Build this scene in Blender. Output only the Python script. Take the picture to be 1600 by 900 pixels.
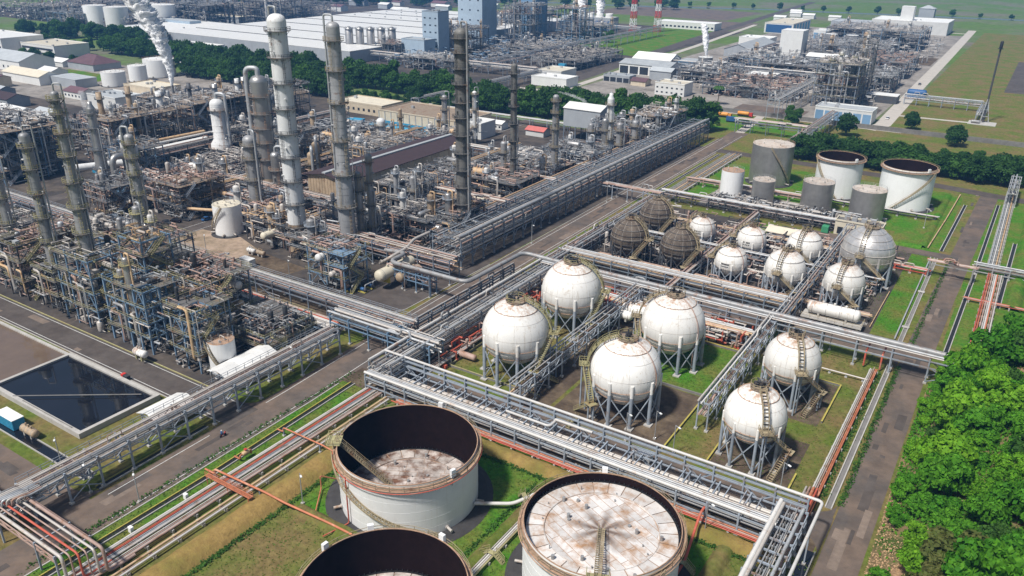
import bpy, math, random
import numpy as np
from mathutils import Vector, Matrix

for o in list(bpy.data.objects):
    bpy.data.objects.remove(o)
scene = bpy.context.scene
COL = scene.collection
R = math.radians

# ------------------------------------------------------------------ camera, sky, sun, exposure
CAM_H = 100.0
cam_d = bpy.data.cameras.new('camera')
cam = bpy.data.objects.new('camera', cam_d)
COL.objects.link(cam)
cam_d.sensor_width = 36.0
cam_d.lens = 1249.0 / 1600.0 * 36.0
cam_d.clip_start = 1.0
cam_d.clip_end = 9000.0
_th, _yaw, _roll = R(23.579), R(-32.698), R(0.6485)
_d = Vector((math.sin(_yaw) * math.cos(_th), math.cos(_yaw) * math.cos(_th), -math.sin(_th)))
_r = Vector((math.cos(_yaw), -math.sin(_yaw), 0))
_u = _r.cross(_d)
_r2 = math.cos(_roll) * _r + math.sin(_roll) * _u
_u2 = -math.sin(_roll) * _r + math.cos(_roll) * _u
cam.matrix_world = Matrix(((_r2.x, _u2.x, -_d.x, 0), (_r2.y, _u2.y, -_d.y, 0), (_r2.z, _u2.z, -_d.z, CAM_H), (0, 0, 0, 1)))
scene.camera = cam

SUN_EL, SUN_AZ = 57.0, 196.0     # azimuth: degrees clockwise from +Y (plant north) towards +X
world = bpy.data.worlds.new('World')
scene.world = world
world.use_nodes = True
wn = world.node_tree.nodes
wn.clear()
sky = wn.new('ShaderNodeTexSky')
sky.sky_type = 'NISHITA'
sky.sun_disc = False
sky.sun_elevation = R(SUN_EL)
sky.sun_rotation = R(SUN_AZ)
sky.air_density = 1.2
sky.dust_density = 2.0
bg = wn.new('ShaderNodeBackground')
bg.inputs['Strength'].default_value = 0.075
wo = wn.new('ShaderNodeOutputWorld')
world.node_tree.links.new(sky.outputs[0], bg.inputs[0])
world.node_tree.links.new(bg.outputs[0], wo.inputs[0])

sun_d = bpy.data.lights.new('sun', 'SUN')
sun_d.energy = 4.6
sun_d.angle = R(5.0)
sun_d.color = (1.0, 0.965, 0.91)
sun = bpy.data.objects.new('sun', sun_d)
COL.objects.link(sun)
_sd = Vector((math.sin(R(SUN_AZ)) * math.cos(R(SUN_EL)), math.cos(R(SUN_AZ)) * math.cos(R(SUN_EL)), math.sin(R(SUN_EL))))
sun.rotation_euler = _sd.to_track_quat('Z', 'Y').to_euler()
sun.location = (0, 0, 200)

scene.view_settings.view_transform = 'Standard'
scene.view_settings.look = 'None'
scene.view_settings.exposure = 0.08
scene.view_settings.gamma = 1.0
scene.view_settings.use_curve_mapping = False
scene.render.engine = 'CYCLES'
scene.cycles.use_denoising = True
scene.cycles.max_bounces = 14
scene.cycles.diffuse_bounces = 2
scene.cycles.glossy_bounces = 2
scene.cycles.transmission_bounces = 2
scene.cycles.volume_bounces = 14
scene.cycles.transparent_max_bounces = 6
scene.cycles.caustics_reflective = False
scene.cycles.caustics_refractive = False

# ------------------------------------------------------------------ materials
MATS = {}


def mat(name, col, rough=0.6, metal=0.0, var=0.18, scale=0.5, rust=0.0, rcol=(0.2, 0.095, 0.05), streak=0.0, scol=(0.12, 0.09, 0.07),
        bump=0.0, bscale=3.0, toprust=False, star=None, orand=0.12, spec=0.4, col2=None, c2=0.5, c2scale=0.05, plates=None):
    m = bpy.data.materials.new(name)
    m.use_nodes = True
    nt = m.node_tree
    N, L = nt.nodes, nt.links
    b = N['Principled BSDF']
    b.inputs['Roughness'].default_value = rough
    b.inputs['Metallic'].default_value = metal
    b.inputs['Specular IOR Level'].default_value = spec
    geo = N.new('ShaderNodeNewGeometry')
    pos = geo.outputs['Position']

    def noise(sc, det=4.0, ro=0.6, vec=None):
        n = N.new('ShaderNodeTexNoise')
        n.inputs['Scale'].default_value = sc
        n.inputs['Detail'].default_value = det
        n.inputs['Roughness'].default_value = ro
        L.new(vec or pos, n.inputs['Vector'])
        return n.outputs[0]

    def ramp(src, lo, hi):
        r = N.new('ShaderNodeMapRange')
        r.inputs['From Min'].default_value = lo
        r.inputs['From Max'].default_value = hi
        L.new(src, r.inputs['Value'])
        return r.outputs[0]

    def mix(fac, a, c):
        x = N.new('ShaderNodeMix')
        x.data_type = 'RGBA'
        if isinstance(fac, float):
            x.inputs['Factor'].default_value = fac
        else:
            L.new(fac, x.inputs['Factor'])
        for s, v in (('A', a), ('B', c)):
            i = [k for k in x.inputs if k.name == s and k.type == 'RGBA'][0]
            if isinstance(v, tuple):
                i.default_value = (*v, 1)
            else:
                L.new(v, i)
        return [k for k in x.outputs if k.type == 'RGBA'][0]

    c = tuple(col)
    if col2:
        c = mix(ramp(noise(c2scale, 5.0, 0.62), c2 - 0.12, c2 + 0.12), c, tuple(col2))
    dark = N.new('ShaderNodeMix')
    f = ramp(noise(scale, 5.0, 0.65), 0.25, 0.75)
    hsv = N.new('ShaderNodeHueSaturation')
    if isinstance(c, tuple):
        hsv.inputs['Color'].default_value = (*c, 1)
    else:
        L.new(c, hsv.inputs['Color'])
    oi = N.new('ShaderNodeObjectInfo')
    ma = N.new('ShaderNodeMath')
    ma.operation = 'MULTIPLY_ADD'
    L.new(f, ma.inputs[0])
    ma.inputs[1].default_value = 2 * var
    mb_ = N.new('ShaderNodeMath')
    mb_.operation = 'MULTIPLY_ADD'
    L.new(oi.outputs['Random'], mb_.inputs[0])
    mb_.inputs[1].default_value = 2 * orand
    mb_.inputs[2].default_value = 1 - var - orand
    L.new(mb_.outputs[0], ma.inputs[2])
    L.new(ma.outputs[0], hsv.inputs['Value'])
    N.remove(dark)
    c = hsv.outputs[0]
    if plates:
        br = N.new('ShaderNodeTexBrick')
        br.inputs['Scale'].default_value = 1.0
        br.inputs['Color1'].default_value = (1, 1, 1, 1)
        br.inputs['Color2'].default_value = (.88, .88, .88, 1)
        br.inputs['Mortar'].default_value = (.6, .55, .5, 1)
        br.inputs['Mortar Size'].default_value = plates[2]
        br.inputs['Brick Width'].default_value = plates[0]
        br.inputs['Row Height'].default_value = plates[1]
        tc = N.new('ShaderNodeTexCoord')
        L.new(tc.outputs['UV'], br.inputs['Vector'])
        x = N.new('ShaderNodeMix')
        x.data_type = 'RGBA'
        x.blend_type = 'MULTIPLY'
        x.inputs['Factor'].default_value = 1.0
        ins = [k for k in x.inputs if k.type == 'RGBA']
        L.new(c, ins[0])
        L.new(br.outputs[0], ins[1])
        c = [k for k in x.outputs if k.type == 'RGBA'][0]
    if rust:
        c = mix(ramp(noise(0.35, 6.0, 0.75), 0.62 - rust * 0.3, 0.74 - rust * 0.2), c, tuple(rcol))
    if streak:
        mp = N.new('ShaderNodeMapping')
        mp.inputs['Scale'].default_value = (1, 1, 0.06)
        L.new(pos, mp.inputs['Vector'])
        s = ramp(noise(1.6, 4.0, 0.6, mp.outputs[0]), 0.55, 0.8)
        ms = N.new('ShaderNodeMath')
        ms.operation = 'MULTIPLY'
        L.new(s, ms.inputs[0])
        ms.inputs[1].default_value = streak
        c = mix(ms.outputs[0], c, tuple(scol))
    if toprust or star:
        tc = N.new('ShaderNodeTexCoord')
        sx = N.new('ShaderNodeSeparateXYZ')
        if toprust:
            nv = N.new('ShaderNodeVectorMath')
            nv.operation = 'NORMALIZE'
            L.new(tc.outputs['Object'], nv.inputs[0])
            L.new(nv.outputs[0], sx.inputs[0])
            mp2 = N.new('ShaderNodeMapping')
            mp2.inputs['Scale'].default_value = (1, 1, .12)
            L.new(tc.outputs['Object'], mp2.inputs['Vector'])
            a_ = ramp(sx.outputs[2], .66, .96)
            n_ = ramp(noise(1.1, 5.0, .7, mp2.outputs[0]), .42, .62)
            mm_ = N.new('ShaderNodeMath')
            mm_.operation = 'MULTIPLY'
            L.new(a_, mm_.inputs[0])
            L.new(n_, mm_.inputs[1])
            c = mix(mm_.outputs[0], c, (.36, .20, .11))
        else:
            vm = N.new('ShaderNodeVectorMath')
            vm.operation = 'SUBTRACT'
            L.new(pos, vm.inputs[0])
            vm.inputs[1].default_value = star
            L.new(vm.outputs[0], sx.inputs[0])
            at = N.new('ShaderNodeMath')
            at.operation = 'ARCTAN2'
            L.new(sx.outputs[1], at.inputs[0])
            L.new(sx.outputs[0], at.inputs[1])
            k8 = N.new('ShaderNodeMath')
            k8.operation = 'MULTIPLY'
            L.new(at.outputs[0], k8.inputs[0])
            k8.inputs[1].default_value = 8.0
            sn = N.new('ShaderNodeMath')
            sn.operation = 'SINE'
            L.new(k8.outputs[0], sn.inputs[0])
            ln = N.new('ShaderNodeVectorMath')
            ln.operation = 'LENGTH'
            L.new(vm.outputs[0], ln.inputs[0])
            e_ = N.new('ShaderNodeMath')
            e_.operation = 'MULTIPLY_ADD'
            L.new(sn.outputs[0], e_.inputs[0])
            e_.inputs[1].default_value = 1.5
            e_.inputs[2].default_value = 5.0
            nn_ = N.new('ShaderNodeMath')
            nn_.operation = 'MULTIPLY_ADD'
            L.new(noise(.7, 4.0, .6), nn_.inputs[0])
            nn_.inputs[1].default_value = 3.0
            L.new(ln.outputs['Value'], nn_.inputs[2])
            df = N.new('ShaderNodeMath')
            df.operation = 'SUBTRACT'
            L.new(e_.outputs[0], df.inputs[0])
            L.new(nn_.outputs[0], df.inputs[1])
            c = mix(ramp(df.outputs[0], -2.0, 3.0), c, (.20, .145, .115))
    L.new(c, b.inputs['Base Color'])
    if bump:
        bp = N.new('ShaderNodeBump')
        bp.inputs['Strength'].default_value = 1.0
        bp.inputs['Distance'].default_value = bump
        L.new(noise(bscale, 5.0, 0.7), bp.inputs['Height'])
        L.new(bp.outputs[0], b.inputs['Normal'])
    MATS[name] = m
    return m


mat('white_paint', (.80, .80, .79), .5, var=.05, scale=.3, streak=.3, scol=(.52, .46, .40))
mat('sphere_white', (.78, .76, .72), .45, var=.07, scale=.25, streak=.75, scol=(.44, .37, .29), rust=.14, rcol=(.50, .42, .33), toprust=True)
mat('sphere_brown', (.125, .098, .075), .75, var=.3, scale=.3, rust=.5, rcol=(.05, .036, .028), streak=.8, scol=(.05, .04, .035))
mat('silver', (.40, .39, .38), .42, .7, var=.2, scale=.3, streak=.3, scol=(.25, .22, .2))
mat('silver_plate', (.60, .58, .56), .36, .55, var=.25, scale=.6, streak=.2)
mat('galv', (.42, .43, .44), .5, .3, var=.22, scale=.5, rust=.22, rcol=(.26, .16, .10))
mat('pipe_pale', (.50, .46, .42), .5, .1, var=.15, scale=.4, rust=.22, rcol=(.33, .22, .15))
mat('pipe_pink', (.40, .28, .235), .6, 0, var=.2, scale=.5, rust=.4, rcol=(.28, .15, .09))
mat('pipe_tan', (.55, .38, .22), .6, 0, var=.2, scale=.5, rust=.3, rcol=(.33, .17, .08))
mat('pipe_grey', (.30, .30, .30), .5, .2, var=.25, scale=.5, rust=.32)
mat('pipe_red', (.48, .10, .06), .55, 0, var=.2, scale=.5, rust=.25, rcol=(.50, .24, .17))
mat('pipe_orange', (.46, .16, .08), .55, 0, var=.2, scale=.5, rust=.25, rcol=(.6, .34, .24))
mat('pipe_white', (.60, .58, .55), .45, 0, var=.1, scale=.5, rust=.1, rcol=(.45, .3, .2))
mat('steel', (.185, .225, .275), .55, .1, var=.25, scale=.5, rust=.34, rcol=(.17, .105, .07))
mat('steel_blue', (.17, .265, .38), .55, .1, var=.2, scale=.5, rust=.12, rcol=(.2, .13, .09))
mat('steel_dark', (.07, .075, .085), .6, .1, var=.3, scale=.5, rust=.3, rcol=(.13, .08, .05))
mat('steel_pale', (.31, .35, .40), .55, .1, var=.18, scale=.5, rust=.2, rcol=(.27, .17, .11))
mat('deck', (.13, .125, .12), .8, 0, var=.3, scale=.8, rust=.3, rcol=(.2, .13, .08))
mat('deck_tan', (.26, .20, .145), .8, 0, var=.3, scale=.8, rust=.3)
mat('yellow', (.34, .31, .16), .6, 0, var=.25, scale=1, rust=.3, rcol=(.3, .2, .1))
mat('yellow_bright', (.62, .50, .06), .6, 0, var=.2, scale=1, rust=.1)
mat('stair_tan', (.33, .27, .17), .7, 0, var=.3, scale=1, rust=.3)
mat('tower_grey', (.33, .33, .335), .5, .3, var=.25, scale=.35, rust=.12, streak=.6, scol=(.14, .12, .10))
mat('tower_white', (.68, .68, .67), .5, 0, var=.12, scale=.3, rust=.10, streak=.5, scol=(.3, .24, .2))
mat('tower_dark', (.15, .145, .135), .6, .1, var=.35, scale=.4, rust=.25, rcol=(.1, .07, .05), streak=.5)
mat('tower_tan', (.40, .30, .20), .6, 0, var=.25, scale=.4, rust=.25, streak=.6)
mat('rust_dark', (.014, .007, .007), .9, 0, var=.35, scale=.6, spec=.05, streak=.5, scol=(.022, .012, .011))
mat('rust_rim', (.42, .27, .18), .75, 0, var=.3, scale=1.2, rust=.25, rcol=(.25, .13, .08))
mat('concrete', (.42, .40, .37), .85, 0, var=.2, scale=.4, streak=.3, bump=.01)
mat('concrete_dark', (.20, .19, .18), .85, 0, var=.25, scale=.4, streak=.3)
mat('roof_white', (.74, .73, .70), .5, 0, var=.1, scale=.3, streak=.2)
mat('roof_cream', (.62, .56, .44), .6, 0, var=.12, scale=.3, rust=.08)
mat('roof_grey', (.40, .42, .43), .6, 0, var=.15, scale=.2)
mat('roof_brown', (.045, .028, .032), .9, 0, var=.2, scale=.4)
mat('roof_maroon', (.13, .07, .08), .8, 0, var=.2, scale=.3)
mat('roof_red', (.50, .14, .12), .7, 0, var=.15, scale=.4)
mat('wall_white', (.66, .66, .64), .7, 0, var=.08, scale=.2, streak=.3, scol=(.35, .33, .3))
mat('wall_cream', (.56, .48, .36), .7, 0, var=.15, scale=.3, streak=.8, scol=(.30, .17, .09))
mat('wall_grey', (.33, .35, .37), .7, 0, var=.12, scale=.2, streak=.3)
mat('wall_blue', (.16, .28, .42), .6, 0, var=.12, scale=.2, streak=.2)
mat('cladding_blue', (.36, .45, .54), .6, 0, var=.1, scale=.2, streak=.25)
mat('window_dark', (.03, .035, .045), .25, 0, var=.2, scale=.5, orand=.2)
mat('blue_paint', (.05, .30, .48), .5, 0, var=.15, scale=.5, orand=.1)
mat('blue_dark', (.03, .10, .25), .5, 0, var=.15, scale=.5)
mat('green_paint', (.06, .28, .14), .5, 0, var=.15, scale=.5)
mat('red_paint', (.55, .05, .04), .5, 0, var=.15, scale=.5)
mat('orange_paint', (.68, .28, .05), .5, 0, var=.15, scale=.5)
mat('black', (.02, .02, .022), .5, 0, var=.2, scale=.5)
mat('machine', (.045, .047, .052), .6, .1, var=.4, scale=.8, rust=.3, rcol=(.16, .1, .06))
mat('lamp_white', (.8, .8, .78), .4, 0, var=.05)

# ------------------------------------------------------------------ mesh collector


PENT = [(math.cos(2 * math.pi * i / 5), math.sin(2 * math.pi * i / 5)) for i in range(5)]


class MB:
    def __init__(s):
        s.v, s.f, s.s = [], [], []
        s.uv = None

    def add(s, vs, fs, sm=False):
        o = len(s.v)
        s.v.extend(vs)
        s.f.extend([tuple(i + o for i in f) for f in fs])
        s.s.extend([sm] * len(fs))

    def box(s, x0, y0, z0, x1, y1, z1):
        s.add([(x0, y0, z0), (x1, y0, z0), (x1, y1, z0), (x0, y1, z0), (x0, y0, z1), (x1, y0, z1), (x1, y1, z1), (x0, y1, z1)],
              [(3, 2, 1, 0), (4, 5, 6, 7), (0, 1, 5, 4), (1, 2, 6, 5), (2, 3, 7, 6), (3, 0, 4, 7)])

    def cbox(s, c, d, rz=0.0):
        ca, sa = math.cos(rz), math.sin(rz)
        vs = []
        for z in (-.5, .5):
            for x, y in ((-.5, -.5), (.5, -.5), (.5, .5), (-.5, .5)):
                X, Y = x * d[0], y * d[1]
                vs.append((c[0] + X * ca - Y * sa, c[1] + X * sa + Y * ca, c[2] + z * d[2]))
        s.add(vs, [(3, 2, 1, 0), (4, 5, 6, 7), (0, 1, 5, 4), (1, 2, 6, 5), (2, 3, 7, 6), (3, 0, 4, 7)])

    def bar(s, p, q, w, h=None):
        h = h or w
        p, q = Vector(p), Vector(q)
        d = (q - p)
        if d.length < 1e-6:
            return
        d.normalize()
        a = d.cross(Vector((0, 0, 1)))
        if a.length < 1e-3:
            a = Vector((1, 0, 0))
        a.normalize()
        b = a.cross(d)
        a *= w / 2
        b *= h / 2
        vs = [tuple(e + i * a + j * b) for e in (p, q) for i, j in ((-1, -1), (1, -1), (1, 1), (-1, 1))]
        s.add(vs, [(0, 1, 5, 4), (1, 2, 6, 5), (2, 3, 7, 6), (3, 0, 4, 7), (3, 2, 1, 0), (4, 5, 6, 7)])

    def tube(s, pts, r, n=6, caps=True, r2=None):
        pts = [Vector(p) for p in pts]
        m = len(pts)
        if m < 2:
            return
        tans = []
        for i in range(m):
            a = (pts[i] - pts[i - 1]).normalized() if i > 0 else None
            b = (pts[i + 1] - pts[i]).normalized() if i < m - 1 else None
            tans.append((a, b))
        t0 = tans[0][1]
        ref = Vector((0, 0, 1)) if abs(t0.z) < .9 else Vector((1, 0, 0))
        u = t0.cross(ref).normalized()
        vs, rings = [], []
        prev = t0
        for i in range(m):
            a, b = tans[i]
            if a is None:
                t, k = b, 1.0
            elif b is None:
                t, k = a, 1.0
            else:
                t = (a + b)
                if t.length < 1e-4:
                    t = a.copy()
                t.normalize()
                k = 1.0
            ax = prev.cross(t)
            if ax.length > 1e-5:
                ang = prev.angle(t)
                u = Matrix.Rotation(ang, 3, ax.normalized()) @ u
            u = (u - t * u.dot(t)).normalized()
            w = t.cross(u)
            rr = r if r2 is None else r + (r2 - r) * i / (m - 1)
            stretch = None
            if a is not None and b is not None:
                cs = max(.35, math.sqrt(max(0, (1 + a.dot(b)) / 2)))
                bis = (b - a)
                if bis.length > 1e-4:
                    stretch = (bis.normalized(), 1 / cs - 1)
            for j in range(n):
                g = 2 * math.pi * j / n
                o = u * (math.cos(g) * rr) + w * (math.sin(g) * rr)
                if stretch:
                    o = o + stretch[0] * (o.dot(stretch[0]) * stretch[1])
                vs.append(tuple(pts[i] + o))
            prev = t
        fs = []
        for i in range(m - 1):
            for j in range(n):
                k = (j + 1) % n
                fs.append((i * n + j, i * n + k, (i + 1) * n + k, (i + 1) * n + j))
        s.add(vs, fs, True)
        if caps:
            s.add(vs[:n], [tuple(reversed(range(n)))])
            s.add(vs[-n:], [tuple(range(n))])

    def segs(s, pts, r):
        # fast axis-aligned pipe run, five sided
        o = len(s.v)
        for p, q in zip(pts[:-1], pts[1:]):
            d = q - p
            k = max(range(3), key=lambda i: abs(d[i]))
            e = r * .8 if d[k] > 0 else -r * .8
            a, b = [p[0], p[1], p[2]], [q[0], q[1], q[2]]
            a[k] -= e
            b[k] += e
            i, j = ((1, 2), (2, 0), (0, 1))[k]
            for w in (a, b):
                for c_, s_ in PENT:
                    t = list(w)
                    t[i] += c_ * r
                    t[j] += s_ * r
                    s.v.append(tuple(t))
            f = [(o + m, o + (m + 1) % 5, o + 5 + (m + 1) % 5, o + 5 + m) for m in range(5)]
            if d[k] < 0:
                f = [x[::-1] for x in f]
            s.f.extend(f)
            s.s.extend([True] * 5)
            o += 10

    def lathe(s, cx, cy, prof, n=24, sm=True, a0=0.0, a1=2 * math.pi):
        full = abs(a1 - a0 - 2 * math.pi) < 1e-6
        k = n if full else n + 1
        vs = []
        for r, z in prof:
            for j in range(k):
                g = a0 + (a1 - a0) * j / n
                vs.append((cx + r * math.cos(g), cy + r * math.sin(g), z))
        fs = []
        for i in range(len(prof) - 1):
            for j in range(n):
                q = (j + 1) % k
                fs.append((i * k + j, i * k + q, (i + 1) * k + q, (i + 1) * k + j))
        s.add(vs, fs, sm)

    def disc(s, cx, cy, z, r, n=24):
        s.add([(cx + r * math.cos(2 * math.pi * j / n), cy + r * math.sin(2 * math.pi * j / n), z) for j in range(n)], [tuple(range(n))])

    def ring(s, cx, cy, z, ri, ro, t=.12, n=32, a0=0.0, a1=2 * math.pi):
        s.lathe(cx, cy, [(ri, z), (ro, z), (ro, z + t), (ri, z + t), (ri, z)], n, False, a0, a1)

    def capsule(s, p, q, r, n=12, k=4, flat=.6):
        # horizontal or vertical drum with dished heads
        p, q = Vector(p), Vector(q)
        d = (q - p).normalized()
        ref = Vector((0, 0, 1)) if abs(d.z) < .9 else Vector((1, 0, 0))
        u = d.cross(ref).normalized()
        w = d.cross(u)
        prof = [(0.02, -r * flat)]
        for i in range(1, k + 1):
            a = math.pi / 2 * i / k
            prof.append((r * math.sin(a), -r * flat * math.cos(a)))
        L = (q - p).length
        prof2 = [(a, L - b) for a, b in reversed(prof)]
        allp = prof + prof2
        vs = []
        for rr, t in allp:
            c = p + d * t
            for j in range(n):
                g = 2 * math.pi * j / n
                vs.append(tuple(c + u * rr * math.cos(g) + w * rr * math.sin(g)))
        fs = []
        for i in range(len(allp) - 1):
            for j in range(n):
                q_ = (j + 1) % n
                fs.append((i * n + j, (i + 1) * n + j, (i + 1) * n + q_, i * n + q_))
        s.add(vs, fs, True)

    def rail(s, pts, h=1.1, post=2.0, t=.07, rails=(1.0, .5), closed=False):
        pts = [Vector(p) for p in pts]
        if closed:
            pts.append(pts[0])
        for a, b in zip(pts[:-1], pts[1:]):
            L = (b - a).length
            if L < .05:
                continue
            k = max(1, int(round(L / post)))
            for i in range(k):
                p = a + (b - a) * (i / k)
                s.bar(p, p + Vector((0, 0, h)), t)
            for f in rails:
                z = Vector((0, 0, h * f))
                s.bar(a + z, b + z, t)
        p = pts[-1]
        s.bar(p, p + Vector((0, 0, h)), t)

    def stair(s, p, q, w=1.0, step=.6, rail=True, t=.08):
        p, q = Vector(p), Vector(q)
        d = q - p
        hz = Vector((d.x, d.y, 0))
        if hz.length < 1e-3:
            hz = Vector((1, 0, 0))
        sd = Vector((-hz.y, hz.x, 0)).normalized() * (w / 2)
        for g in (-1, 1):
            s.bar(p + sd * g, q + sd * g, .1, .28)
        k = max(2, int(d.length / step))
        hn = hz.normalized() * .16
        for i in range(k + 1):
            c = p + d * (i / k)
            a, b = c - sd - hn, c - sd + hn
            e, f = c + sd + hn, c + sd - hn
            s.add([tuple(a), tuple(b), tuple(e), tuple(f)], [(0, 1, 2, 3)])
        if rail:
            for g in (-1, 1):
                up = Vector((0, 0, 1.05))
                s.bar(p + sd * g + up, q + sd * g + up, t)
                s.bar(p + sd * g + up * .5, q + sd * g + up * .5, t * .8)
                kk = max(1, int(d.length / 2.2))
                for i in range(kk + 1):
                    c = p + d * (i / kk) + sd * g
                    s.bar(c, c + up, t)

    def ladder(s, x, y, z0, z1, rot=0.0, cage=True, w=.5):
        ca, sa = math.cos(rot), math.sin(rot)
        for g in (-1, 1):
            X, Y = x - sa * g * w / 2, y + ca * g * w / 2
            s.bar((X, Y, z0), (X, Y, z1), .1)
        if cage:
            z = z0 + 2.2
            while z < z1:
                pts = [(x + ca * .1 + ca * .75 * math.sin(a) - sa * .42 * math.cos(a), y + sa * .1 + sa * .75 * math.sin(a) + ca * .42 * math.cos(a), z)
                       for a in np.linspace(0, math.pi, 5)]
                for a, b in zip(pts[:-1], pts[1:]):
                    s.bar(a, b, .07)
                z += 1.3


def bend(pts, rad, k=4):
    pts = [Vector(p) for p in pts]
    out = [pts[0]]
    for i in range(1, len(pts) - 1):
        a, b, c = pts[i - 1], pts[i], pts[i + 1]
        d1, d2 = (a - b), (c - b)
        rr = min(rad, d1.length * .49, d2.length * .49)
        d1.normalize()
        d2.normalize()
        if abs(d1.dot(d2)) > .999:
            out.append(b)
            continue
        p, q = b + d1 * rr, b + d2 * rr
        for j in range(k + 1):
            t = j / k
            out.append((1 - t) ** 2 * p + 2 * t * (1 - t) * b + t * t * q)
    out.append(pts[-1])
    return out


# ------------------------------------------------------------------ things and parts


def tag(o, label=None, cat=None, group=None, kind=None):
    if label:
        o['label'] = label
    if cat:
        o['category'] = cat
    if group:
        o['group'] = group
    if kind:
        o['kind'] = kind
    return o


def thing(name, label, cat, loc=(0, 0, 0), group=None, kind=None):
    o = bpy.data.objects.new(name, None)
    o.empty_display_size = .5
    COL.objects.link(o)
    o.location = (loc[0], loc[1], loc[2] if len(loc) > 2 else 0.0)
    return tag(o, label, cat, group, kind)


def mk_mesh(name, mb, m, loc=(0, 0, 0)):
    me = bpy.data.meshes.new(name)
    v = np.array(mb.v, dtype=np.float64).reshape(-1, 3) - np.array(loc)
    me.from_pydata(v.tolist(), [], mb.f)
    me.polygons.foreach_set('use_smooth', np.array(mb.s, dtype=bool))
    if mb.uv is not None:
        lay = me.uv_layers.new(name='uv')
        idx = np.empty(len(me.loops), dtype=np.int32)
        me.loops.foreach_get('vertex_index', idx)
        lay.data.foreach_set('uv', np.array(mb.uv, dtype=np.float32)[idx].ravel())
    for k in (m if isinstance(m, (list, tuple)) else [m]):
        me.materials.append(MATS[k] if isinstance(k, str) else k)
    me.update()
    return me


def wloc(o):
    v = Vector((0, 0, 0))
    while o is not None:
        v = v + o.location
        o = o.parent
    return v


def part(T, name, mb, m, kind=None, label=None):
    """mesh given in world coordinates, parented to T (no rotation anywhere on Empties built this way)"""
    if not mb.f:
        return None
    w = wloc(T) if T is not None else Vector((0, 0, 0))
    o = bpy.data.objects.new(name, mk_mesh(name, mb, m, tuple(w)))
    COL.objects.link(o)
    o.parent = T
    if kind:
        o['kind'] = kind
    if label:
        o['label'] = label
    return o


def solid(name, mb, m, label=None, cat=None, group=None, kind=None, loc=None):
    if loc is None:
        v = np.array(mb.v)
        loc = (float(v[:, 0].mean()), float(v[:, 1].mean()), float(v[:, 2].min()))
    o = bpy.data.objects.new(name, mk_mesh(name, mb, m, loc))
    COL.objects.link(o)
    o.location = loc
    return tag(o, label, cat, group, kind)


_unit = {}


def unit(kind, m):
    k = (kind, m)
    if k not in _unit:
        b = MB()
        if kind == 'box':
            b.cbox((0, 0, 0), (1, 1, 1))
        else:
            n = int(kind[3:])
            b.tube([(0, 0, -.5), (0, 0, .5)], 1.0, n)
        _unit[k] = mk_mesh(kind, b, m)
    return _unit[k]


def pbox(T, name, m, c, d, rz=0.0):
    o = bpy.data.objects.new(name, unit('box', m))
    COL.objects.link(o)
    o.parent = T
    o.location = Vector(c) - wloc(T)
    o.scale = d
    if rz:
        o.rotation_euler = (0, 0, rz)
    return o


def pbar(T, name, m, p, q, w, h=None):
    p, q = Vector(p), Vector(q)
    o = bpy.data.objects.new(name, unit('box', m))
    COL.objects.link(o)
    o.parent = T
    d = q - p
    o.location = (p + q) / 2 - wloc(T)
    o.scale = (w, h or w, d.length)
    o.rotation_euler = d.to_track_quat('Z', 'Y').to_euler()
    return o


def pcyl(T, name, m, p, q, r, n=8):
    p, q = Vector(p), Vector(q)
    o = bpy.data.objects.new(name, unit('cyl%d' % n, m))
    COL.objects.link(o)
    o.parent = T
    d = q - p
    o.location = (p + q) / 2 - wloc(T)
    o.scale = (r, r, d.length)
    o.rotation_euler = d.to_track_quat('Z', 'Y').to_euler()
    return o


def copy_tree(o, parent=None):
    c = o.copy()
    COL.objects.link(c)
    c.parent = parent
    for ch in list(o.children):
        copy_tree(ch, c)
    return c


def sheet(name, pts, z, m, kind='structure', T=None):
    b = MB()
    b.add([(p[0], p[1], z) for p in pts], [tuple(range(len(pts)))])
    a = sum(pts[i][0] * pts[(i + 1) % len(pts)][1] - pts[(i + 1) % len(pts)][0] * pts[i][1] for i in range(len(pts)))
    if a < 0:
        b.f = [tuple(reversed(f)) for f in b.f]
    if T is not None:
        return part(T, name, b, m)
    return solid(name, b, m, kind=kind)


def nth(k):
    return '%d%s' % (k, 'th' if 10 <= k % 100 <= 20 else {1: 'st', 2: 'nd', 3: 'rd'}.get(k % 10, 'th'))


def rect(x0, y0, x1, y1):
    return [(x0, y0), (x1, y0), (x1, y1), (x0, y1)]


def strip(name, pts, w, z, m, kind='structure', T=None):
    """a road-like sheet of width w along a polyline"""
    b = MB()
    pts = [Vector((p[0], p[1], 0)) for p in pts]
    vs = []
    for i, p in enumerate(pts):
        a = (p - pts[i - 1]).normalized() if i else None
        c = (pts[i + 1] - p).normalized() if i < len(pts) - 1 else None
        t = (a + c).normalized() if a and c else (a or c)
        nrm = Vector((-t.y, t.x, 0))
        k = 1.0
        if a and c:
            k = 1 / max(.3, math.sqrt((1 + a.dot(c)) / 2))
        for g in (1, -1):
            q = p + nrm * (g * w / 2 * k)
            vs.append((q.x, q.y, z))
    b.add(vs, [(2 * i, 2 * i + 1, 2 * i + 3, 2 * i + 2) for i in range(len(pts) - 1)])
    return part(T, name, b, m) if T is not None else solid(name, b, m, kind=kind)
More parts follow.
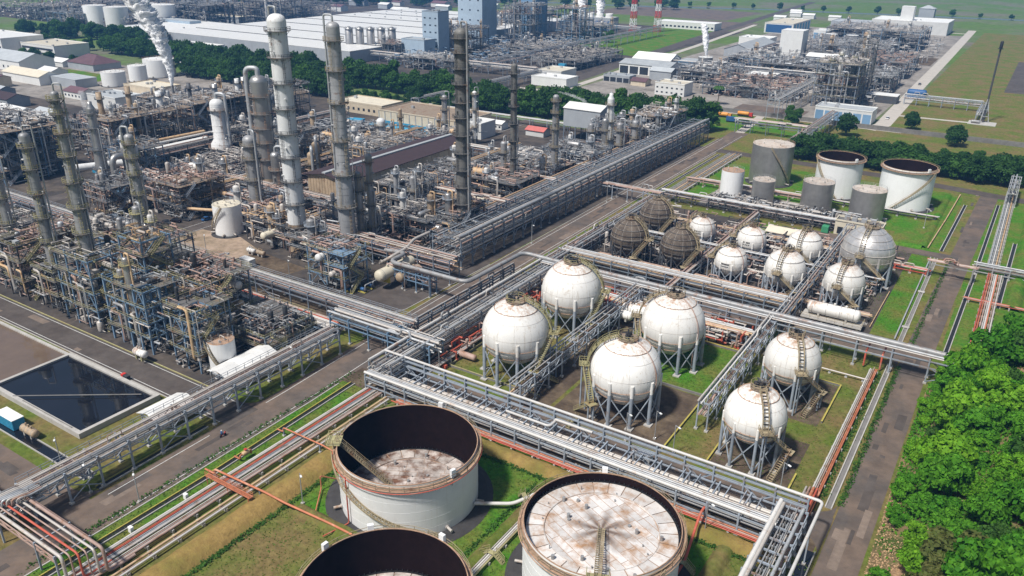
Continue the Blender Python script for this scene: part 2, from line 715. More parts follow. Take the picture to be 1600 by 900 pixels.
# ------------------------------------------------------------------ ground, roads, drains
rng = random.Random(7)
mat('grass', (.105, .145, .024), .95, 0, var=.4, scale=.7, col2=(.18, .135, .055), c2=.49, c2scale=.09, bump=.25, bscale=1.6, orand=0, spec=.1)
mat('grass_lush', (.058, .175, .014), .95, 0, var=.45, scale=1.1, col2=(.145, .155, .035), c2=.52, c2scale=.11, bump=.3, bscale=1.5, orand=0, spec=.1)
mat('grass_dry', (.30, .20, .07), .95, 0, var=.3, scale=.8, col2=(.16, .15, .035), c2=.52, c2scale=.10, bump=.25, bscale=1.6, orand=0, spec=.1)
mat('grass_far', (.10, .16, .035), .95, 0, var=.3, scale=.12, col2=(.17, .15, .12), c2=.55, c2scale=.009, orand=0, spec=.1)
mat('dirt', (.085, .062, .045), .95, 0, var=.45, scale=.45, col2=(.16, .12, .08), c2=.56, c2scale=.12, bump=.12, bscale=1.5, orand=0, spec=.15)
mat('soil_light', (.36, .27, .20), .95, 0, var=.3, scale=.5, col2=(.22, .17, .11), c2=.55, c2scale=.1, bump=.1, orand=0, spec=.15)
mat('asphalt', (.160, .118, .092), .85, 0, var=.25, scale=.35, col2=(.105, .088, .078), c2=.52, c2scale=.09, bump=.01, rust=.0, orand=.04, spec=.25)
mat('asphalt_dark', (.085, .070, .062), .85, 0, var=.35, scale=.25, col2=(.105, .09, .082), c2=.55, c2scale=.06, orand=.04, spec=.25)
mat('asphalt_worn', (.20, .155, .125), .9, 0, var=.25, scale=.6, orand=.1, spec=.2)
mat('pavement', (.055, .048, .045), .85, 0, var=.4, scale=.3, col2=(.12, .095, .075), c2=.56, c2scale=.05, orand=0, spec=.25)  # base colour darkened to hold the shadow between the process structures
mat('pavement_pale', (.30, .27, .24), .85, 0, var=.3, scale=.3, col2=(.17, .15, .13), c2=.55, c2scale=.05, orand=0, spec=.25)
mat('road_concrete', (.46, .42, .37), .85, 0, var=.15, scale=.2, orand=.04)
mat('line_white', (.62, .62, .60), .7, 0, var=.25, scale=1.2, orand=0)
mat('line_yellow', (.42, .35, .08), .7, 0, var=.25, scale=1.2, orand=.05)
mat('water', (.010, .011, .016), .025, 0, var=.2, scale=.1, orand=0, spec=.6)
mat('water_brown', (.15, .105, .075), .04, 0, var=.2, scale=.1, orand=0, spec=.6)

b = MB()
b.add([(-4500, -1500, 0), (4500, -1500, 0), (4500, 6500, 0), (-4500, 6500, 0)], [(0, 1, 2, 3)])
solid('ground', b, 'grass_far', kind='structure')
sheet('lawn', rect(-160, 20, 40, 520), .004, 'grass')
sheet('lawn', rect(-460, 20, -160, 106), .004, 'grass')
# pads
sheet('plant_pavement', rect(-445, 101.5, -146.5, 143), .02, 'pavement')
sheet('plant_pavement', rect(-445, 158.5, -141, 408), .02, 'pavement')
sheet('asphalt_pad', [(-158, 158.5), (-141, 158.5), (-140.5, 205), (-158, 205)], .024, 'asphalt_dark')
sheet('dirt_patch', [(-252, 160), (-215, 159), (-212, 170), (-230, 176), (-254, 173)], .026, 'soil_light')
sheet('dirt_patch', [(-214, 159), (-190, 159), (-188, 168), (-212, 170)], .028, 'dirt')
sheet('rack_bed', rect(-445, 143, -140, 150), .012, 'dirt')
# tank farm plots
sheet('lawn_lush', rect(-104, 80, -30, 121), .008, 'grass_lush')
sheet('lawn_dry', rect(-108, 40, -72, 82), .0085, 'grass')
sheet('lawn_dry', rect(-30, 84, -14, 121), .009, 'grass')
sheet('lawn_lush', rect(-127, 40, -120.2, 128), .008, 'grass_lush')
# spheres' plots
sheet('rack_bed', rect(-128, 121.5, -15, 129), .010, 'dirt')
sheet('plot_dirt', rect(-64.5, 137, -50.3, 163.5), .012, 'dirt')
sheet('plot_dirt', rect(-78, 137, -64.4, 163.5), .013, 'dirt')
sheet('plot_lush', rect(-78, 164.2, -50.3, 190.5), .012, 'grass_lush')
sheet('plot_dirt', rect(-40, 139.5, -24, 158), .012, 'dirt')
sheet('plot_dirt', rect(-41, 166, -24.5, 187), .012, 'dirt')
sheet('rack_bed', rect(-128, 137, -111.5, 204), .010, 'dirt')
sheet('rack_bed', rect(-90, 136.5, -79, 300), .0105, 'dirt')
sheet('rack_bed', rect(-124, 195, -47, 212), .011, 'dirt')
sheet('sphere_yard', rect(-127, 222, -24, 300), .012, 'pavement')
sheet('plot_lush', rect(-84, 286, -72, 300), .016, 'grass_lush')
sheet('plot_lush', rect(-120, 320, -20, 388), .010, 'grass_lush')
sheet('tank_yard', rect(-108, 308, -38, 335), .014, 'pavement_pale')
sheet('tank_yard', rect(-100, 334.5, -88, 345), .0145, 'pavement_pale')
sheet('lawn_lush', rect(-33, 225, -16, 385), .009, 'grass_lush')
sheet('lawn_lush', rect(-6, 225, 60, 390), .009, 'grass_lush')

# roads
MAIN = [(-130.3, 10), (-130.6, 60), (-131.5, 110), (-133.5, 150), (-135.0, 200), (-136.0, 290), (-136.5, 420), (-136.5, 452)]


def xmain(y):
    for (x0, y0), (x1, y1) in zip(MAIN[:-1], MAIN[1:]):
        if y0 <= y <= y1:
            return x0 + (x1 - x0) * (y - y0) / (y1 - y0)
    return MAIN[-1][0]


strip('main_road', MAIN, 9.6, .030, 'asphalt')
strip('pond_road', [(-445, 97), (-134, 97)], 8.2, .034, 'asphalt_dark')
strip('corner_road', [(-445, 57), (-134, 57)], 8.6, .034, 'asphalt')
strip('unit_road', [(-445, 153.3), (-136, 153.3)], 7.4, .034, 'asphalt')
strip('cross_road', [(-252, 156), (-252, 410)], 7.0, .032, 'asphalt_dark')
strip('cross_road', [(-330, 156), (-330, 245)], 8.0, .0325, 'asphalt_dark')
strip('front_road', [(-131, 132.2), (-14, 132.2)], 6.6, .034, 'asphalt')
strip('east_road', [(-10.4, 70), (-10.4, 140), (-10.6, 215), (-10.0, 260), (-8.6, 320), (-7.2, 378), (-6.5, 398)], 6.8, .030, 'asphalt')
strip('sphere_road', [(-127, 214), (-10, 214)], 6.4, .034, 'asphalt')
strip('yard_road', [(-62, 300.5), (-9, 300.5)], 6.0, .0345, 'asphalt')
strip('north_road', [(-134, 404), (-50, 401), (10, 392), (80, 380)], 8.0, .036, 'asphalt_dark')
# junction flares
for (cx, cy, sx, sy, rr, z) in ((-14.2, 135.5, -1, 1, 5, .038), (-14.2, 129, -1, -1, 6, .0385), (-14.4, 217.2, -1, 1, 4, .038), (-14.4, 210.8, -1, -1, 5, .0385),
                                (-126.6, 135.5, 1, 1, 4, .039), (-136.2, 61.3, -1, 1, 5, .039), (-136.2, 101.1, -1, 1, 4, .039), (-136.2, 52.7, -1, -1, 4, .0395)):
    pts = [(cx, cy)]
    for k in range(9):
        a = math.pi / 2 * k / 8
        pts.append((cx + sx * (rr - rr * math.sin(a)), cy + sy * (rr - rr * math.cos(a))))
    sheet('road_corner', pts, z, 'asphalt')


sheet('workshop_yard', rect(-800, 150, -446, 284), .006, 'pavement')
rp = random.Random(15)
for (cx, y0, y1, w, hor) in ((-131.5, 30, 150, 8, 0), (-135, 150, 440, 8, 0), (-10.4, 90, 390, 5.5, 0), (132.2, -126, -18, 5.5, 1), (97, -300, -140, 7, 1), (57, -230, -140, 7, 1), (153.3, -300, -140, 6, 1), (214, -120, -16, 5, 1)):
    for k in range(int(abs(y1 - y0) / 9)):
        s_ = rp.uniform(y0, y1)
        o = cx + rp.uniform(-.5, .5) * (w - 2)
        if not hor:
            o += xmain(s_) - cx if cx < -120 else 0
        L_, W_ = rp.uniform(1, 9), rp.uniform(.5, 2.2)
        z_ = .0405 + .00012 * (k % 12)
        P_ = [(o - W_ / 2, s_), (o + W_ / 2, s_ + rp.uniform(-.3, .3)), (o + W_ / 2, s_ + L_), (o - W_ / 2, s_ + L_ + rp.uniform(-.3, .3))]
        sheet('road_patch', [(b_, a_) for a_, b_ in P_] if hor else P_, z_, rp.choice(('asphalt_dark', 'asphalt_dark', 'asphalt_worn')))


def line(pts, w=.16, z=.044, m='line_white', name='road_marking'):
    return strip(name, pts, w, z, m)


line([(xmain(y) + 3.6, y) for y in range(60, 446, 8)])
line([(xmain(y) - 3.4, y) for y in range(64, 92, 6)])
line([(xmain(y) - 3.4, y) for y in range(104, 148, 6)])
line([(xmain(y) - 3.4, y) for y in range(160, 440, 8)], z=.0445)
line([(-440, 100.4), (-140, 100.4)])
line([(-440, 93.6), (-140, 93.6)])
line([(-440, 150.4), (-140, 150.4)])
line([(-440, 156.2), (-142, 156.2)])
line([(-249.2, 160), (-249.2, 400)])
line([(-254.8, 160), (-254.8, 400)])
for cx, cy, a0 in ((-139.5, 156.5, -90), (-140.2, 149.8, 0), (-140.4, 101.5, -90), (-140.4, 92.6, 0)):
    pass


def kerb(pts, h=.13, w=.25, m='concrete', name='kerb'):
    b = MB()
    for p, q in zip(pts[:-1], pts[1:]):
        b.bar((p[0], p[1], h / 2), (q[0], q[1], h / 2), w, h)
    return solid(name, b, m, kind='structure')


kerb([(xmain(y) + 5.0, y) for y in range(20, 130, 10)])
kerb([(xmain(y) + 5.0, y) for y in range(138, 210, 10)])
kerb([(xmain(y) + 5.0, y) for y in range(218, 400, 10)])
kerb([(xmain(y) - 5.0, y) for y in range(160, 440, 10)])
kerb([(-440, 101.4), (-152, 101.4)], m='yellow')
kerb([(-440, 92.7), (-137, 92.7)])
kerb([(-440, 157.5), (-146, 157.5), (-142.5, 158.5), (-141, 162), (-140.6, 205)])
kerb([(-127, 136), (-18, 136)])
kerb([(-40, 210.4), (-18, 210.4)])


def drain(pts, w=1.3, h=.28, bottom='black', edge='concrete', name='drain'):
    T = thing(name, None, None, (pts[0][0], pts[0][1], 0), kind='structure')
    strip('channel_bed', pts, w, .016, bottom, T=T)
    for g in (-1, 1):
        b = MB()
        q = [Vector((p[0], p[1], h / 2)) for p in pts]
        for a, c in zip(q[:-1], q[1:]):
            n = (c - a).normalized()
            n = Vector((-n.y, n.x, 0)) * (g * (w / 2 + .11))
            b.bar(a + n, c + n, .22, h)
        part(T, 'channel_wall', b, edge if isinstance(edge, str) else edge[g > 0])
    return T


drain([(-122.6, 40), (-122.6, 80), (-124.2, 122)], 1.1, edge=('concrete', 'line_yellow'))
drain([(-127.3, 216), (-128.6, 300), (-128.8, 396)], .9)
drain([(-440, 91), (-194, 91)], .9)
drain([(-137.6, 64), (-138.2, 90)], 1.2, edge=('concrete', 'line_yellow'))
drain([(-205, 65.2), (-142, 65.2)], 2.2, bottom='water', edge='concrete')
drain([(-15.6, 138), (-15.8, 206)], .9, .3, bottom='concrete_dark', edge='concrete')
drain([(-15.9, 220), (-16.2, 297)], .8, .25, bottom='concrete_dark')
drain([(-15.6, 306), (-14.2, 372)], .9, .25)
drain([(-4.6, 222), (-3.4, 300), (-2.6, 380)], .9, .25)
drain([(-15.6, 100), (-15.6, 124)], 1.8, .35, bottom='water')
drain([(4.8, 262), (6.0, 330)], 1.0, .25)
for y in (232, 262):
    b = MB()
    b.cbox((-16.1, y, .32), (1.9, 1.2, .16))
    solid('drain_cover', b, 'concrete', kind='structure')


# earth berms round the tank farm
def berm(name, pts, w, h, m, seed=1):
    rg = random.Random(seed)
    b = MB()
    P = []
    for a, c in zip(pts[:-1], pts[1:]):
        a, c = Vector((*a, 0)), Vector((*c, 0))
        k = max(1, int((c - a).length / 1.5))
        P += [a + (c - a) * (i / k) for i in range(k)]
    P.append(Vector((*pts[-1], 0)))
    prof = [(-.5, 0), (-.34, .55), (-.16, .95), (.16, 1), (.34, .55), (.5, 0)]
    vs = []
    for i, p in enumerate(P):
        t = (P[min(i + 1, len(P) - 1)] - P[max(i - 1, 0)]).normalized()
        n = Vector((-t.y, t.x, 0))
        for o, z in prof:
            q = p + n * (o * w + rg.uniform(-.15, .15))
            vs.append((q.x, q.y, max(-.02, z * h + rg.uniform(-.08, .08) * h) if z else -.03))
    k = len(prof)
    b.add(vs, [(i * k + j, (i + 1) * k + j, (i + 1) * k + j + 1, i * k + j + 1) for i in range(len(P) - 1) for j in range(k - 1)], True)
    for i, f in enumerate(b.f):
        b.f[i] = tuple(reversed(f))
    return solid(name, b, m, kind='structure')


berm('earth_bank', [(-106.5, 34), (-106.5, 114)], 6.5, 1.5, 'grass_dry', 1)
berm('earth_bank', [(-104, 118), (-20, 118)], 4.6, 1.2, 'grass_dry', 2)
berm('earth_bank', [(-64, 81), (-64, 116)], 3.0, .8, 'grass', 3)
berm('earth_bank', [(-100, 81.5), (-66, 81.5)], 3.2, .8, 'grass', 4)
berm('earth_bank', [(-28.4, 86), (-28.4, 116)], 3.4, .9, 'grass', 5)
berm('earth_bank', [(-22, 306), (-22, 384)], 3.4, .9, 'grass_lush', 6)
berm('earth_bank', [(-34, 306), (-22, 306)], 3.0, .9, 'grass_lush', 7)
berm('earth_bank', [(8.6, 262), (9.4, 330), (10, 378)], 5, 1.4, 'grass_lush', 8)


# low bund walls with painted tops
def bund(label, pts, h=.55, closed=False, group='bund walls', m='concrete_dark', top='line_yellow'):
    T = thing('bund_wall', label, 'wall', (pts[0][0], pts[0][1], 0), group, 'thing')
    P = list(pts) + ([pts[0]] if closed else [])
    for a, c in zip(P[:-1], P[1:]):
        b = MB()
        b.bar((*a, h / 2), (*c, h / 2), .28, h)
        w = part(T, 'wall_segment', b, m)
        b = MB()
        b.bar((*a, h + .025), (*c, h + .025), .34, .05)
        part(T, 'coping', b, top)
    return T


bund('low bund wall with yellow top round the two middle white spheres', [(-79, 137), (-50, 137), (-50, 191), (-79, 191)])
bund('low bund wall across the plot between the two middle white spheres', [(-78.6, 164), (-50.4, 164)], top='concrete_dark')
bund('low bund wall with yellow top round the two spheres beside the racks', [(-83, 142), (-109.8, 142), (-109.8, 190)], top='yellow')
bund('low yellow topped bund wall of the front small sphere pit', [(-40.5, 148), (-40.5, 139), (-23.6, 139), (-23.6, 145)])
bund('low dark bund wall of the rear small sphere pit', [(-40, 187.5), (-24, 187.5), (-24, 168)])
bund('long low bund wall along the road in front of the spheres', [(-110, 138.4), (-80, 138.4)], .4, top='line_yellow')
# ------------------------------------------------------------------ storage tanks
mat('roof_plate', (.74, .70, .66), .42, .15, var=.12, scale=.5, col2=(.46, .27, .15), c2=.575, c2scale=.42, orand=.14, star=(-44.0, 96.8, 10.6))
mat('roof_plate_worn', (.56, .50, .46), .5, .1, var=.3, scale=.6, col2=(.16, .08, .05), c2=.54, c2scale=.5, orand=.22)
mat('pad_dark', (.045, .042, .042), .9, 0, var=.3, scale=.5)


def arc(cx, cy, r, a0, a1, z0, z1, n):
    return [(cx + r * math.cos(a0 + (a1 - a0) * i / n), cy + r * math.sin(a0 + (a1 - a0) * i / n), z0 + (z1 - z0) * i / n) for i in range(n + 1)]


def spiral_stair(T, cx, cy, r, a0, a1, z0, z1, m='stair_tan', w=.9):
    b = MB()
    n = max(8, int(abs(a1 - a0) * r / 1.1))
    inn, out = arc(cx, cy, r + .12, a0, a1, z0, z1, n), arc(cx, cy, r + .12 + w, a0, a1, z0, z1, n)
    for P in (inn, out):
        for p, q in zip(P[:-1], P[1:]):
            b.bar(p, q, .1, .3)
    k = int(n * 1.8)
    ti, to = arc(cx, cy, r + .12, a0, a1, z0, z1, k), arc(cx, cy, r + .12 + w, a0, a1, z0, z1, k)
    da = (a1 - a0) / k * .32
    for i in range(k):
        (x0, y0, z), (x1, y1, _) = ti[i], to[i]
        tx, ty = -(y1 - y0) * .28, (x1 - x0) * .28
        b.add([(x0, y0, z), (x1, y1, z), (x1 + tx, y1 + ty, z), (x0 + tx, y0 + ty, z)], [(0, 1, 2, 3)])
    for f in (1.05, .55):
        for p, q in zip(out[:-1], out[1:]):
            b.bar((p[0], p[1], p[2] + f), (q[0], q[1], q[2] + f), .08)
    for p in out[::2]:
        b.bar(p, (p[0], p[1], p[2] + 1.05), .08)
    return part(T, 'spiral_stair', b, m)


def tank(label, cx, cy, r, h, top='open', roof_z=None, shell='white_paint', stair=None, n=72, group=None, plates=None, ladder_a=None,
         rim='rust_rim', girder=True, foam=(), pad=3.0, roof_m='roof_plate', rim_w=.75, plate_rot=0.0):
    T = thing('storage_tank', label, 'tank', (cx, cy, 0), group)
    if pad:
        b = MB()
        b.lathe(cx, cy, [(r + .05, .34), (r + pad * .6, .30), (r + pad, .02)], n, False)
        part(T, 'foundation_pad', b, 'pad_dark')
    courses = max(3, int(h / 1.9))
    b = MB()
    b.lathe(cx, cy, [(r, 0), (r, h)], n, True)
    for i in range(1, courses):
        b.lathe(cx, cy, [(r, h * i / courses - .03), (r + .015, h * i / courses - .02), (r + .015, h * i / courses + .02), (r, h * i / courses + .03)], n, False)
    part(T, 'shell', b, shell)
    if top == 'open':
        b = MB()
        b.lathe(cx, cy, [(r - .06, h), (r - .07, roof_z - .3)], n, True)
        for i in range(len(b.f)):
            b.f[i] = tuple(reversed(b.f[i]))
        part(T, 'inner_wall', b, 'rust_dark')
        b = MB()
        b.lathe(cx, cy, [(r + .02, h), (r + .02, h + .14), (r - .12, h + .14), (r - .12, h)], n, False)
        part(T, 'top_angle', b, rim)
        if girder:
            b = MB()
            b.ring(cx, cy, h - .95, r + .03, r + rim_w, .12, n)
            b.ring(cx, cy, h - .5, r + .03, r + .22, .1, n)
            wg = part(T, 'wind_girder', b, rim)
            b = MB()
            k = int(r * 2.6)
            pts = arc(cx, cy, r + rim_w - .05, 0, 2 * math.pi, h - .83, h - .83, k)
            b.rail(pts, 1.1, 3.0, .07)
            part(wg, 'handrail', b, 'stair_tan')
            b = MB()
            k2 = int(r * 2.4)
            for i in range(k2):
                a = 2 * math.pi * i / k2
                ca, sa = math.cos(a), math.sin(a)
                b.bar((cx + (r + .03) * ca, cy + (r + .03) * sa, h - 1.5), (cx + (r + rim_w - .1) * ca, cy + (r + rim_w - .1) * sa, h - .96), .09)
            part(wg, 'bracket', b, rim)
        # floating roof
        rr = r - .45
        F = thing('floating_roof', None, None, (0, 0, roof_z))
        F.parent = T
        F.location = (0, 0, roof_z)
        b = MB()
        b.lathe(cx, cy, [(r - .08, roof_z + .16), (rr, roof_z + .2), (rr - .02, roof_z - .12)], n, False)
        k = int(r * 7)
        for i in range(k):
            a = 2 * math.pi * i / k
            b.cbox((cx + (r - .18) * math.cos(a), cy + (r - .18) * math.sin(a), roof_z + .34), (.26, .12, .34), a)
        part(F, 'rim_seal', b, 'black')
        b = MB()
        b.disc(cx, cy, roof_z, rr, n)
        part(F, 'roof_deck', b, 'rust_rim' if plates else roof_m)
        rp = r * .74
        if plates:
            b = MB()
            b.lathe(cx, cy, [(rp, roof_z + .02), (rp, roof_z + .24), (rp - .12, roof_z + .24), (rp - .12, roof_z + .02)], n, False)
            part(F, 'pontoon_rim', b, roof_m)
            rg = random.Random(int(cx * 10))
            ns = 26
            for i in range(ns):
                a0, a1 = 2 * math.pi * i / ns + .007, 2 * math.pi * (i + 1) / ns - .007
                b = MB()
                z = roof_z + .12 + rg.uniform(-.015, .02)
                b.lathe(cx, cy, [(rp + .02, z + .05), (rr - .05, z)], 4, False, a0, a1)
                b.lathe(cx, cy, [(rp + .02, z + .05), (rp + .02, z - .1)], 4, False, a0, a1)
                for q in range(len(b.f)):
                    b.f[q] = tuple(reversed(b.f[q])) if q < 4 else b.f[q]
                part(F, 'pontoon_plate', b, roof_m)
            pw, pl = plates
            rows = int(2 * rp / pw) + 1
            cr, sr = math.cos(plate_rot), math.sin(plate_rot)
            for i in range(rows):
                v0 = -rp + i * pw
                v1 = min(v0 + pw - .10, rp)
                off = rg.uniform(0, pl)
                u = -rp - off
                while u < rp:
                    u1 = u + pl * rg.uniform(.85, 1.15)
                    # clip rectangle by circle
                    def lim(v):
                        return math.sqrt(max(0, (rp - .15) ** 2 - v * v))
                    pts = []
                    for v, flip in ((v0, 0), (v1, 1)):
                        l = lim(v)
                        a_, b_ = max(u, -l), min(u1 - .10, l)
                        pts.append((v, a_, b_))
                    if pts[0][2] - pts[0][1] > .1 or pts[1][2] - pts[1][1] > .1:
                        (va, a_, b_), (vb, c_, d_) = pts
                        if b_ < a_:
                            a_ = b_ = (max(min(a_, lim(va)), -lim(va)))
                        if d_ < c_:
                            c_ = d_ = (max(min(c_, lim(vb)), -lim(vb)))
                        q = [(a_, va), (b_, va), (d_, vb), (c_, vb)]
                        zz = roof_z + .035 + rg.uniform(0, .035)
                        tl = rg.uniform(-.02, .02)
                        vs = [(cx + x * cr - y * sr, cy + x * sr + y * cr, zz + tl * (1 if j in (0, 1) else -1)) for j, (x, y) in enumerate(q)]
                        mb = MB()
                        mb.add(vs + [(x, y, z - .04) for x, y, z in vs], [(0, 1, 2, 3), (0, 4, 5, 1), (1, 5, 6, 2), (2, 6, 7, 3), (3, 7, 4, 0)])
                        part(F, 'roof_plate', mb, roof_m)
                    u = u1
            b = MB()
            for _ in range(26):
                a, d = rg.uniform(0, 6.28), rg.uniform(.15, .92) * rr
                b.tube([(cx + d * math.cos(a), cy + d * math.sin(a), roof_z), (cx + d * math.cos(a), cy + d * math.sin(a), roof_z + rg.choice((.35, .5, .9)))], rg.choice((.09, .12, .3)), 8)
            part(F, 'roof_fittings', b, 'pipe_grey', kind='stuff')
        if ladder_a is not None:
            b = MB()
            p = (cx + (r + .2) * math.cos(ladder_a), cy + (r + .2) * math.sin(ladder_a), h + .3)
            dd = min(r * 1.0, 10.0 if roof_z < h - 3 else r * 1.02)
            q = (cx + (r + .2 - dd) * math.cos(ladder_a), cy + (r + .2 - dd) * math.sin(ladder_a), roof_z + .35)
            b.stair(p, q, 1.1, .55)
            part(T, 'rolling_ladder', b, 'stair_tan')
            b = MB()
            pc = Vector((cx + (r + .6) * math.cos(ladder_a), cy + (r + .6) * math.sin(ladder_a), h + .2))
            b.cbox(pc, (2.6, 3.4, .12), ladder_a)
            ca, sa = math.cos(ladder_a), math.sin(ladder_a)
            cor = [pc + Vector((x * ca - y * sa, x * sa + y * ca, .06)) for x, y in ((-1.3, -1.7), (1.3, -1.7), (1.3, 1.7), (-1.3, 1.7))]
            b.rail(cor[:], 1.1, 1.5, .08)
            part(T, 'gauger_platform', b, 'yellow')
    else:
        b = MB()
        rise = r * .07 if top == 'cone' else r * .04
        b.lathe(cx, cy, [(r + .02, h), (r * .5, h + rise * .6), (.05, h + rise)], n, True)
        part(T, 'roof', b, roof_m)
        b = MB()
        k = max(10, int(r * 2))
        b.rail(arc(cx, cy, r - .1, 0, 2 * math.pi, h + .03, h + .03, k), 1.0, 2.5, .06)
        part(T, 'handrail', b, 'galv' if r < 8 else rim)
        b = MB()
        for i in range(4):
            a = 1.3 + i * 1.4
            b.tube([(cx + r * .6 * math.cos(a), cy + r * .6 * math.sin(a), h), (cx + r * .6 * math.cos(a), cy + r * .6 * math.sin(a), h + rise + .5)], .25, 8)
        b.tube(bend([(cx, cy, h + rise * .8), (cx, cy, h + rise + 1), (cx + r * .5, cy, h + rise + .8), (cx + r * .5, cy, h + .2)], .4), .16, 6)
        part(T, 'roof_nozzles', b, 'pipe_pale', kind='stuff')
    if stair:
        spiral_stair(T, cx, cy, r, R(stair[0]), R(stair[1]), .2, h - (.8 if top == 'open' else 0))
    for a in foam:
        a = R(a)
        b = MB()
        b.cbox((cx + (r + .25) * math.cos(a), cy + (r + .25) * math.sin(a), h + .35), (.6, 1.0, 1.5), a)
        b.bar((cx + (r + .25) * math.cos(a), cy + (r + .25) * math.sin(a), h), (cx + (r + .25) * math.cos(a), cy + (r + .25) * math.sin(a), h - 2.5), .25)
        part(T, 'foam_chamber', b, 'white_paint')
    b = MB()
    for a in (-62, -20, 20, 200, 235):
        a = R(a)
        ca, sa = math.cos(a), math.sin(a)
        b.tube([(cx + r * ca, cy + r * sa, 1.0), (cx + (r + 1.6) * ca, cy + (r + 1.6) * sa, 1.0)], .28, 8)
        b.tube([(cx + (r + .1) * ca, cy + (r + .1) * sa, 1.0), (cx + (r + .25) * ca, cy + (r + .25) * sa, 1.0)], .45, 10)
    part(T, 'nozzles', b, 'pipe_pale', kind='stuff')
    return T


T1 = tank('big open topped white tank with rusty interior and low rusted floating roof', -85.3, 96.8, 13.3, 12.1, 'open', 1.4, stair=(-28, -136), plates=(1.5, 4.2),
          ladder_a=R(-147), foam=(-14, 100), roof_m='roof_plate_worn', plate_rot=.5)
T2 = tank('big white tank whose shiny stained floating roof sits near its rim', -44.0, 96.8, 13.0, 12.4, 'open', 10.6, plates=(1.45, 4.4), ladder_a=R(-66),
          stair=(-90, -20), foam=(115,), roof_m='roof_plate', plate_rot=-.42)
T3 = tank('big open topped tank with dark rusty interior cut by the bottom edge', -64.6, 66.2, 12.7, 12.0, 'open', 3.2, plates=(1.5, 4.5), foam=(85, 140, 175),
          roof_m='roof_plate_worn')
# fire-water risers and foam lines on the near tanks
for (cx, cy, r, h, angs) in ((-85.3, 96.8, 13.3, 12.1, (-105, 175)), (-44.0, 96.8, 13.0, 12.4, (-30,)), (-64.6, 66.2, 12.7, 12.0, (130,))):
    for a in angs:
        a = R(a)
        ca, sa = math.cos(a), math.sin(a)
        b = MB()
        b.tube(bend([(cx + (r + 6) * ca, cy + (r + 6) * sa, .5), (cx + (r + .5) * ca, cy + (r + .5) * sa, .5), (cx + (r + .5) * ca, cy + (r + .5) * sa, h - 1.2)], .5), .13, 6)
        T = T1 if cx < -80 else (T2 if cx > -50 else T3)
        part(T, 'fire_water_riser', b, 'pipe_red')
b = MB()
b.tube(arc(-85.3, 96.8, 13.3 + .85, 0, 2 * math.pi, 10.9, 10.9, 60), .09, 6)
part(T1, 'cooling_ring', b, 'pipe_red')
b = MB()
b.tube(arc(-44, 96.8, 13.0 + .85, 0, 2 * math.pi, 11.2, 11.2, 60), .09, 6)
part(T2, 'cooling_ring', b, 'rust_rim')

mat('silver_roof', (.72, .62, .52), .4, .3, var=.15, scale=.4, col2=(.5, .36, .25), c2=.6, c2scale=.3)
FT = 'tanks in the far tank farm'
tank('tall silver tank with pale domed roof in the tank farm', -93, 360, 9.0, 17.6, 'cone', shell='silver', stair=(-10, -80), n=48, group=FT, pad=1.5, roof_m='silver_roof')
tank('open topped white tank beside the tall silver tank in the far tank farm', -63.5, 358, 9.3, 16.6, 'open', 9.5, shell='white_paint', stair=(-75, -150), n=48, group=FT, pad=2, rim='rust_rim', rim_w=.9, foam=(-40,))
tank('open topped white tank nearest the road corner in the far tank farm', -36.5, 357.5, 10.2, 16.8, 'open', 9.5, shell='white_paint', stair=(-110, -20), n=48, group=FT, pad=2, rim='rust_rim', rim_w=.9, foam=(-40,))
tank('small white tank with rusty roof at the near end of the tank farm', -100, 328, 4.7, 11.6, 'cone', n=32, group=FT, pad=1.2, roof_m='rust_rim')
tank('smallest silver tank beside the small white tank', -86, 326, 4.6, 10.2, 'cone', shell='silver', n=32, group=FT, pad=1.2, roof_m='silver_roof')
tank('middle silver tank in front of the open topped white tank', -65, 329, 6.1, 12.2, 'cone', shell='silver', n=40, group=FT, pad=1.2, roof_m='silver_roof')
tank('shiny silver tank behind the pump shed', -45.6, 327.5, 6.4, 12.6, 'cone', shell='silver', n=40, group=FT, pad=1.2, roof_m='silver_roof')
tank('white tank with diagonal stair at the edge of the process unit', -237, 177, 5.0, 11.2, 'cone', n=40, stair=(-140, -60), pad=1.6, roof_m='roof_cream')
tank('small white tank with rusty open deck beside the white shelter', -155.5, 109, 3.3, 8.6, 'cone', n=32, stair=(-30, -100), pad=.8, roof_m='rust_rim')

# ------------------------------------------------------------------ spheres


def sphere_shell(mb, c, r, n=48, k=24):
    prof = []
    for i in range(k + 1):
        a = -math.pi / 2 + math.pi * i / k
        prof.append((max(.01, r * math.cos(a)), c[2] + r * math.sin(a)))
    mb.lathe(c[0], c[1], prof, n, True)


mat('weld', (.55, .51, .46), .6, var=.1)


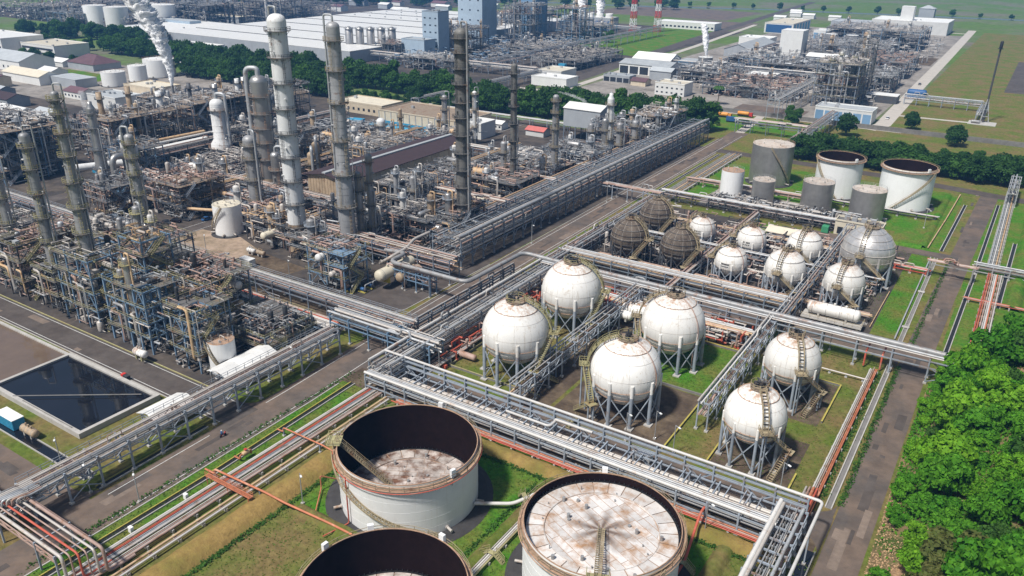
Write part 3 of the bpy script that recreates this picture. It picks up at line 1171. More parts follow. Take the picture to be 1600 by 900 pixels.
def sphere_tank(label, x, y, c, r, m='sphere_white', legs=10, az=-100, turn=60, group='pressure spheres', detail=True, rings=(.78, -.25, -.55), leg_m='steel_pale', ring_m='rust_rim', stair_m='stair_tan', marks=False):
    T = thing('pressure_sphere', label, 'sphere', (x, y, 0), group)
    b = MB()
    sphere_shell(b, (x, y, c), r)
    sh = bpy.data.objects.new('shell', mk_mesh('shell', b, m, (x, y, c)))
    COL.objects.link(sh)
    sh.parent = T
    sh.location = (0, 0, c)
    b = MB()
    for f in (.55, .1, -.4):
        rr = math.sqrt(1 - f * f) * r + .01
        b.tube(arc(x, y, rr, 0, 2 * math.pi, c + f * r, c + f * r, 40), .035, 4, False)
    for i in range(12):
        a = 2 * math.pi * i / 12
        b.tube([(x + (r + .01) * math.cos(e) * math.cos(a), y + (r + .01) * math.cos(e) * math.sin(a), c + (r + .01) * math.sin(e)) for e in np.linspace(1.2, -1.2, 14)], .035, 4, False)
    part(T, 'weld_seams', b, 'weld', kind='stuff')
    for f in rings:
        rr = math.sqrt(1 - f * f) * r + .16
        z = c + f * r
        b = MB()
        b.tube(arc(x, y, rr, 0, 2 * math.pi, z, z, 40), .07, 5, False)
        k = 20
        for i in range(k):
            a = 2 * math.pi * (i + .5) / k
            b.bar((x + (rr - .1) * math.cos(a), y + (rr - .1) * math.sin(a), z - .3), (x + rr * math.cos(a), y + rr * math.sin(a), z + .25), .09)
        part(T, 'spray_ring', b, ring_m)
    la = [2 * math.pi * (i + .5) / legs for i in range(legs)]
    ft = [(x + (r * .985) * math.cos(a), y + (r * .985) * math.sin(a)) for a in la]
    lr = .42 if r > 7 else .32
    for (px, py) in ft:
        pcyl(T, 'leg', leg_m, (px, py, .3), (px, py, c - r * .35), lr, 10)
        pcyl(T, 'leg_cap', m, (px, py, c - r * .35), (px, py, c + r * .02), lr * 1.02, 10)
        pbox(T, 'footing', 'concrete', (px, py, .16), (lr * 4, lr * 4, .32))
    for i in range(legs):
        p, q = ft[i], ft[(i + 1) % legs]
        z0, z1 = .7, c - r * .42
        b = MB()
        b.bar((*p, z0), (*q, z1), .2)
        b.bar((*p, z1), (*q, z0), .2)
        part(T, 'brace', b, leg_m)
    if marks:
        b = MB()
        rg = random.Random(int(x * 13))
        a1 = math.atan2(-y, -x) - .35
        for row, (el, h_) in enumerate(((-.02, .55), (-.16, .32))):
            u = -.26
            while u < .26:
                w = rg.uniform(.02, .045)
                if rg.random() < .82:
                    q = []
                    for du, de in ((0, 0), (w, 0), (w, h_ / r), (0, h_ / r)):
                        aa, ee = a1 + u + du, el + de
                        q.append((x + (r + .03) * math.cos(ee) * math.cos(aa), y + (r + .03) * math.cos(ee) * math.sin(aa), c + (r + .03) * math.sin(ee)))
                    b.add(q, [(0, 1, 2, 3)])
                u += w + .012
        part(T, 'lettering', b, 'black', kind='stuff')
    # top platform
    zt = c + r * .965
    pr = r * .30
    b = MB()
    b.ring(x, y, zt + .25, .2, pr, .12, 14)
    tp = part(T, 'top_platform', b, 'deck_tan')
    b = MB()
    b.rail(arc(x, y, pr - .05, 0, 2 * math.pi, zt + .35, zt + .35, 10), 1.15, 1.6, .09)
    part(tp, 'handrail', b, stair_m)
    b = MB()
    rg = random.Random(int(x * 7 + y))
    for i in range(9 if detail else 5):
        a, d = rg.uniform(0, 6.28), rg.uniform(.1, .75) * pr
        px, py = x + d * math.cos(a), y + d * math.sin(a)
        hh = rg.uniform(.8, 1.9)
        b.tube(bend([(px, py, zt), (px, py, zt + hh), (px + rg.uniform(-1.2, 1.2), py + rg.uniform(-1.2, 1.2), zt + hh)], .3), rg.uniform(.1, .22), 6)
        b.cbox((px, py, zt + hh * .6), (.45, .45, .4), a)
    part(T, 'valves', b, 'machine', kind='stuff')
    # meridian pipe
    b = MB()
    a = R(az + 145)
    pts = [(x + (r + .2) * math.cos(e) * math.cos(a), y + (r + .2) * math.cos(e) * math.sin(a), c + (r + .2) * math.sin(e)) for e in np.linspace(1.35, -.5, 14)]
    pts.append((pts[-1][0], pts[-1][1], .5))
    b.tube(pts, .13, 6)
    part(T, 'riser_pipe', b, 'pipe_pink')
    # stair: down the meridian, then a flight round the equator to the ground
    b = MB()
    a = R(az)
    P = []
    for e in np.linspace(1.28, .08, 7):
        P.append(Vector((x + (r + .9) * math.cos(e) * math.cos(a), y + (r + .9) * math.cos(e) * math.sin(a), c + (r + .8) * math.sin(e))))
    for p, q in zip(P[:-1], P[1:]):
        b.stair(p, q, 1.2, .5)
    part(T, 'upper_stair', b, stair_m)
    b = MB()
    end = P[-1]
    a2 = a + R(turn)
    rr = r + 1.1
    pl = end + Vector((math.cos(a) * .5, math.sin(a) * .5, 0))
    b.cbox(pl, (2.4, 2.4, .12), a)
    ca, sa = math.cos(a), math.sin(a)
    b.rail([pl + Vector((ux * ca - uy * sa, ux * sa + uy * ca, .06)) for ux, uy in ((-1.1, 1.2), (1.2, 1.2), (1.2, -1.2), (-1.1, -1.2))], 1.1, 1.2, .08)
    part(T, 'landing', b, stair_m)
    mid = Vector((x + (rr + .4) * math.cos(a2), y + (rr + .4) * math.sin(a2), max(2.2, c * .45)))
    b = MB()
    b.stair(pl, mid, 1.2, .5)
    b.cbox(mid, (2.2, 2.2, .12), a2)
    a3 = a2 - R(turn) * .8
    low = Vector((x + (rr + 1.8) * math.cos(a3), y + (rr + 1.8) * math.sin(a3), .15))
    b.stair(mid, low, 1.2, .5)
    part(T, 'lower_stair', b, stair_m)
    for pp in (pl, mid):
        for g in (-1, 1):
            t = Vector((-math.sin(a2), math.cos(a2), 0)) * .9 * g
            pbar(T, 'stair_post', leg_m, (pp.x + t.x, pp.y + t.y, 0), (pp.x + t.x, pp.y + t.y, pp.z), .3)
    return T


sphere_tank('white sphere nearest the road junction with stair down its road side', *(-94.0, 148.3), 11.9, 8.2, az=20, turn=-50, stair_m='yellow')
sphere_tank('white sphere behind the one nearest the road junction', *(-95.6, 179.4), 11.4, 8.2, az=15, turn=-45, stair_m='yellow')
sphere_tank('large white sphere over bare brown dirt in the middle', *(-63.9, 147.7), 10.9, 8.0, az=-155, turn=40, stair_m='yellow')
sphere_tank('white sphere standing over a lush green grass plot', *(-64.3, 176.3), 10.8, 8.0, az=-165, turn=40)
sphere_tank('white sphere in front of the pair near the east road', *(-33.7, 146.1), 10.6, 6.3, az=-58, turn=52, legs=8)
sphere_tank('rear white sphere of the pair near the east road', *(-33.9, 175.2), 10.1, 6.4, az=-62, turn=52, legs=8)
SB = 'small spheres in the back yard'
for (px, py, r, m, lab) in ((984, 369, 6.3, 'sphere_brown', 'stained brown sphere nearest the main road'),
                            (1026, 335, 6.0, 'sphere_brown', 'stained brown sphere at the rear of the three'),
                            (1062, 383, 6.2, 'sphere_brown', 'stained brown sphere closest to the white spheres'),
                            (1097, 357, 4.5, 'sphere_white', 'small white sphere just behind the front brown sphere'),
                            (1142, 407, 4.9, 'sphere_white', 'small white sphere at the near end of the small white row'),
                            (1174, 374, 4.8, 'sphere_white', 'small white sphere in the middle of the rear row'),
                            (1227, 419, 6.0, 'sphere_white', 'mid sized white sphere between the small white one and the horizontal drum'),
                            (1257, 385, 5.7, 'sphere_white', 'white sphere beside the big silver one in the rear row'),
                            (1356, 392, 8.0, 'silver_plate', 'big shiny silver clad sphere with ringed seams'),
                            (1319, 440, 5.8, 'sphere_white', 'white sphere above the horizontal white drum')):
    c = r + 2.3
    w = {984: (-104.1, 235.3), 1026: (-106.4, 263.1), 1062: (-86.9, 237.0), 1097: (-88.4, 261.9), 1142: (-69.3, 236.5), 1174: (-70.1, 259.9),
         1227: (-52.5, 236.9), 1257: (-52.8, 260.7), 1356: (-33.6, 261.5), 1319: (-35.1, 236.6)}[px]
    br = m == 'sphere_brown'
    rings = (.8, .55, .3, .05, -.2, -.45, -.68) if br else ((.85, .65, .4, .1, -.2, -.5) if m == 'silver_plate' else (.6, -.3))
    sphere_tank(lab, *w, c, r, m, legs=10 if r > 5.5 else 8, az=-10 if br else (-95 if px > 1200 else -170), turn=45 if px > 1200 else -45, group=SB, detail=False, rings=rings,
                leg_m='steel_dark' if br else 'steel_pale', ring_m='steel_dark' if br else 'pipe_pale', marks=not br and px != 1356)
# ------------------------------------------------------------------ pipe racks
PAL = ['pipe_pale'] * 5 + ['galv'] * 5 + ['pipe_pink'] * 2 + ['pipe_grey'] * 3 + ['pipe_white'] * 2
PAL_RUST = ['pipe_pale'] * 4 + ['pipe_pink'] * 4 + ['pipe_tan'] * 2 + ['pipe_grey'] * 3 + ['galv'] * 2
PAL_LOW = ['pipe_pale'] * 4 + ['pipe_pink'] * 3 + ['pipe_white'] * 3 + ['pipe_grey'] * 2 + ['pipe_red'] * 1


def rack(label, axis, c, w, s0, s1, levels, sp=6.0, fill=(), pipes=(), m='steel', col=.32, ext=None, brace=3, group='pipe racks', seed=1, rail=None, stringers=True,
         name='pipe_rack', outrig=0.0, loops=True, truss=False, base_z=0.0, fewer=False, plates=True):
    """axis 'x' or 'y' is the running direction, c the centre line of the other axis; levels = beam heights; fill = [(level index, n, palette)]"""
    rg = random.Random(seed)

    def P(s, o, z):
        return (s, c + o, z) if axis == 'x' else (c + o, s, z)

    T = thing(name, label, 'pipe rack', P((s0 + s1) / 2, 0, 0)[:2], group)
    n = max(1, int(round((s1 - s0) / sp)))
    top = ext or levels[-1] + .25
    ss = [s0 + (s1 - s0) * i / n for i in range(n + 1)]
    for i, s in enumerate(ss):
        for g in (-1, 1):
            pbar(T, 'column', m, P(s, g * w / 2, base_z), P(s, g * w / 2, top), col)
            if plates and base_z < .1:
                pbox(T, 'footing', 'concrete', P(s, g * w / 2, .2), (.8, .8, .4))
        for z in levels:
            pbar(T, 'crossbeam', m, P(s, -w / 2 - outrig, z), P(s, w / 2 + outrig, z), .26, .34)
        if not fewer and brace and i < n and i % brace == 1:
            for g in (-1, 1):
                b = MB()
                b.bar(P(ss[i], g * w / 2, .6), P(ss[i + 1], g * w / 2, levels[0] - .2), .16)
                b.bar(P(ss[i + 1], g * w / 2, .6), P(ss[i], g * w / 2, levels[0] - .2), .16)
                part(T, 'brace', b, m)
    if stringers:
        for z in levels:
            for g in (-1, 1):
                pbar(T, 'stringer', m, P(s0, g * w / 2, z - .45), P(s1, g * w / 2, z - .45), .18, .3)
    if truss and len(levels) > 1:
        for g in (-1, 1):
            for i in range(n):
                b = MB()
                k = max(1, int(round((ss[i + 1] - ss[i]) / 3.2)))
                for j in range(k):
                    a, e = ss[i] + (ss[i + 1] - ss[i]) * j / k, ss[i] + (ss[i + 1] - ss[i]) * (j + 1) / k
                    lo, hi = levels[-2], levels[-1]
                    b.bar(P(a, g * w / 2, lo if j % 2 else hi), P(e, g * w / 2, hi if j % 2 else lo), .15)
                    b.bar(P(a, g * w / 2, lo), P(a, g * w / 2, hi), .13)
                part(T, 'truss_web', b, m)
    for (li, k, pal) in fill:
        z = levels[li] + .2
        offs = sorted(rg.uniform(-w / 2 - outrig + .25, w / 2 + outrig - .25) for _ in range(k))
        offs = [(-w / 2 - outrig + .3) + (w + 2 * outrig - .6) * (j + .5 + rg.uniform(-.25, .25)) / k for j in range(k)]
        for o in offs:
            r = rg.choice((.09, .12, .15, .15, .2, .26, .32))
            r = min(r, (w + 2 * outrig) / k * .42)
            mm = rg.choice(pal)
            a, e = s0 - rg.uniform(0, 1.5), s1 + rg.uniform(0, 1.5)
            if not loops or rg.random() > .35:
                pcyl(T, 'pipe', mm, P(a, o, z + r), P(e, o, z + r), r, 8)
            else:
                q = rg.uniform(a + 4, e - 8)
                u = rg.uniform(.8, 1.8)
                pts = [P(a, o, z + r), P(q, o, z + r), P(q, o, z + r + u), P(q + 3, o, z + r + u), P(q + 3, o, z + r), P(e, o, z + r)]
                b = MB()
                b.tube(bend(pts, r * 2.5 + .1, 2), r, 7)
                part(T, 'pipe', b, mm)
    for (o, z, r, mm) in pipes:
        b = MB()
        L = s1 - s0
        b.tube([P(s0 - .5, o, z), P(s1 + .5, o, z)], r, 12 if r > .4 else 8)
        k = int(L / 9)
        for j in range(k):
            s = s0 + L * (j + .5) / k
            b.tube([P(s - .12, o, z), P(s + .12, o, z)], r * 1.12, 12 if r > .4 else 8)
        part(T, 'pipe', b, mm)
    if rail:
        for g in (-1, 1):
            b = MB()
            b.rail([P(s0, g * (w / 2), levels[-1] + .2), P(s1, g * (w / 2), levels[-1] + .2)], 1.15, 2.4, .08)
            part(T, 'handrail', b, rail)
    return T


def pipes_low(label, axis, c, w, s0, s1, n, pal, z=.75, sp=5.0, seed=3, group='ground level pipe runs', name='pipe_run', rmax=.3, sleeper='concrete'):
    rg = random.Random(seed)

    def P(s, o, z):
        return (s, c + o, z) if axis == 'x' else (c + o, s, z)

    T = thing(name, label, 'pipe run', P((s0 + s1) / 2, 0, 0)[:2], group)
    k = int((s1 - s0) / sp)
    for i in range(k + 1):
        s = s0 + (s1 - s0) * i / k
        d = (.4, w + .3, z - .05) if axis == 'x' else (w + .3, .4, z - .05)
        pbox(T, 'sleeper', sleeper, P(s, 0, (z - .05) / 2), d)
    for j in range(n):
        o = -w / 2 + w * (j + .5 + rg.uniform(-.2, .2)) / n
        r = min(rg.choice((.1, .14, .18, .22, rmax)), w / n * .44)
        pcyl(T, 'pipe', pal[j % len(pal)] if len(pal) == n else rg.choice(pal), P(s0 - rg.uniform(0, 2), o, z + r), P(s1 + rg.uniform(0, 2), o, z + r), r, 8)
    return T


def pipe_thing(label, pts, r, m='pipe_pale', n=10, rad=None, name='pipeline', posts=(), post_m='steel', group=None, cat='pipe'):
    b = MB()
    b.tube(bend(pts, rad or r * 3.2, 4), r, n)
    if not posts:
        return solid(name, b, m, label, cat, group)
    T = thing(name, label, cat, (pts[0][0], pts[0][1], 0), group)
    part(T, 'pipe', b, m)
    for (x, y, z) in posts:
        pbar(T, 'support_post', post_m, (x, y, 0), (x, y, z), .25)
        pbox(T, 'footing', 'concrete', (x, y, .15), (.6, .6, .3))
    return T


# road-side rack at the lower left
rack('pale steel truss rack on slanted legs beside the dark pond', 'y', -139.4, 4.6, 52, 131, (4.6, 6.8), 6.6, [(0, 8, PAL), (1, 9, PAL)], m='steel_pale', truss=True, seed=11, rail='steel_pale', col=.36)
b = MB()
for (yy) in (70, 83, 96, 109, 122):
    pass
T = rack('short pipe rack of stacked insulated bends at the lower left corner', 'x', 47.2, 6.2, -176, -141.5, (3.6, 5.4), 6.5, [(0, 8, PAL), (1, 9, PAL)], m='steel', seed=12)
for j in range(9):
    x = -141.0 + j * .55
    y = 44.6 + j * .62
    b = MB()
    b.tube(bend([(x - 6, y, 5.9), (x, y, 5.9), (x, y, 7.3), (x + .5, 51, 7.3), (x + .5, 51.6, 7.1), (x + .5, 54, 7.1)], .8, 3), .2, 7)
    part(T, 'pipe_bend', b, random.Random(j).choice(PAL))
    b = MB()
    b.tube(bend([(x - 6, y, 4.1), (x + .3, y, 4.1), (x + .3, y, 5.2), (x + .3, 54, 5.2)], .8, 3), .18, 7)
    part(T, 'pipe_bend', b, random.Random(j + 50).choice(PAL))
T = thing('pipe_bridge', 'pinkish pipe bridge crossing the road and dropping to the ground pipes', 'pipe bridge', (-126, 49, 0))
for j in range(6):
    y = 46.4 + j * 1.0
    r = (.3, .16, .2, .14, .22, .3)[j]
    b = MB()
    b.tube(bend([(-141, y, 6.1), (-117.2 + j * .7, y, 6.1), (-117.2 + j * .7, y, .95), (-117.2 + j * .7, y + 5, .95)], 1.0, 4), r, 8)
    part(T, 'pipe', b, ('pipe_pale', 'pipe_pink', 'pipe_red', 'pipe_pink', 'pipe_pale', 'pipe_pink')[j])
for x in (-141, -136.8, -124.6, -118.5):
    for y in (45.9, 52.0):
        pbar(T, 'column', 'steel_pale', (x, y, 0), (x, y, 6.0), .3)
    pbar(T, 'crossbeam', 'steel_pale', (x, 45.7, 5.65), (x, 52.2, 5.65), .25, .3)
for y in (45.9, 52.0):
    for z in (4.6, 5.6):
        pbar(T, 'stringer', 'pipe_pink', (-141, y, z), (-118.5, y, z), .16, .25)
    b = MB()
    for k in range(9):
        a = -141 + 22.5 * k / 9
        b.bar((a, y, 4.6 if k % 2 else 5.6), (a + 2.5, y, 5.6 if k % 2 else 4.6), .13)
    part(T, 'truss_web', b, 'pipe_pink')

# pipeway beside the main road
pipes_low('broad bed of parallel ground pipes along the main road', 'y', -116.6, 5.2, 28, 121, 11,
          ['pipe_white', 'pipe_pale', 'pipe_red', 'pipe_red', 'galv', 'galv', 'pipe_pale', 'pipe_white', 'pipe_pink', 'pipe_pale', 'pipe_pink'], seed=5)
pipes_low('narrow bed of pale ground pipes beside the broad pipe bed', 'y', -111.8, 2.0, 28, 119, 4, ['pipe_pale', 'pipe_tan', 'pipe_pink', 'pipe_white'], seed=6)
pipe_thing('orange red fire pipe crossing over the ground pipes to the open tank', [(-124, 79, 1.0), (-121, 79, 1.0), (-121, 79, 2.2), (-107, 79.6, 2.2), (-102, 80, 1.6), (-91, 81, 1.0), (-85, 81, 1.0)], .22, 'pipe_orange', posts=[(-121, 79, 2), (-108.5, 79.6, 2)])
pipe_thing('thin orange fire pipe crossing the ground pipes toward the bank', [(-123, 97, 1.0), (-121, 97, 1.0), (-121, 97, 2.1), (-109, 97, 2.1), (-101, 97, 1.2), (-98, 97, 1.2)], .16, 'pipe_orange', posts=[(-121, 97, 2), (-110, 97, 2)])
T = thing('foot_bridge', 'red steel plank bridge over the ground pipes', 'bridge', (-116, 77.4, 0))
pbox(T, 'walkway', 'pipe_orange', (-114.5, 77.2, 2.0), (13, 1.0, .12))
for x in (-120.6, -114.5, -108.5):
    for y in (76.8, 77.6):
        pbar(T, 'leg', 'pipe_orange', (x, y, 0), (x, y, 2.0), .14)
for y in (76.75, 77.65):
    b = MB()
    b.rail([(-121, y, 2.06), (-108, y, 2.06)], .9, 2.2, .06)
    part(T, 'handrail', b, 'pipe_orange')

# rack along the unit road (behind unit one)
rack('long grey pipe rack along the unit road with tall handrail posts', 'x', 147.2, 4.4, -430, -126, (4.2, 5.8), 7.5, [(0, 8, PAL), (1, 6, PAL)], m='steel', seed=21, rail='steel_pale', brace=4)
pipes_low('red and pink ground pipes beside the unit rack', 'x', 142.6, 2.6, -430, -150, 7, ['pipe_pink', 'pipe_red', 'pipe_orange', 'pipe_red', 'pipe_pale', 'pipe_pink', 'pipe_pale'], seed=22, z=1.2)
rack('low rack of pale insulated pipes ending beside the grass verge', 'x', 137.6, 4.2, -185, -146, (2.8,), 6.5, [(0, 9, ['pipe_white', 'pipe_pale', 'pipe_white'])], m='steel_blue', seed=23, brace=0)
rack('pipe rack bridging the main road toward the spheres', 'x', 139.5, 5.5, -146, -112, (5.2, 7.0), 7, [(0, 8, PAL), (1, 6, PAL)], m='steel_blue', seed=24, brace=0)

# junction rack toward the spheres
rack('junction rack of silver pipes running between the main road and the spheres', 'y', -116.8, 7.0, 124, 205, (3.2, 5.0, 6.6), 6.2, [(0, 10, PAL_RUST), (1, 11, PAL), (2, 5, PAL)], m='steel', seed=31, pipes=[(-3.0, 7.2, .34, 'pipe_white'), (3.3, 7.6, .3, 'galv')])
pipes_low('bundle of rusty ground pipes beside the junction rack', 'y', -111.3, 2.4, 138, 198, 6, PAL_RUST, seed=32, z=1.4)

# front rack
T = rack('long white cross beam rack in front of the spheres', 'x', 124.6, 7.2, -119, -22, (2.2, 4.4), 6.1, [(0, 9, PAL_LOW)], m='steel_pale', seed=41, brace=3, stringers=True, loops=False,
         pipes=[(-3.2, 4.95, .34, 'pipe_white'), (-2.3, 4.8, .2, 'galv'), (-1.7, 4.8, .2, 'galv'), (-1.1, 4.75, .14, 'pipe_pale')])
for k in range(32):
    x = -117.5 + k * 3.05
    pbar(T, 'crossbeam', 'steel_pale', (x, 123.2, 4.45), (x, 128.6, 4.45), .18, .2)
rack('row of tall white posts carrying one pale pipe along the front road', 'x', 129.0, .5, -119, -18, (5.6, 7.0), 6.1, [], m='steel_pale', seed=42, brace=2, pipes=[(0, 7.5, .3, 'pipe_white')], col=.3, plates=False)
pipes_low('red and rusty ground pipes under the front rack', 'x', 120.4, 1.6, -108, -24, 4, ['pipe_red', 'pipe_red', 'pipe_pink', 'pipe_orange'], seed=43, z=1.0)
pipe_thing('white pipe looping off the front rack near the middle', [(-82, 126, 4.9), (-71, 126, 4.9), (-71, 128.5, 4.9), (-71, 128.5, 5.3), (-62, 128.5, 5.3)], .3, 'pipe_white')
# east end turns toward the camera
rack('end of the front rack turning south with square white frames', 'y', -20.4, 5.6, 84, 128, (3.0, 4.6), 3.4, [(0, 8, PAL), (1, 4, PAL)], m='steel_pale', seed=44, brace=0, loops=False, pipes=[(-2.2, 5.2, .42, 'pipe_white')])
pipe_thing('pale overhead pipe bent round the corner of the east road', [(-24, 129.0, 7.5), (-15.6, 129.0, 7.5), (-15.6, 84, 7.5)], .3, 'pipe_white', posts=[(-15.6, 120, 7.4), (-15.6, 108, 7.4), (-15.6, 96, 7.4)], post_m='steel_pale')
# sphere racks
rack('lattice rack running between the two rows of big spheres', 'y', -84.8, 2.8, 134, 205, (4.4, 6.8), 6.4, [(0, 5, PAL_RUST), (1, 2, PAL)], m='steel_pale', truss=True, seed=51, pipes=[(-1.4, 7.5, .24, 'galv')])
rack('lattice rack beside the two spheres near the east road', 'y', -45.8, 2.4, 150, 206, (4.2, 7.0), 6.2, [(0, 4, PAL_RUST), (1, 1, PAL)], m='steel_pale', truss=True, seed=52, pipes=[(-1.2, 7.6, .24, 'pipe_pale')])
rack('tall rack continuing past the horizontal drum between small spheres', 'y', -45.4, 3.2, 206, 298, (3.6, 6.2), 6.4, [(0, 4, PAL_RUST), (1, 3, PAL)], m='steel', seed=53)
rack('rack behind the brown spheres with expansion loops', 'y', -80.5, 2.8, 205, 300, (2.0, 3.4), 6.4, [(0, 6, PAL_RUST), (1, 4, PAL_RUST)], m='steel', seed=54)
rack('long rack carrying the fat grey pipe across the east road', 'x', 202.6, 3.4, -118, 1.5, (4.8, 6.6), 8.5, [(1, 3, PAL)], m='steel_pale', seed=55, brace=4, pipes=[(.9, 7.6, .72, 'pipe_grey'), (-.6, 7.3, .34, 'galv'), (-1.5, 7.2, .2, 'pipe_pale')])
rack('rusty pipe rack just in front of the fat grey pipe', 'x', 196.0, 4.6, -116, -50, (2.0, 3.6), 6.5, [(0, 8, PAL_RUST), (1, 7, PAL_RUST)], m='steel', seed=56)
rack('grey rack along the near side of the brown spheres', 'x', 222.5, 4.4, -122, -47, (2.4, 4.2), 6.5, [(0, 8, PAL_RUST), (1, 7, PAL)], m='steel', seed=57)
rack('dark channel rack at the feet of the brown spheres', 'x', 230.2, 4.0, -112, -26, (1.8,), 6.5, [(0, 8, PAL_RUST)], m='steel_dark', seed=58, brace=0)
rack('narrow rack between the rows of small spheres', 'x', 254.0, 3.4, -118, -28, (2.6, 4.4), 7, [(0, 6, PAL_RUST), (1, 3, PAL)], m='steel', seed=59)
rack('rack behind the rear row of small spheres', 'x', 279.0, 3.0, -118, -30, (2.4,), 7, [(0, 7, PAL_RUST)], m='steel', seed=60, brace=0)
rack('dark pipe rack between the small spheres and the tank farm', 'x', 306.5, 4.2, -122, -40, (2.8, 4.4), 7, [(0, 8, PAL_RUST), (1, 5, PAL)], m='steel_dark', seed=61)
rack('pipe rack beside the main road behind the brown spheres', 'y', -121.5, 6.0, 210, 300, (2.2, 4.0), 6.5, [(0, 9, PAL_RUST), (1, 7, PAL_RUST)], m='steel', seed=62)
pipes_low('wide bed of pinkish pipes beside the main road toward the tank farm', 'y', -121.5, 7.0, 300, 398, 12, PAL_RUST, seed=63)
rack('pipe bridge crossing the main road beside the brown spheres', 'x', 297.5, 4.6, -147, -119, (5.6,), 6.5, [(0, 8, PAL_RUST)], m='steel_pale', seed=64, brace=0)
rack('low dark rack running through the tank farm', 'x', 341.5, 2.6, -118, -22, (1.6,), 7, [(0, 5, PAL)], m='steel_dark', seed=65, brace=0)
rack('red pipe bridge between the main road and the small tanks', 'x', 335.5, 2.6, -122, -70, (2.8,), 7, [(0, 5, ['pipe_pink', 'pipe_red'])], m='pipe_pink', seed=66, brace=0)
# east side
pipes_low('pair of cream and orange pipes on the grass beside the open drain', 'y', -18.7, 1.9, 134, 199, 5, ['pipe_white', 'pipe_pale', 'pipe_pink', 'pipe_orange', 'pipe_orange'], seed=71)
pipe_thing('bundle of orange pipes rising over the front road corner', [(-18.7, 139, .8), (-18.7, 137.5, .8), (-18.7, 137.5, 4.2), (-18.7, 128, 4.2), (-18.7, 128, 1.0)], .28, 'pipe_orange')
for j, dx in enumerate((-1.3, -.7, .6)):
    pipe_thing(('pale pipe at the outer side of the orange corner bundle', 'pink pipe in the orange corner bundle', 'red pipe at the drain side of the orange corner bundle')[j],
               [(-18.7 + dx, 141, .8), (-18.7 + dx, 137.2 + .3 * j, .8), (-18.7 + dx, 137.2 + .3 * j, 4.0), (-18.7 + dx, 128.5, 4.0), (-18.7 + dx, 128.5, 1.0)], .2, ('pipe_pale', 'pipe_pink', 'pipe_red')[j])
pipe_thing('dark red goalpost pipe arch above the grass near the sphere road', [(-21.5, 201, .6), (-21.5, 201, 4.6), (-21.5, 207.5, 4.6)], .24, 'pipe_red')
pipe_thing('second dark red pipe arch next to the sphere road', [(-17.6, 201, .6), (-17.6, 201, 4.6), (-17.6, 207.5, 4.6)], .24, 'pipe_red')
pipe_thing('cream pipe on low supports across the grass behind the east spheres', [(-30, 193, .9), (-19, 193, .9)], .2, 'pipe_pale', posts=[(-28, 193, .8), (-24, 193, .8), (-20, 193, .8)])
T = rack('red portal pipe bridge over the east road', 'x', 279.0, 3.0, -16.5, -4.0, (5.0,), 12.5, [(0, 6, ['pipe_red', 'pipe_pink', 'pipe_pink', 'pipe_pale'])], m='pipe_grey', seed=72, brace=0, col=.4, plates=False)
rack('long low red pipe rack on the grass beside the silver sphere', 'x', 279.0, 3.2, -36, -17, (1.4,), 5, [(0, 7, ['pipe_red', 'pipe_pink', 'pipe_red', 'pipe_pale'])], m='pipe_red', seed=73, brace=0)
pipes_low('silver pipes on ladder like sleepers along the far side of the east road', 'y', 1.0, 3.6, 296, 402, 6, ['galv', 'galv', 'pipe_white', 'galv', 'pipe_tan', 'pipe_pale'], seed=74, z=1.1, sp=4)
pipes_low('red and pink pipes on the slope beyond the east road', 'y', 2.2, 4.2, 204, 288, 8, ['pipe_red', 'pipe_orange', 'pipe_pink', 'pipe_pale', 'pipe_white', 'pipe_orange', 'pipe_pink', 'pipe_pale'], seed=75, z=.9)
rack('cross rack of silver manifolds at the end of the silver pipes', 'x', 290.5, 4.0, -3.6, 40, (1.6, 3.0), 5, [(0, 6, ['pipe_pink', 'galv', 'pipe_pale']), (1, 4, ['galv', 'pipe_pink'])], m='galv', seed=76, brace=0)
T = rack('tall silver gantry over the north road corner', 'y', 1.2, 3.6, 380, 404, (5.5, 7.5), 6, [(0, 5, ['galv', 'pipe_white']), (1, 3, ['galv'])], m='galv', seed=77, brace=0, truss=True)
pipes_low('red pipe pair running along the foot of the green hill', 'x', 262.5, 1.6, -3, 40, 3, ['pipe_red', 'pipe_pink', 'pipe_red'], seed=78, z=.9)
pipe_thing('tan pipe along the grass bank by the east road', [(-20.0, 306, .6), (-18.6, 345, .6), (-17.6, 386, .6)], .22, 'pipe_tan')
pipe_thing('silver pipe along the drain beside the yard road', [(-17.4, 222, .5), (-17.8, 296, .5)], .22, 'galv')
pipe_thing('thin cream pipe on the grass near the horizontal drum', [(-24.6, 226, .5), (-24.4, 256, .5)], .14, 'pipe_tan')

# big main rack along the main road
rack('huge multi level blue grey pipe rack along the main road', 'y', -151.5, 11.6, 196, 424, (5.0, 7.6, 10.2), 6.4, [(0, 12, PAL), (1, 14, PAL), (2, 7, PAL)], m='steel', seed=81, col=.42, brace=0, outrig=.4,
     pipes=[(5.0, 11.2, .55, 'galv'), (3.4, 10.9, .3, 'pipe_pale')])
T = thing('strut_row', 'row of forked struts under the roadside edge of the huge rack', 'struts', (-145.7, 310, 0))
for i in range(36):
    y = 196 + i * 6.4
    b = MB()
    b.bar((-145.4, y, 2.8), (-145.4, y - 1.6, 4.7), .22)
    b.bar((-145.4, y, 2.8), (-145.4, y + 1.6, 4.7), .22)
    part(T, 'strut', b, 'steel_pale')
rack('parallel rusty rack behind the huge main road rack', 'y', -163.5, 6.0, 206, 400, (4.6, 6.8), 7, [(0, 8, PAL_RUST), (1, 8, PAL_RUST)], m='steel', seed=82)
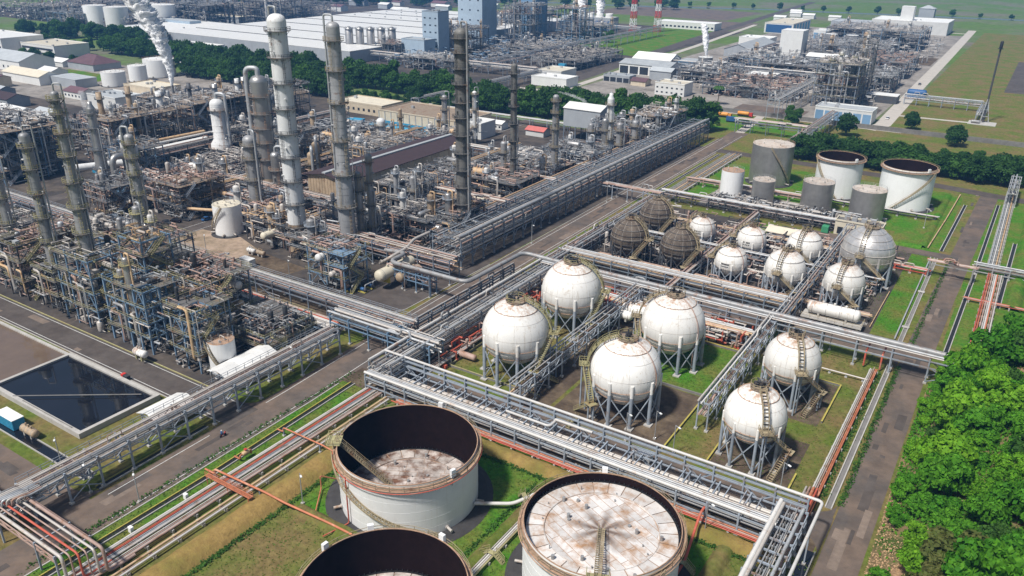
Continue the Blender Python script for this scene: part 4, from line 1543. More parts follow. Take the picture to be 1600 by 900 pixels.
pipe_thing('fat grey overhead pipe winding from the cream drum to the spheres', [(-165, 181, 7.5), (-156, 181, 8.4), (-156, 172.5, 8.4), (-138, 172.5, 8.4), (-126.5, 172.5, 8.4), (-126.5, 203.4, 8.0), (-110, 203.4, 7.6)], .66, 'pipe_grey', n=14, rad=3.0,
           posts=[(-150, 172.5, 7.8), (-140.4, 172.5, 7.8), (-127, 180, 7.6), (-127, 192, 7.6)])
pipe_thing('second fat pipe curling above the cream drum', [(-163, 176, 5.0), (-158.6, 176, 8.0), (-158.6, 184, 8.6), (-162, 192, 8.6), (-162, 200, 8.6)], .5, 'pipe_pale', n=12, rad=2.0)
rack('truss bridge under the fat overhead pipe', 'x', 174.6, 3.0, -157, -140.5, (4.0, 6.4), 5.5, [(0, 5, PAL_RUST), (1, 5, PAL_RUST)], m='steel_blue', truss=True, seed=83, brace=0)
rack('rusty multi level rack along the north side of the asphalt pad', 'x', 186.0, 5.0, -205, -141, (4.4, 6.4, 8.2), 6.5, [(0, 8, PAL_RUST), (1, 9, PAL_RUST), (2, 5, PAL_RUST)], m='steel', seed=84)
rack('tall blue post fence like rack along the main road verge', 'y', -127.0, 1.2, 138, 198, (3.6, 5.4), 6, [(0, 2, PAL), (1, 2, PAL)], m='steel', seed=85, brace=3, plates=False)
# ------------------------------------------------------------------ process towers


def tower(label, x, y, h, r, m='tower_grey', plats=(), skirt=4.0, skirt_m=None, az=-60, over=None, lad=None, top='dome', bands=3.0, plat_m='stair_tan', group='process towers',
          steps=None, n=20, risers=1, name='process_tower', cat='tower'):
    """steps: [(z, radius), ...] for a shell whose radius changes; az: where ladders hang; over: (azimuth, drop to z, radius) overhead vapour line"""
    T = thing(name, label, cat, (x, y, 0), group)
    st = steps or [(0, r), (h, r)]

    def rad(z):
        for (z0, r0), (z1, r1) in zip(st[:-1], st[1:]):
            if z0 <= z <= z1:
                return r0 + (r1 - r0) * (z - z0) / max(1e-6, z1 - z0)
        return st[-1][1]

    b = MB()
    b.lathe(x, y, [(rad(0) * 1.12, 0), (rad(0) * 1.02, skirt * .6), (rad(skirt), skirt)], n, True)
    part(T, 'skirt', b, skirt_m or 'concrete_dark')
    b = MB()
    zs = sorted(set([skirt] + [z for z, _ in st if z > skirt] + [h]))
    b.lathe(x, y, [(rad(z), z) for z in zs], n, True)
    z = skirt + bands
    while z < h - .5:
        rr = rad(z)
        b.lathe(x, y, [(rr - .01, z - .07), (rr + .045, z - .06), (rr + .045, z + .06), (rr - .01, z + .07)], n, False)
        z += bands
    part(T, 'shell', b, m)
    rt = rad(h)
    b = MB()
    if top == 'dome':
        b.lathe(x, y, [(rt * math.cos(a), h + rt * .75 * math.sin(a)) for a in np.linspace(0, math.pi / 2 - .02, 6)], n, True)
    else:
        b.lathe(x, y, [(rt, h), (rt * .55, h + rt * .9), (rt * .5, h + rt * 1.6), (.02, h + rt * 1.6)], n, True)
    part(T, 'head', b, m)
    rg = random.Random(int(x * 3 + y * 5))
    a0 = R(az)
    for i, z in enumerate(plats):
        rr = rad(z)
        w = 1.15 if r > 1.6 else .95
        sp = R(rg.choice((360, 220, 260, 180)))
        s0 = a0 - sp / 2 + R(rg.uniform(-40, 40))
        full = sp > 6
        b = MB()
        k = 14 if full else 9
        b.ring(x, y, z, rr + .02, rr + w, .14, k, s0, s0 + sp - (.001 if not full else 0) if not full else s0 + 2 * math.pi)
        pl = part(T, 'platform', b, 'deck')
        b = MB()
        b.rail(arc(x, y, rr + w - .05, s0, s0 + sp, z + .12, z + .12, k), 1.15, 1.8, .075)
        if not full:
            for e in (s0, s0 + sp):
                b.rail([(x + (rr + .1) * math.cos(e), y + (rr + .1) * math.sin(e), z + .12), (x + (rr + w - .05) * math.cos(e), y + (rr + w - .05) * math.sin(e), z + .12)], 1.15, 1.2, .085)
        part(pl, 'handrail', b, plat_m)
        b = MB()
        for j in range(k // 2):
            e = s0 + sp * (j + .5) / (k // 2)
            ca, sa = math.cos(e), math.sin(e)
            b.bar((x + rr * ca, y + rr * sa, z - 1.1), (x + (rr + w) * ca, y + (rr + w) * sa, z - .02), .1)
        part(pl, 'bracket', b, 'steel_dark', kind='stuff')
    zz = [skirt * .3] + list(plats)
    for i in range(len(zz) - 1):
        e = a0 + R(28 * (1 if i % 2 else -1))
        z = (zz[i] + zz[i + 1]) / 2
        rr = max(rad(zz[i]), rad(zz[i + 1])) + .3
        b = MB()
        b.ladder(x + rr * math.cos(e), y + rr * math.sin(e), zz[i], zz[i + 1] + 1, e)
        part(T, 'ladder', b, plat_m)
    if over:
        oa, zl, pr = R(over[0]), over[1], over[2]
        ca, sa = math.cos(oa), math.sin(oa)
        d = rt + pr + .7
        b = MB()
        zt = h + rt * .75
        b.tube(bend([(x, y, zt - .3), (x, y, zt + 1.6 + pr), (x + d * ca, y + d * sa, zt + 1.6 + pr), (x + d * ca, y + d * sa, zl), (x + (d + 5) * ca, y + (d + 5) * sa, zl)], pr * 2.6, 5), pr, 10)
        part(T, 'overhead_line', b, 'galv' if m != 'tower_dark' else 'pipe_grey')
    for i in range(risers):
        e = a0 + R(75 + 60 * i + rg.uniform(-20, 20))
        rr = max(a for _, a in st) + .45
        z1 = h * rg.uniform(.45, .95)
        b = MB()
        q = (x + rr * math.cos(e), y + rr * math.sin(e))
        b.tube(bend([(x + rad(z1) * math.cos(e) * .9, y + rad(z1) * math.sin(e) * .9, z1), (*q, z1), (*q, 3)], .6, 3), rg.choice((.12, .16, .22)), 7)
        part(T, 'riser_pipe', b, rg.choice(('galv', 'pipe_pale', 'pipe_grey')))
    # nozzles and manways
    b = MB()
    for i in range(int(h / 4)):
        z, e = rg.uniform(skirt, h - 1), a0 + rg.uniform(-1.6, 1.6)
        rr = rad(z)
        b.tube([(x + rr * .9 * math.cos(e), y + rr * .9 * math.sin(e), z), (x + (rr + .6) * math.cos(e), y + (rr + .6) * math.sin(e), z)], rg.choice((.2, .3, .42)), 8)
    part(T, 'nozzles', b, m, kind='stuff')
    return T


tower('tall white tower with a black ladder down its face', -203, 179, 76, 2.95, 'tower_white', (9, 17, 25, 33, 41, 49, 57, 65, 73), 10, 'tower_tan', -55, (170, 20, .35), plat_m='steel_dark', bands=8)
tower('tall ribbed grey tower beside the white tower', -184, 184, 75, 2.3, 'tower_grey', (8, 18, 29, 40, 52, 62, 71), 5, None, -50, (190, 12, .32), bands=2.2, steps=[(0, 2.7), (30, 2.6), (31, 2.2), (75, 2.1)])
tower('tall dark tower ringed with platforms at the centre', -160, 217, 72, 2.3, 'tower_dark', (10, 15, 21, 27, 33, 39, 45, 50, 56, 61, 66, 70.5), 8, 'tower_dark', -70, (-20, 10, .35), plat_m='steel_dark', bands=2.5, risers=3)
tower('slim dark tower behind the tall dark tower', -176, 274, 54, 1.3, 'tower_dark', (10, 17, 24, 31, 38, 45, 51), 5, None, -70, None, plat_m='steel_dark', risers=3)
tower('slim grey tower near the grey gabled shed', -173, 303, 38, 1.35, 'tower_grey', (8, 16, 24, 31, 36), 4, None, -60, None, plat_m='stair_tan', risers=2)
tower('pale slim tower just past the grey gabled shed', -173.5, 358, 29, 1.7, 'tower_white', (9, 18, 26), 4, None, -60, (120, 10, .25), top='neck', risers=2)
tower('tallest banded grey tower over the blue steel frames', -208, 109, 63, 1.75, 'tower_grey', (14, 20, 26, 33, 40, 47, 53, 58, 61.5), 4, None, -60, (40, 14, .22), plat_m='yellow', bands=1.6, steps=[(0, 1.75), (36, 1.7), (38, 1.5), (46, 1.35), (48, 1.05), (63, 1.0)])
tower('banded grey tower left of the tallest one over the blue frames', -226, 108, 50, 1.4, 'tower_grey', (13, 20, 27, 34, 41, 47), 4, None, -60, (40, 12, .22), plat_m='yellow', bands=1.6)
tower('short banded grey tower cut by the picture edge', -254, 111, 36, 1.4, 'tower_grey', (11, 19, 27, 33), 4, None, -60, (40, 10, .2), plat_m='yellow', bands=1.6)
tower('grey tower with a crooked pipe on its head behind the blue frames', -215, 131, 47, 1.3, 'tower_grey', (12, 18, 24, 30, 36, 41, 45), 4, None, -60, (200, 8, .3), plat_m='yellow', bands=1.6, risers=2)
tower('thin grey column with a hooked vent by the white roofed hut', -192, 119, 25, .85, 'tower_grey', (10, 17, 23), 3, None, -50, (150, 6, .16), plat_m='yellow', bands=2)
tower('pair mate thin column standing among the yellow railings', -216, 124, 24, .8, 'tower_grey', (9, 18), 3, None, -50, (60, 5, .15), plat_m='yellow')
tower('second thin column standing among the yellow railings', -213.4, 125, 23, .8, 'tower_grey', (9, 18), 3, None, -50, (100, 5, .15), plat_m='yellow')
tower('silver stack like column inside the furnace structure', -322, 182, 35, 1.9, 'silver', (10, 18, 27, 33), 4, None, -60, None, plat_m='steel', steps=[(0, 2.6), (14, 2.4), (20, 1.8), (35, 1.7)], top='neck')
tower('fat reactor with silver dome and hooked silver pipe', -266, 222, 46, 3.5, 'silver', (14, 21, 27, 33, 40), 6, 'tower_tan', -55, (205, 18, 1.0), plat_m='rust_rim', n=28, bands=3, risers=3)
tower('bell bottomed vessel with white upper half', -325, 245, 27, 3.4, 'tower_white', (6, 24), 5, 'tower_grey', -55, (20, 5, .75), plat_m='rust_rim', n=28, steps=[(0, 5.2), (8, 5.0), (10.5, 3.4), (27, 3.3)], risers=1)
tower('grey clad column in front of the fat reactor', -240, 193, 31, 2.5, 'tower_grey', (8, 16, 24, 29), 4, 'tower_tan', -60, (-10, 8, .4), plat_m='stair_tan', bands=3, n=24)
tower('short scaled grey column beside the grey clad column', -249, 212, 20, 2.0, 'silver', (7, 14), 4, None, -60, (30, 6, .5), plat_m='rust_rim', bands=1.2)
tower('slim grey column with cage ladder beside the ribbed tower', -183.4, 189.5, 28, 1.1, 'tower_grey', (8, 15, 22, 27), 3, None, -60, (60, 6, .18), risers=2)
tower('second slim grey column beside the ribbed tower', -182.6, 194.5, 33, 1.2, 'tower_grey', (8, 16, 24, 31), 3, None, -60, None, risers=2)
tower('stubby grey column with square pipe loop below the brown shed', -190, 226, 17, 1.4, 'tower_grey', (6, 12), 3, None, -60, (-30, 4, .3))
tower('twin grey column beyond the brown shed roof', -266, 345, 22, 1.5, 'tower_grey', (8, 15, 21), 3, None, -60, (30, 6, .25))
tower('pale thin column beside the beige building', -244, 342, 27, 1.15, 'tower_white', (9, 18, 26), 3, None, -60, (60, 6, .2))
tower('thin brown column beyond the brown shed', -276, 320, 18, .9, 'tower_tan', (7, 14), 3, None, -60, None)
tower('cream cylindrical stack block behind the brown roof', -268, 296, 17, 2.2, 'tower_white', (15,), 3, None, -60, None, bands=6)
tower('rusty drum column with silver swan neck beside the brown shed', -250, 232, 16, 1.8, 'tower_tan', (12,), 3, None, -60, (-40, 5, .6))
tower('second rusty drum column with silver swan neck', -262, 246, 16, 1.7, 'tower_tan', (12,), 3, None, -60, (-40, 5, .6))
tower('third rusty drum column by the reactor pipework', -256, 252, 19, 1.6, 'tower_tan', (12,), 3, None, -60, (-40, 5, .6))
tower('grey column at the foot of the dark central tower', -166, 224, 20, 1.4, 'tower_grey', (7, 14, 19), 3, None, -60, (180, 5, .35))
tower('second grey column at the foot of the dark central tower', -170, 232, 22, 1.7, 'tower_grey', (7, 14, 20), 3, None, -60, (200, 5, .5))
tower('grey column on the far side of the dark central tower', -176, 236, 24, 1.3, 'tower_grey', (8, 16, 22), 3, None, -60, None)
tower('short tower beside the slim dark one', -186, 282, 20, 1.4, 'tower_grey', (8, 16), 3, None, -60, (100, 5, .3))
CL = 'columns in front of the grey gabled shed'
tower('left grey column of the cluster before the gabled shed', -177, 345, 18, 1.5, 'tower_grey', (8, 15), 3, None, -60, (60, 5, .3), group=CL)
tower('middle grey column of the cluster before the gabled shed', -172, 350, 20, 1.6, 'silver', (8, 15), 3, None, -60, (90, 5, .3), group=CL)
tower('right grey column of the cluster before the gabled shed', -166, 354, 18, 1.5, 'tower_grey', (8, 15), 3, None, -60, (10, 5, .3), group=CL)
tower('furthest grey column before the lattice platform', -166, 372, 16, 1.6, 'tower_grey', (8, 14), 3, None, -60, (40, 5, .5), group=CL)

# ------------------------------------------------------------------ steel structures


def pipework(b, x0, y0, x1, y1, z0, z1, n, rg, rmin=.06, rmax=.22):
    """tangle of small bore pipes, valves and instruments"""
    for _ in range(n):
        p = Vector((rg.uniform(x0, x1), rg.uniform(y0, y1), rg.uniform(z0, z1)))
        pts = [p]
        ax = rg.randrange(3)
        for k in range(rg.choice((2, 2, 3, 4))):
            q = pts[-1].copy()
            L = rg.uniform(1.0, 6.0) * rg.choice((-1, 1))
            if ax == 0:
                q.x = min(x1, max(x0, q.x + L))
            elif ax == 1:
                q.y = min(y1, max(y0, q.y + L))
            else:
                q.z = min(z1, max(z0, q.z + L * .6))
            if (q - pts[-1]).length > .3:
                pts.append(q)
            ax = (ax + rg.choice((1, 2))) % 3
        if len(pts) > 1:
            b.segs(pts, rg.uniform(rmin, rmax))
            if rg.random() < .5:
                c = pts[-1]
                d = rg.uniform(.3, .8)
                b.cbox(c, (d, d, d * .8), 0)


def equip(b, x0, y0, x1, y1, z, n, rg):
    for _ in range(n):
        x, y = rg.uniform(x0, x1), rg.uniform(y0, y1)
        k = rg.random()
        if k < .35:
            r = rg.uniform(.35, .9)
            L = rg.uniform(2, 5)
            d = rg.choice(((1, 0), (0, 1)))
            b.capsule((x, y, z + r + .3), (x + d[0] * L, y + d[1] * L, z + r + .3), r, 10, 3)
        elif k < .6:
            r = rg.uniform(.4, .9)
            b.capsule((x, y, z + .4), (x, y, z + rg.uniform(2, 4.5)), r, 10, 3)
        else:
            b.cbox((x, y, z + .5), (rg.uniform(.6, 2), rg.uniform(.6, 2), rg.uniform(.6, 1.6)))


def frame(label, x0, y0, x1, y1, zs, nx=2, ny=2, m='steel', rail='steel_pale', deck_m='deck', col=.36, seed=1, dens=1.0, pipes=8, brace=True, fans=0, drums=0, group='steel structures',
          name='steel_structure', deckp=.32, stair=True, top_eq=6, nick=None, pal=None, lean=False, vessels=2):
    rg = random.Random(seed)
    T = thing(name, label, 'structure', ((x0 + x1) / 2, (y0 + y1) / 2, 0), group)
    pal = pal or PAL_RUST
    xs = [x0 + (x1 - x0) * i / nx for i in range(nx + 1)]
    ys = [y0 + (y1 - y0) * i / ny for i in range(ny + 1)]
    top = zs[-1]
    for i, x in enumerate(xs):
        for j, y in enumerate(ys):
            if 0 < i < nx and 0 < j < ny and lean:
                continue
            pbar(T, 'column', m, (x, y, 0), (x, y, top + (.2 if rg.random() < .6 else 1.4)), col)
    for li, z in enumerate(zs):
        b = MB()
        for x in xs:
            b.bar((x, y0 - .3, z), (x, y1 + .3, z), .26, .4)
        for y in ys:
            b.bar((x0 - .3, y, z - .02), (x1 + .3, y, z - .02), .24, .38)
        fl = part(T, 'floor_beams', b, m)
        for i in range(nx):
            for j in range(ny):
                if rg.random() < deckp:
                    e = .5 if rg.random() < .5 else .1
                    b = MB()
                    b.box(xs[i] - (.9 if i == 0 else 0), ys[j] - (.9 if j == 0 else 0), z + .22, xs[i + 1] + (.9 if i == nx - 1 else 0), ys[j + 1] + (.9 if j == ny - 1 else 0), z + .3)
                    part(T, 'deck_panel', b, deck_m)
        b = MB()
        o = .85
        cr = [(x0 - o, y0 - o, z + .3), (x1 + o, y0 - o, z + .3), (x1 + o, y1 + o, z + .3), (x0 - o, y1 + o, z + .3)]
        b.rail(cr, 1.15, 2.2, .07, closed=True)
        part(T, 'handrail', b, rail)
    if brace:
        lv = [0] + list(zs)
        for k in range(len(zs)):
            za, zb = lv[k] + .2, lv[k + 1] - .2
            for (p, q) in (((xs[0], y0), (xs[1], y0)), ((xs[-2], y0), (xs[-1], y0)), ((x1, ys[0]), (x1, ys[1]))):
                if rg.random() < .6:
                    b = MB()
                    mid = ((p[0] + q[0]) / 2, (p[1] + q[1]) / 2)
                    b.bar((*p, za), (*mid, zb), .18)
                    b.bar((*q, za), (*mid, zb), .18)
                    part(T, 'brace', b, m)
    lv = [0] + list(zs)
    if stair:
        for k in range(len(zs)):
            za, zb = lv[k] + .3, zs[k] + .3
            xa, xb = (x0 + .5, min(x1 - .5, x0 + 1 + (zb - za) * 1.1))
            if k % 2:
                xa, xb = xb, xa
            b = MB()
            ya, yb = y0 + 1, min(y1 - .5, y0 + 1.5 + (zb - za) * 1.1)
            if k % 2:
                ya, yb = yb, ya
            b.stair((x1 + 1.5, ya, za), (x1 + 1.5, yb, zb), .9, .6)
            part(T, 'stair', b, rail)
    for k in range(int(pipes)):
        r = rg.choice((.1, .14, .2, .28, .4))
        face = rg.random()
        x = rg.uniform(x0, x1)
        y = y0 - rg.uniform(.2, .7) if face < .6 else rg.uniform(y0, y1)
        xx = x if face < .6 else x1 + rg.uniform(.2, .7)
        z0, z1 = rg.uniform(.5, top * .4), rg.uniform(top * .5, top + 2)
        pts = [(xx, y + rg.uniform(2, 5), z0), (xx, y, z0), (xx, y, z1), (xx - rg.uniform(1.5, 6), y, z1)]
        if rg.random() < .5:
            pts.append((pts[-1][0], pts[-1][1] + rg.uniform(1, 5), z1))
        b = MB()
        b.tube(bend(pts, r * 2.4, 2), r, 7)
        part(T, 'pipe', b, rg.choice(pal))
    vol = (x1 - x0) * (y1 - y0)
    for li, z in enumerate([0] + list(zs)):
        b = MB()
        zt = (zs[li] if li < len(zs) else z + 3.0)
        pipework(b, x0 - .5, y0 - .5, x1 + .5, y1 + .5, z + .4, zt - .4, int(dens * (10 + vol / 9)), rg)
        part(T, 'pipework', b, rg.choice(pal), kind='stuff')
        b = MB()
        pipework(b, x0 - .5, y0 - .5, x1 + .5, y1 + .5, z + .4, zt - .4, int(dens * (6 + vol / 16)), rg, .05, .12)
        part(T, 'pipework', b, rg.choice(('pipe_grey', 'machine', 'galv')), kind='stuff')
        b = MB()
        equip(b, x0 + .5, y0 + .5, x1 - 2, y1 - 2, z + .3, int(dens * (2 + vol / 45)) if z else int(dens * (3 + vol / 30)), rg)
        part(T, 'equipment', b, rg.choice(('machine', 'pipe_pale', 'galv', 'machine', 'pipe_grey')), kind='stuff')
    if fans:
        z = top + .6
        k = fans
        along_x = (x1 - x0) >= (y1 - y0)
        for i in range(k):
            b = MB()
            if along_x:
                a, e = x0 + (x1 - x0) * i / k + .2, x0 + (x1 - x0) * (i + 1) / k - .2
                b.box(a, y0, z, e, y1, z + 1.2)
                c = ((a + e) / 2, (y0 + y1) / 2)
                rr = min(e - a, y1 - y0) * .4
            else:
                a, e = y0 + (y1 - y0) * i / k + .2, y0 + (y1 - y0) * (i + 1) / k - .2
                b.box(x0, a, z, x1, e, z + 1.2)
                c = ((x0 + x1) / 2, (a + e) / 2)
                rr = min(e - a, x1 - x0) * .4
            b.lathe(c[0], c[1], [(rr, z + 1.2), (rr * .95, z + 1.8), (rr * .9, z + 1.8), (rr * .9, z + 1.25)], 14, False)
            part(T, 'fan_cooler', b, rg.choice(('galv', 'deck', 'steel')))
    nick = nick or label
    if vessels:
        for k in range(vessels):
            x, y, r = rg.uniform(x0, x1), rg.uniform(y0, y1), rg.uniform(.7, 1.5)
            hh = top + rg.uniform(3, 8)
            vm = (('tower_grey', 'grey'), ('pipe_white', 'white'), ('tower_tan', 'tan'), ('silver', 'silver'))[(seed + k) % 4]
            V = thing('process_vessel', 'upright %s vessel rising from the %s' % (vm[1], ' '.join((nick or label).split()[:10])), 'vessel', (x, y, 0), 'upright vessels')
            b = MB()
            b.capsule((x, y, 2.5), (x, y, hh), r, 14, 4)
            part(V, 'shell', b, vm[0])
            b = MB()
            b.lathe(x, y, [(r * 1.05, 0), (r, 2.6)], 12, True)
            part(V, 'skirt', b, 'concrete_dark')
            b = MB()
            b.ring(x, y, hh - 1.5, r, r + .9, .12, 10)
            b.rail(arc(x, y, r + .85, 0, 2 * math.pi, hh - 1.4, hh - 1.4, 8), 1.1, 2, .08)
            part(V, 'platform', b, rail)
            b = MB()
            b.tube(bend([(x, y, hh + r * .5), (x, y, hh + 1.6), (x + r + .6, y, hh + 1.6), (x + r + .6, y, 4)], .6, 3), .18 + r * .1, 8)
            part(V, 'pipe', b, rg.choice(('galv', 'pipe_pale', 'pipe_tan')))
    lvl = ['lowest', 'second', 'third', 'fourth', 'top']
    for k in range(drums):
        li = k % len(zs)
        z = zs[li] + .3
        r = rg.uniform(.9, 1.5)
        L = rg.uniform(4, min(9, x1 - x0 + 2))
        x, y = rg.uniform(x0, x1 - L * .6), rg.uniform(y0 + 1, y1 - 1)
        dm = (('pipe_white', 'white'), ('silver', 'silver'), ('pipe_tan', 'tan'), ('pipe_pale', 'pale grey'))[(k + seed) % 4]
        drum('%s horizontal drum on the %s deck of the %s' % (dm[1], lvl[li] if li < len(zs) - 1 or len(zs) == 1 else 'top', nick), (x, y, z), L, r, dm[0], 'x' if (x1 - x0) > (y1 - y0) * .8 else 'y', group='drums in the ' + nick)
    return T


def drum(label, p, L, r, m='tower_white', axis='x', group=None, saddle='concrete', bands=True, lift=.5):
    T = thing('process_drum', label, 'drum', p, group)
    d = Vector((1, 0, 0)) if axis == 'x' else Vector((0, 1, 0))
    c = Vector(p) + Vector((0, 0, r + lift))
    b = MB()
    b.capsule(c, c + d * L, r, 18, 5)
    sh = part(T, 'shell', b, m)
    for f in (.2, .8):
        q = c + d * (L * f)
        pbox(T, 'saddle', saddle, (q.x, q.y, p[2] + (r + lift) * .4), (.5, r * 1.5, (r + lift) * .8) if axis == 'x' else (r * 1.5, .5, (r + lift) * .8))
    if bands:
        b = MB()
        for f in (.05, .35, .65, .95):
            q = c + d * (L * f)
            b.tube([q - d * .06, q + d * .06], r * 1.02, 18)
        part(T, 'bands', b, 'pipe_grey', kind='stuff')
    b = MB()
    for f in (.25, .5, .75):
        q = c + d * (L * f)
        b.tube([(q.x, q.y, q.z + r * .9), (q.x, q.y, q.z + r + .6)], r * .16 + .06, 8)
    part(T, 'nozzles', b, m, kind='stuff')
    return T


YB = dict(rail='yellow', vessels=0)
# unit one, along the pond road
frame('dark steel frame with grey drums at the road corner', -231, 105, -221, 116, (5, 9.5, 12), 2, 2, 'steel_dark', deckp=.5, dens=.7, seed=101, drums=2, nick='dark corner frame', **YB)
frame('blue grey frame below the tallest banded tower', -216, 104, -200, 117, (6, 11, 15.5, 20.5), 3, 2, 'steel_blue', dens=.55, seed=102, drums=2, nick='frame below the tallest tower', pipes=8, deckp=.4, **YB)
frame('bright blue open steel frame beside the pond road', -194, 104, -177, 113, (4.4, 8.6, 12.8, 17.4), 4, 2, 'steel_blue', seed=103, dens=.3, pipes=4, deckp=.2, nick='bright blue open frame', col=.5, rail='yellow', stair=False)
frame('tall narrow platform block with green yellow rails', -198, 112.5, -188, 121, (7, 13, 18, 22, 26), 1, 1, 'steel_blue', seed=104, dens=.7, pipes=8, drums=1, nick='narrow platform block', rail='yellow')
frame('low blue platform frame beside the small white tank', -168, 104.5, -158.5, 115, (5, 9.5, 13.5, 16.5), 2, 2, 'steel_blue', deckp=.4, seed=105, drums=1, nick='platform frame by the white tank', dens=.6, **YB)
frame('cluttered steel block behind the bright blue frame', -187, 117, -170, 131, (6, 11.5, 16.5), 2, 2, 'steel', seed=106, drums=2, nick='block behind the blue frame', **YB)
frame('cluttered steel block behind the tallest tower', -220, 119, -200, 136, (6.5, 12.5, 18), 3, 2, 'steel', seed=107, drums=3, nick='block behind the tallest tower', **YB)
frame('cluttered steel block at the left picture edge', -246, 104, -237, 122, (6, 12, 17), 1, 2, 'steel_dark', seed=108, drums=1, nick='left edge block', **YB)
frame('steel block behind the second banded tower', -242, 122, -224, 137, (6, 11.5, 17), 2, 2, 'steel', seed=109, drums=2, nick='block behind the second tower', **YB)
frame('steel block beside the short banded tower', -272, 106, -250, 122, (6, 11, 16), 3, 2, 'steel_dark', seed=110, drums=2, nick='block beside the short tower', **YB)
frame('pipework block behind the short banded tower', -275, 124, -248, 138, (5, 9), 3, 2, 'steel', seed=111, nick='low block at the left edge', drums=1, **YB)
frame('low frame of pipes between the white roofed hut and the rack', -168, 118, -150, 134, (3.5, 6.5), 3, 2, 'steel', seed=112, nick='low frame by the hut', dens=.8, **YB)

# unit two, front
frame('blue steel structure with white ended drum on the asphalt pad', -178, 160, -163, 170, (4.5, 8.5, 12.5), 2, 2, 'steel_blue', seed=121, nick='blue structure on the asphalt pad', deck_m='steel_blue', **YB)
drum('white ended exchanger drum in the blue structure on the asphalt pad', (-172, 158.5, 8.8), 9, 1.2, 'tower_white', 'y')
drum('white ended lower exchanger in the blue structure on the asphalt pad', (-167, 158.5, 4.8), 8, .9, 'pipe_pale', 'y')
drum('large cream horizontal drum with yellow saddles', (-156.6, 168.5, 1.6), 15, 1.9, 'tower_cream' if 'tower_cream' in MATS else 'roof_cream', 'y', saddle='yellow_bright', lift=1.2)
drum('smaller rusty drum beside the cream drum', (-152.0, 172.5, 1.4), 9, 1.5, 'tower_tan', 'y', lift=1.0)
frame('tan pipe structure in front of the white tower', -226, 176, -206, 188, (5, 8.5), 3, 2, 'steel_dark', seed=122, deck_m='deck_tan', nick='tan pipe structure', drums=2, pal=['pipe_tan', 'pipe_pale', 'pipe_pink'], pipes=10)
frame('dark low frame between the white and ribbed towers', -200, 172, -187, 182, (4.5, 7.5), 2, 2, 'steel_dark', seed=123, nick='frame between the tall towers', pipes=8)
frame('cluttered frame behind the ribbed tower', -205, 192, -186, 206, (5, 9, 12), 3, 2, 'steel', seed=124, nick='frame behind the ribbed tower', drums=2)
frame('rusty frame left of the dark central tower', -185, 206, -168, 222, (5, 9), 2, 2, 'steel_dark', seed=125, nick='frame left of the dark tower', drums=1)
frame('dark frame around the foot of the dark central tower', -166, 210, -157.6, 226, (4.5, 8.5, 12), 1, 2, 'steel_dark', seed=126, nick='frame at the dark tower', dens=.8)
frame('open grey frame below the brown shed', -212, 228, -196, 246, (6, 11), 2, 2, 'steel', seed=127, nick='open frame below the shed', drums=1, dens=.8)
frame('cluttered frame right of the brown shed', -212, 252, -192, 276, (6, 10), 2, 3, 'steel', seed=128, nick='frame right of the shed', drums=2)
frame('frame of tan pipes behind the slim dark tower', -192, 262, -168, 282, (5, 9), 3, 2, 'steel_dark', seed=129, nick='frame behind the slim dark tower', drums=2)
frame('low wide pipe frame between slim towers', -192, 288, -168, 312, (5, 8), 3, 3, 'steel_dark', seed=130, nick='frame between the slim towers', deck_m='deck_tan', drums=1, dens=.9)
frame('low wide pipe frame near the red roofed hut', -214, 300, -194, 330, (4.5,), 2, 3, 'steel_dark', seed=131, nick='frame near the red hut', deck_m='deck_tan', drums=2)
frame('silver pipe frame before the grey gabled shed', -190, 322, -164, 342, (5, 9), 3, 2, 'steel', seed=132, nick='frame before the gabled shed', drums=2, pal=PAL)
frame('lattice platform block beside the tree belt', -176, 392, -158, 420, (5, 10, 15.5), 2, 3, 'steel', seed=133, nick='lattice platform block', deck_m='deck_tan', pal=PAL, deckp=.9, pipes=10)
frame('blue grey frame in front of the gabled shed', -190, 372, -168, 386, (5, 9, 13), 3, 2, 'steel', seed=134, nick='blue frame at the gabled shed', pal=PAL)
frame('silver frame between the gabled shed and lattice block', -166, 378, -158.5, 391, (6, 11), 1, 2, 'steel', seed=135, nick='silver frame by the lattice block', pal=PAL)
# unit two, middle and rear
frame('pink pipe field behind the white tank', -250, 190, -228, 208, (4, 6.5), 3, 3, 'steel', seed=141, nick='pink pipe field', deckp=.15, pal=['pipe_pink', 'pipe_pale', 'pipe_pink'], pipes=16, stair=False)
frame('rusty exchanger block with white drum beside the car park', -286, 176, -262, 196, (5, 9, 13), 3, 2, 'steel_dark', seed=142, nick='exchanger block at the car park', drums=3, deck_m='deck_tan', pal=['pipe_tan', 'pipe_pink', 'pipe_pale'])
frame('pipe racks of rusty lines before the bell bottomed vessel', -310, 206, -276, 238, (5, 7.5), 4, 4, 'steel', seed=143, nick='rusty lines block', deckp=.15, pipes=22, pal=['pipe_pink', 'pipe_tan', 'pipe_pale', 'pipe_pink'], stair=False)
frame('tan pipe block right of the fat reactor', -262, 262, -242, 288, (5, 9, 12), 2, 3, 'steel', seed=144, nick='tan block right of the reactor', pal=['pipe_tan', 'pipe_pale', 'pipe_tan'], drums=2, pipes=16)
frame('tan pipe block behind the brown shed', -292, 268, -266, 292, (5, 9), 3, 3, 'steel', seed=145, nick='tan block behind the shed', pal=['pipe_tan', 'pipe_pale'], drums=3, pipes=18, deck_m='deck_tan')
frame('dark block with blue tank before the beige building', -318, 296, -288, 318, (5, 8), 3, 2, 'steel_dark', seed=146, nick='dark block before the beige building', drums=2)
frame('grey block behind the fat reactor', -300, 244, -276, 262, (6, 12, 17), 3, 2, 'steel', seed=147, nick='grey block behind the reactor', drums=1, fans=3)
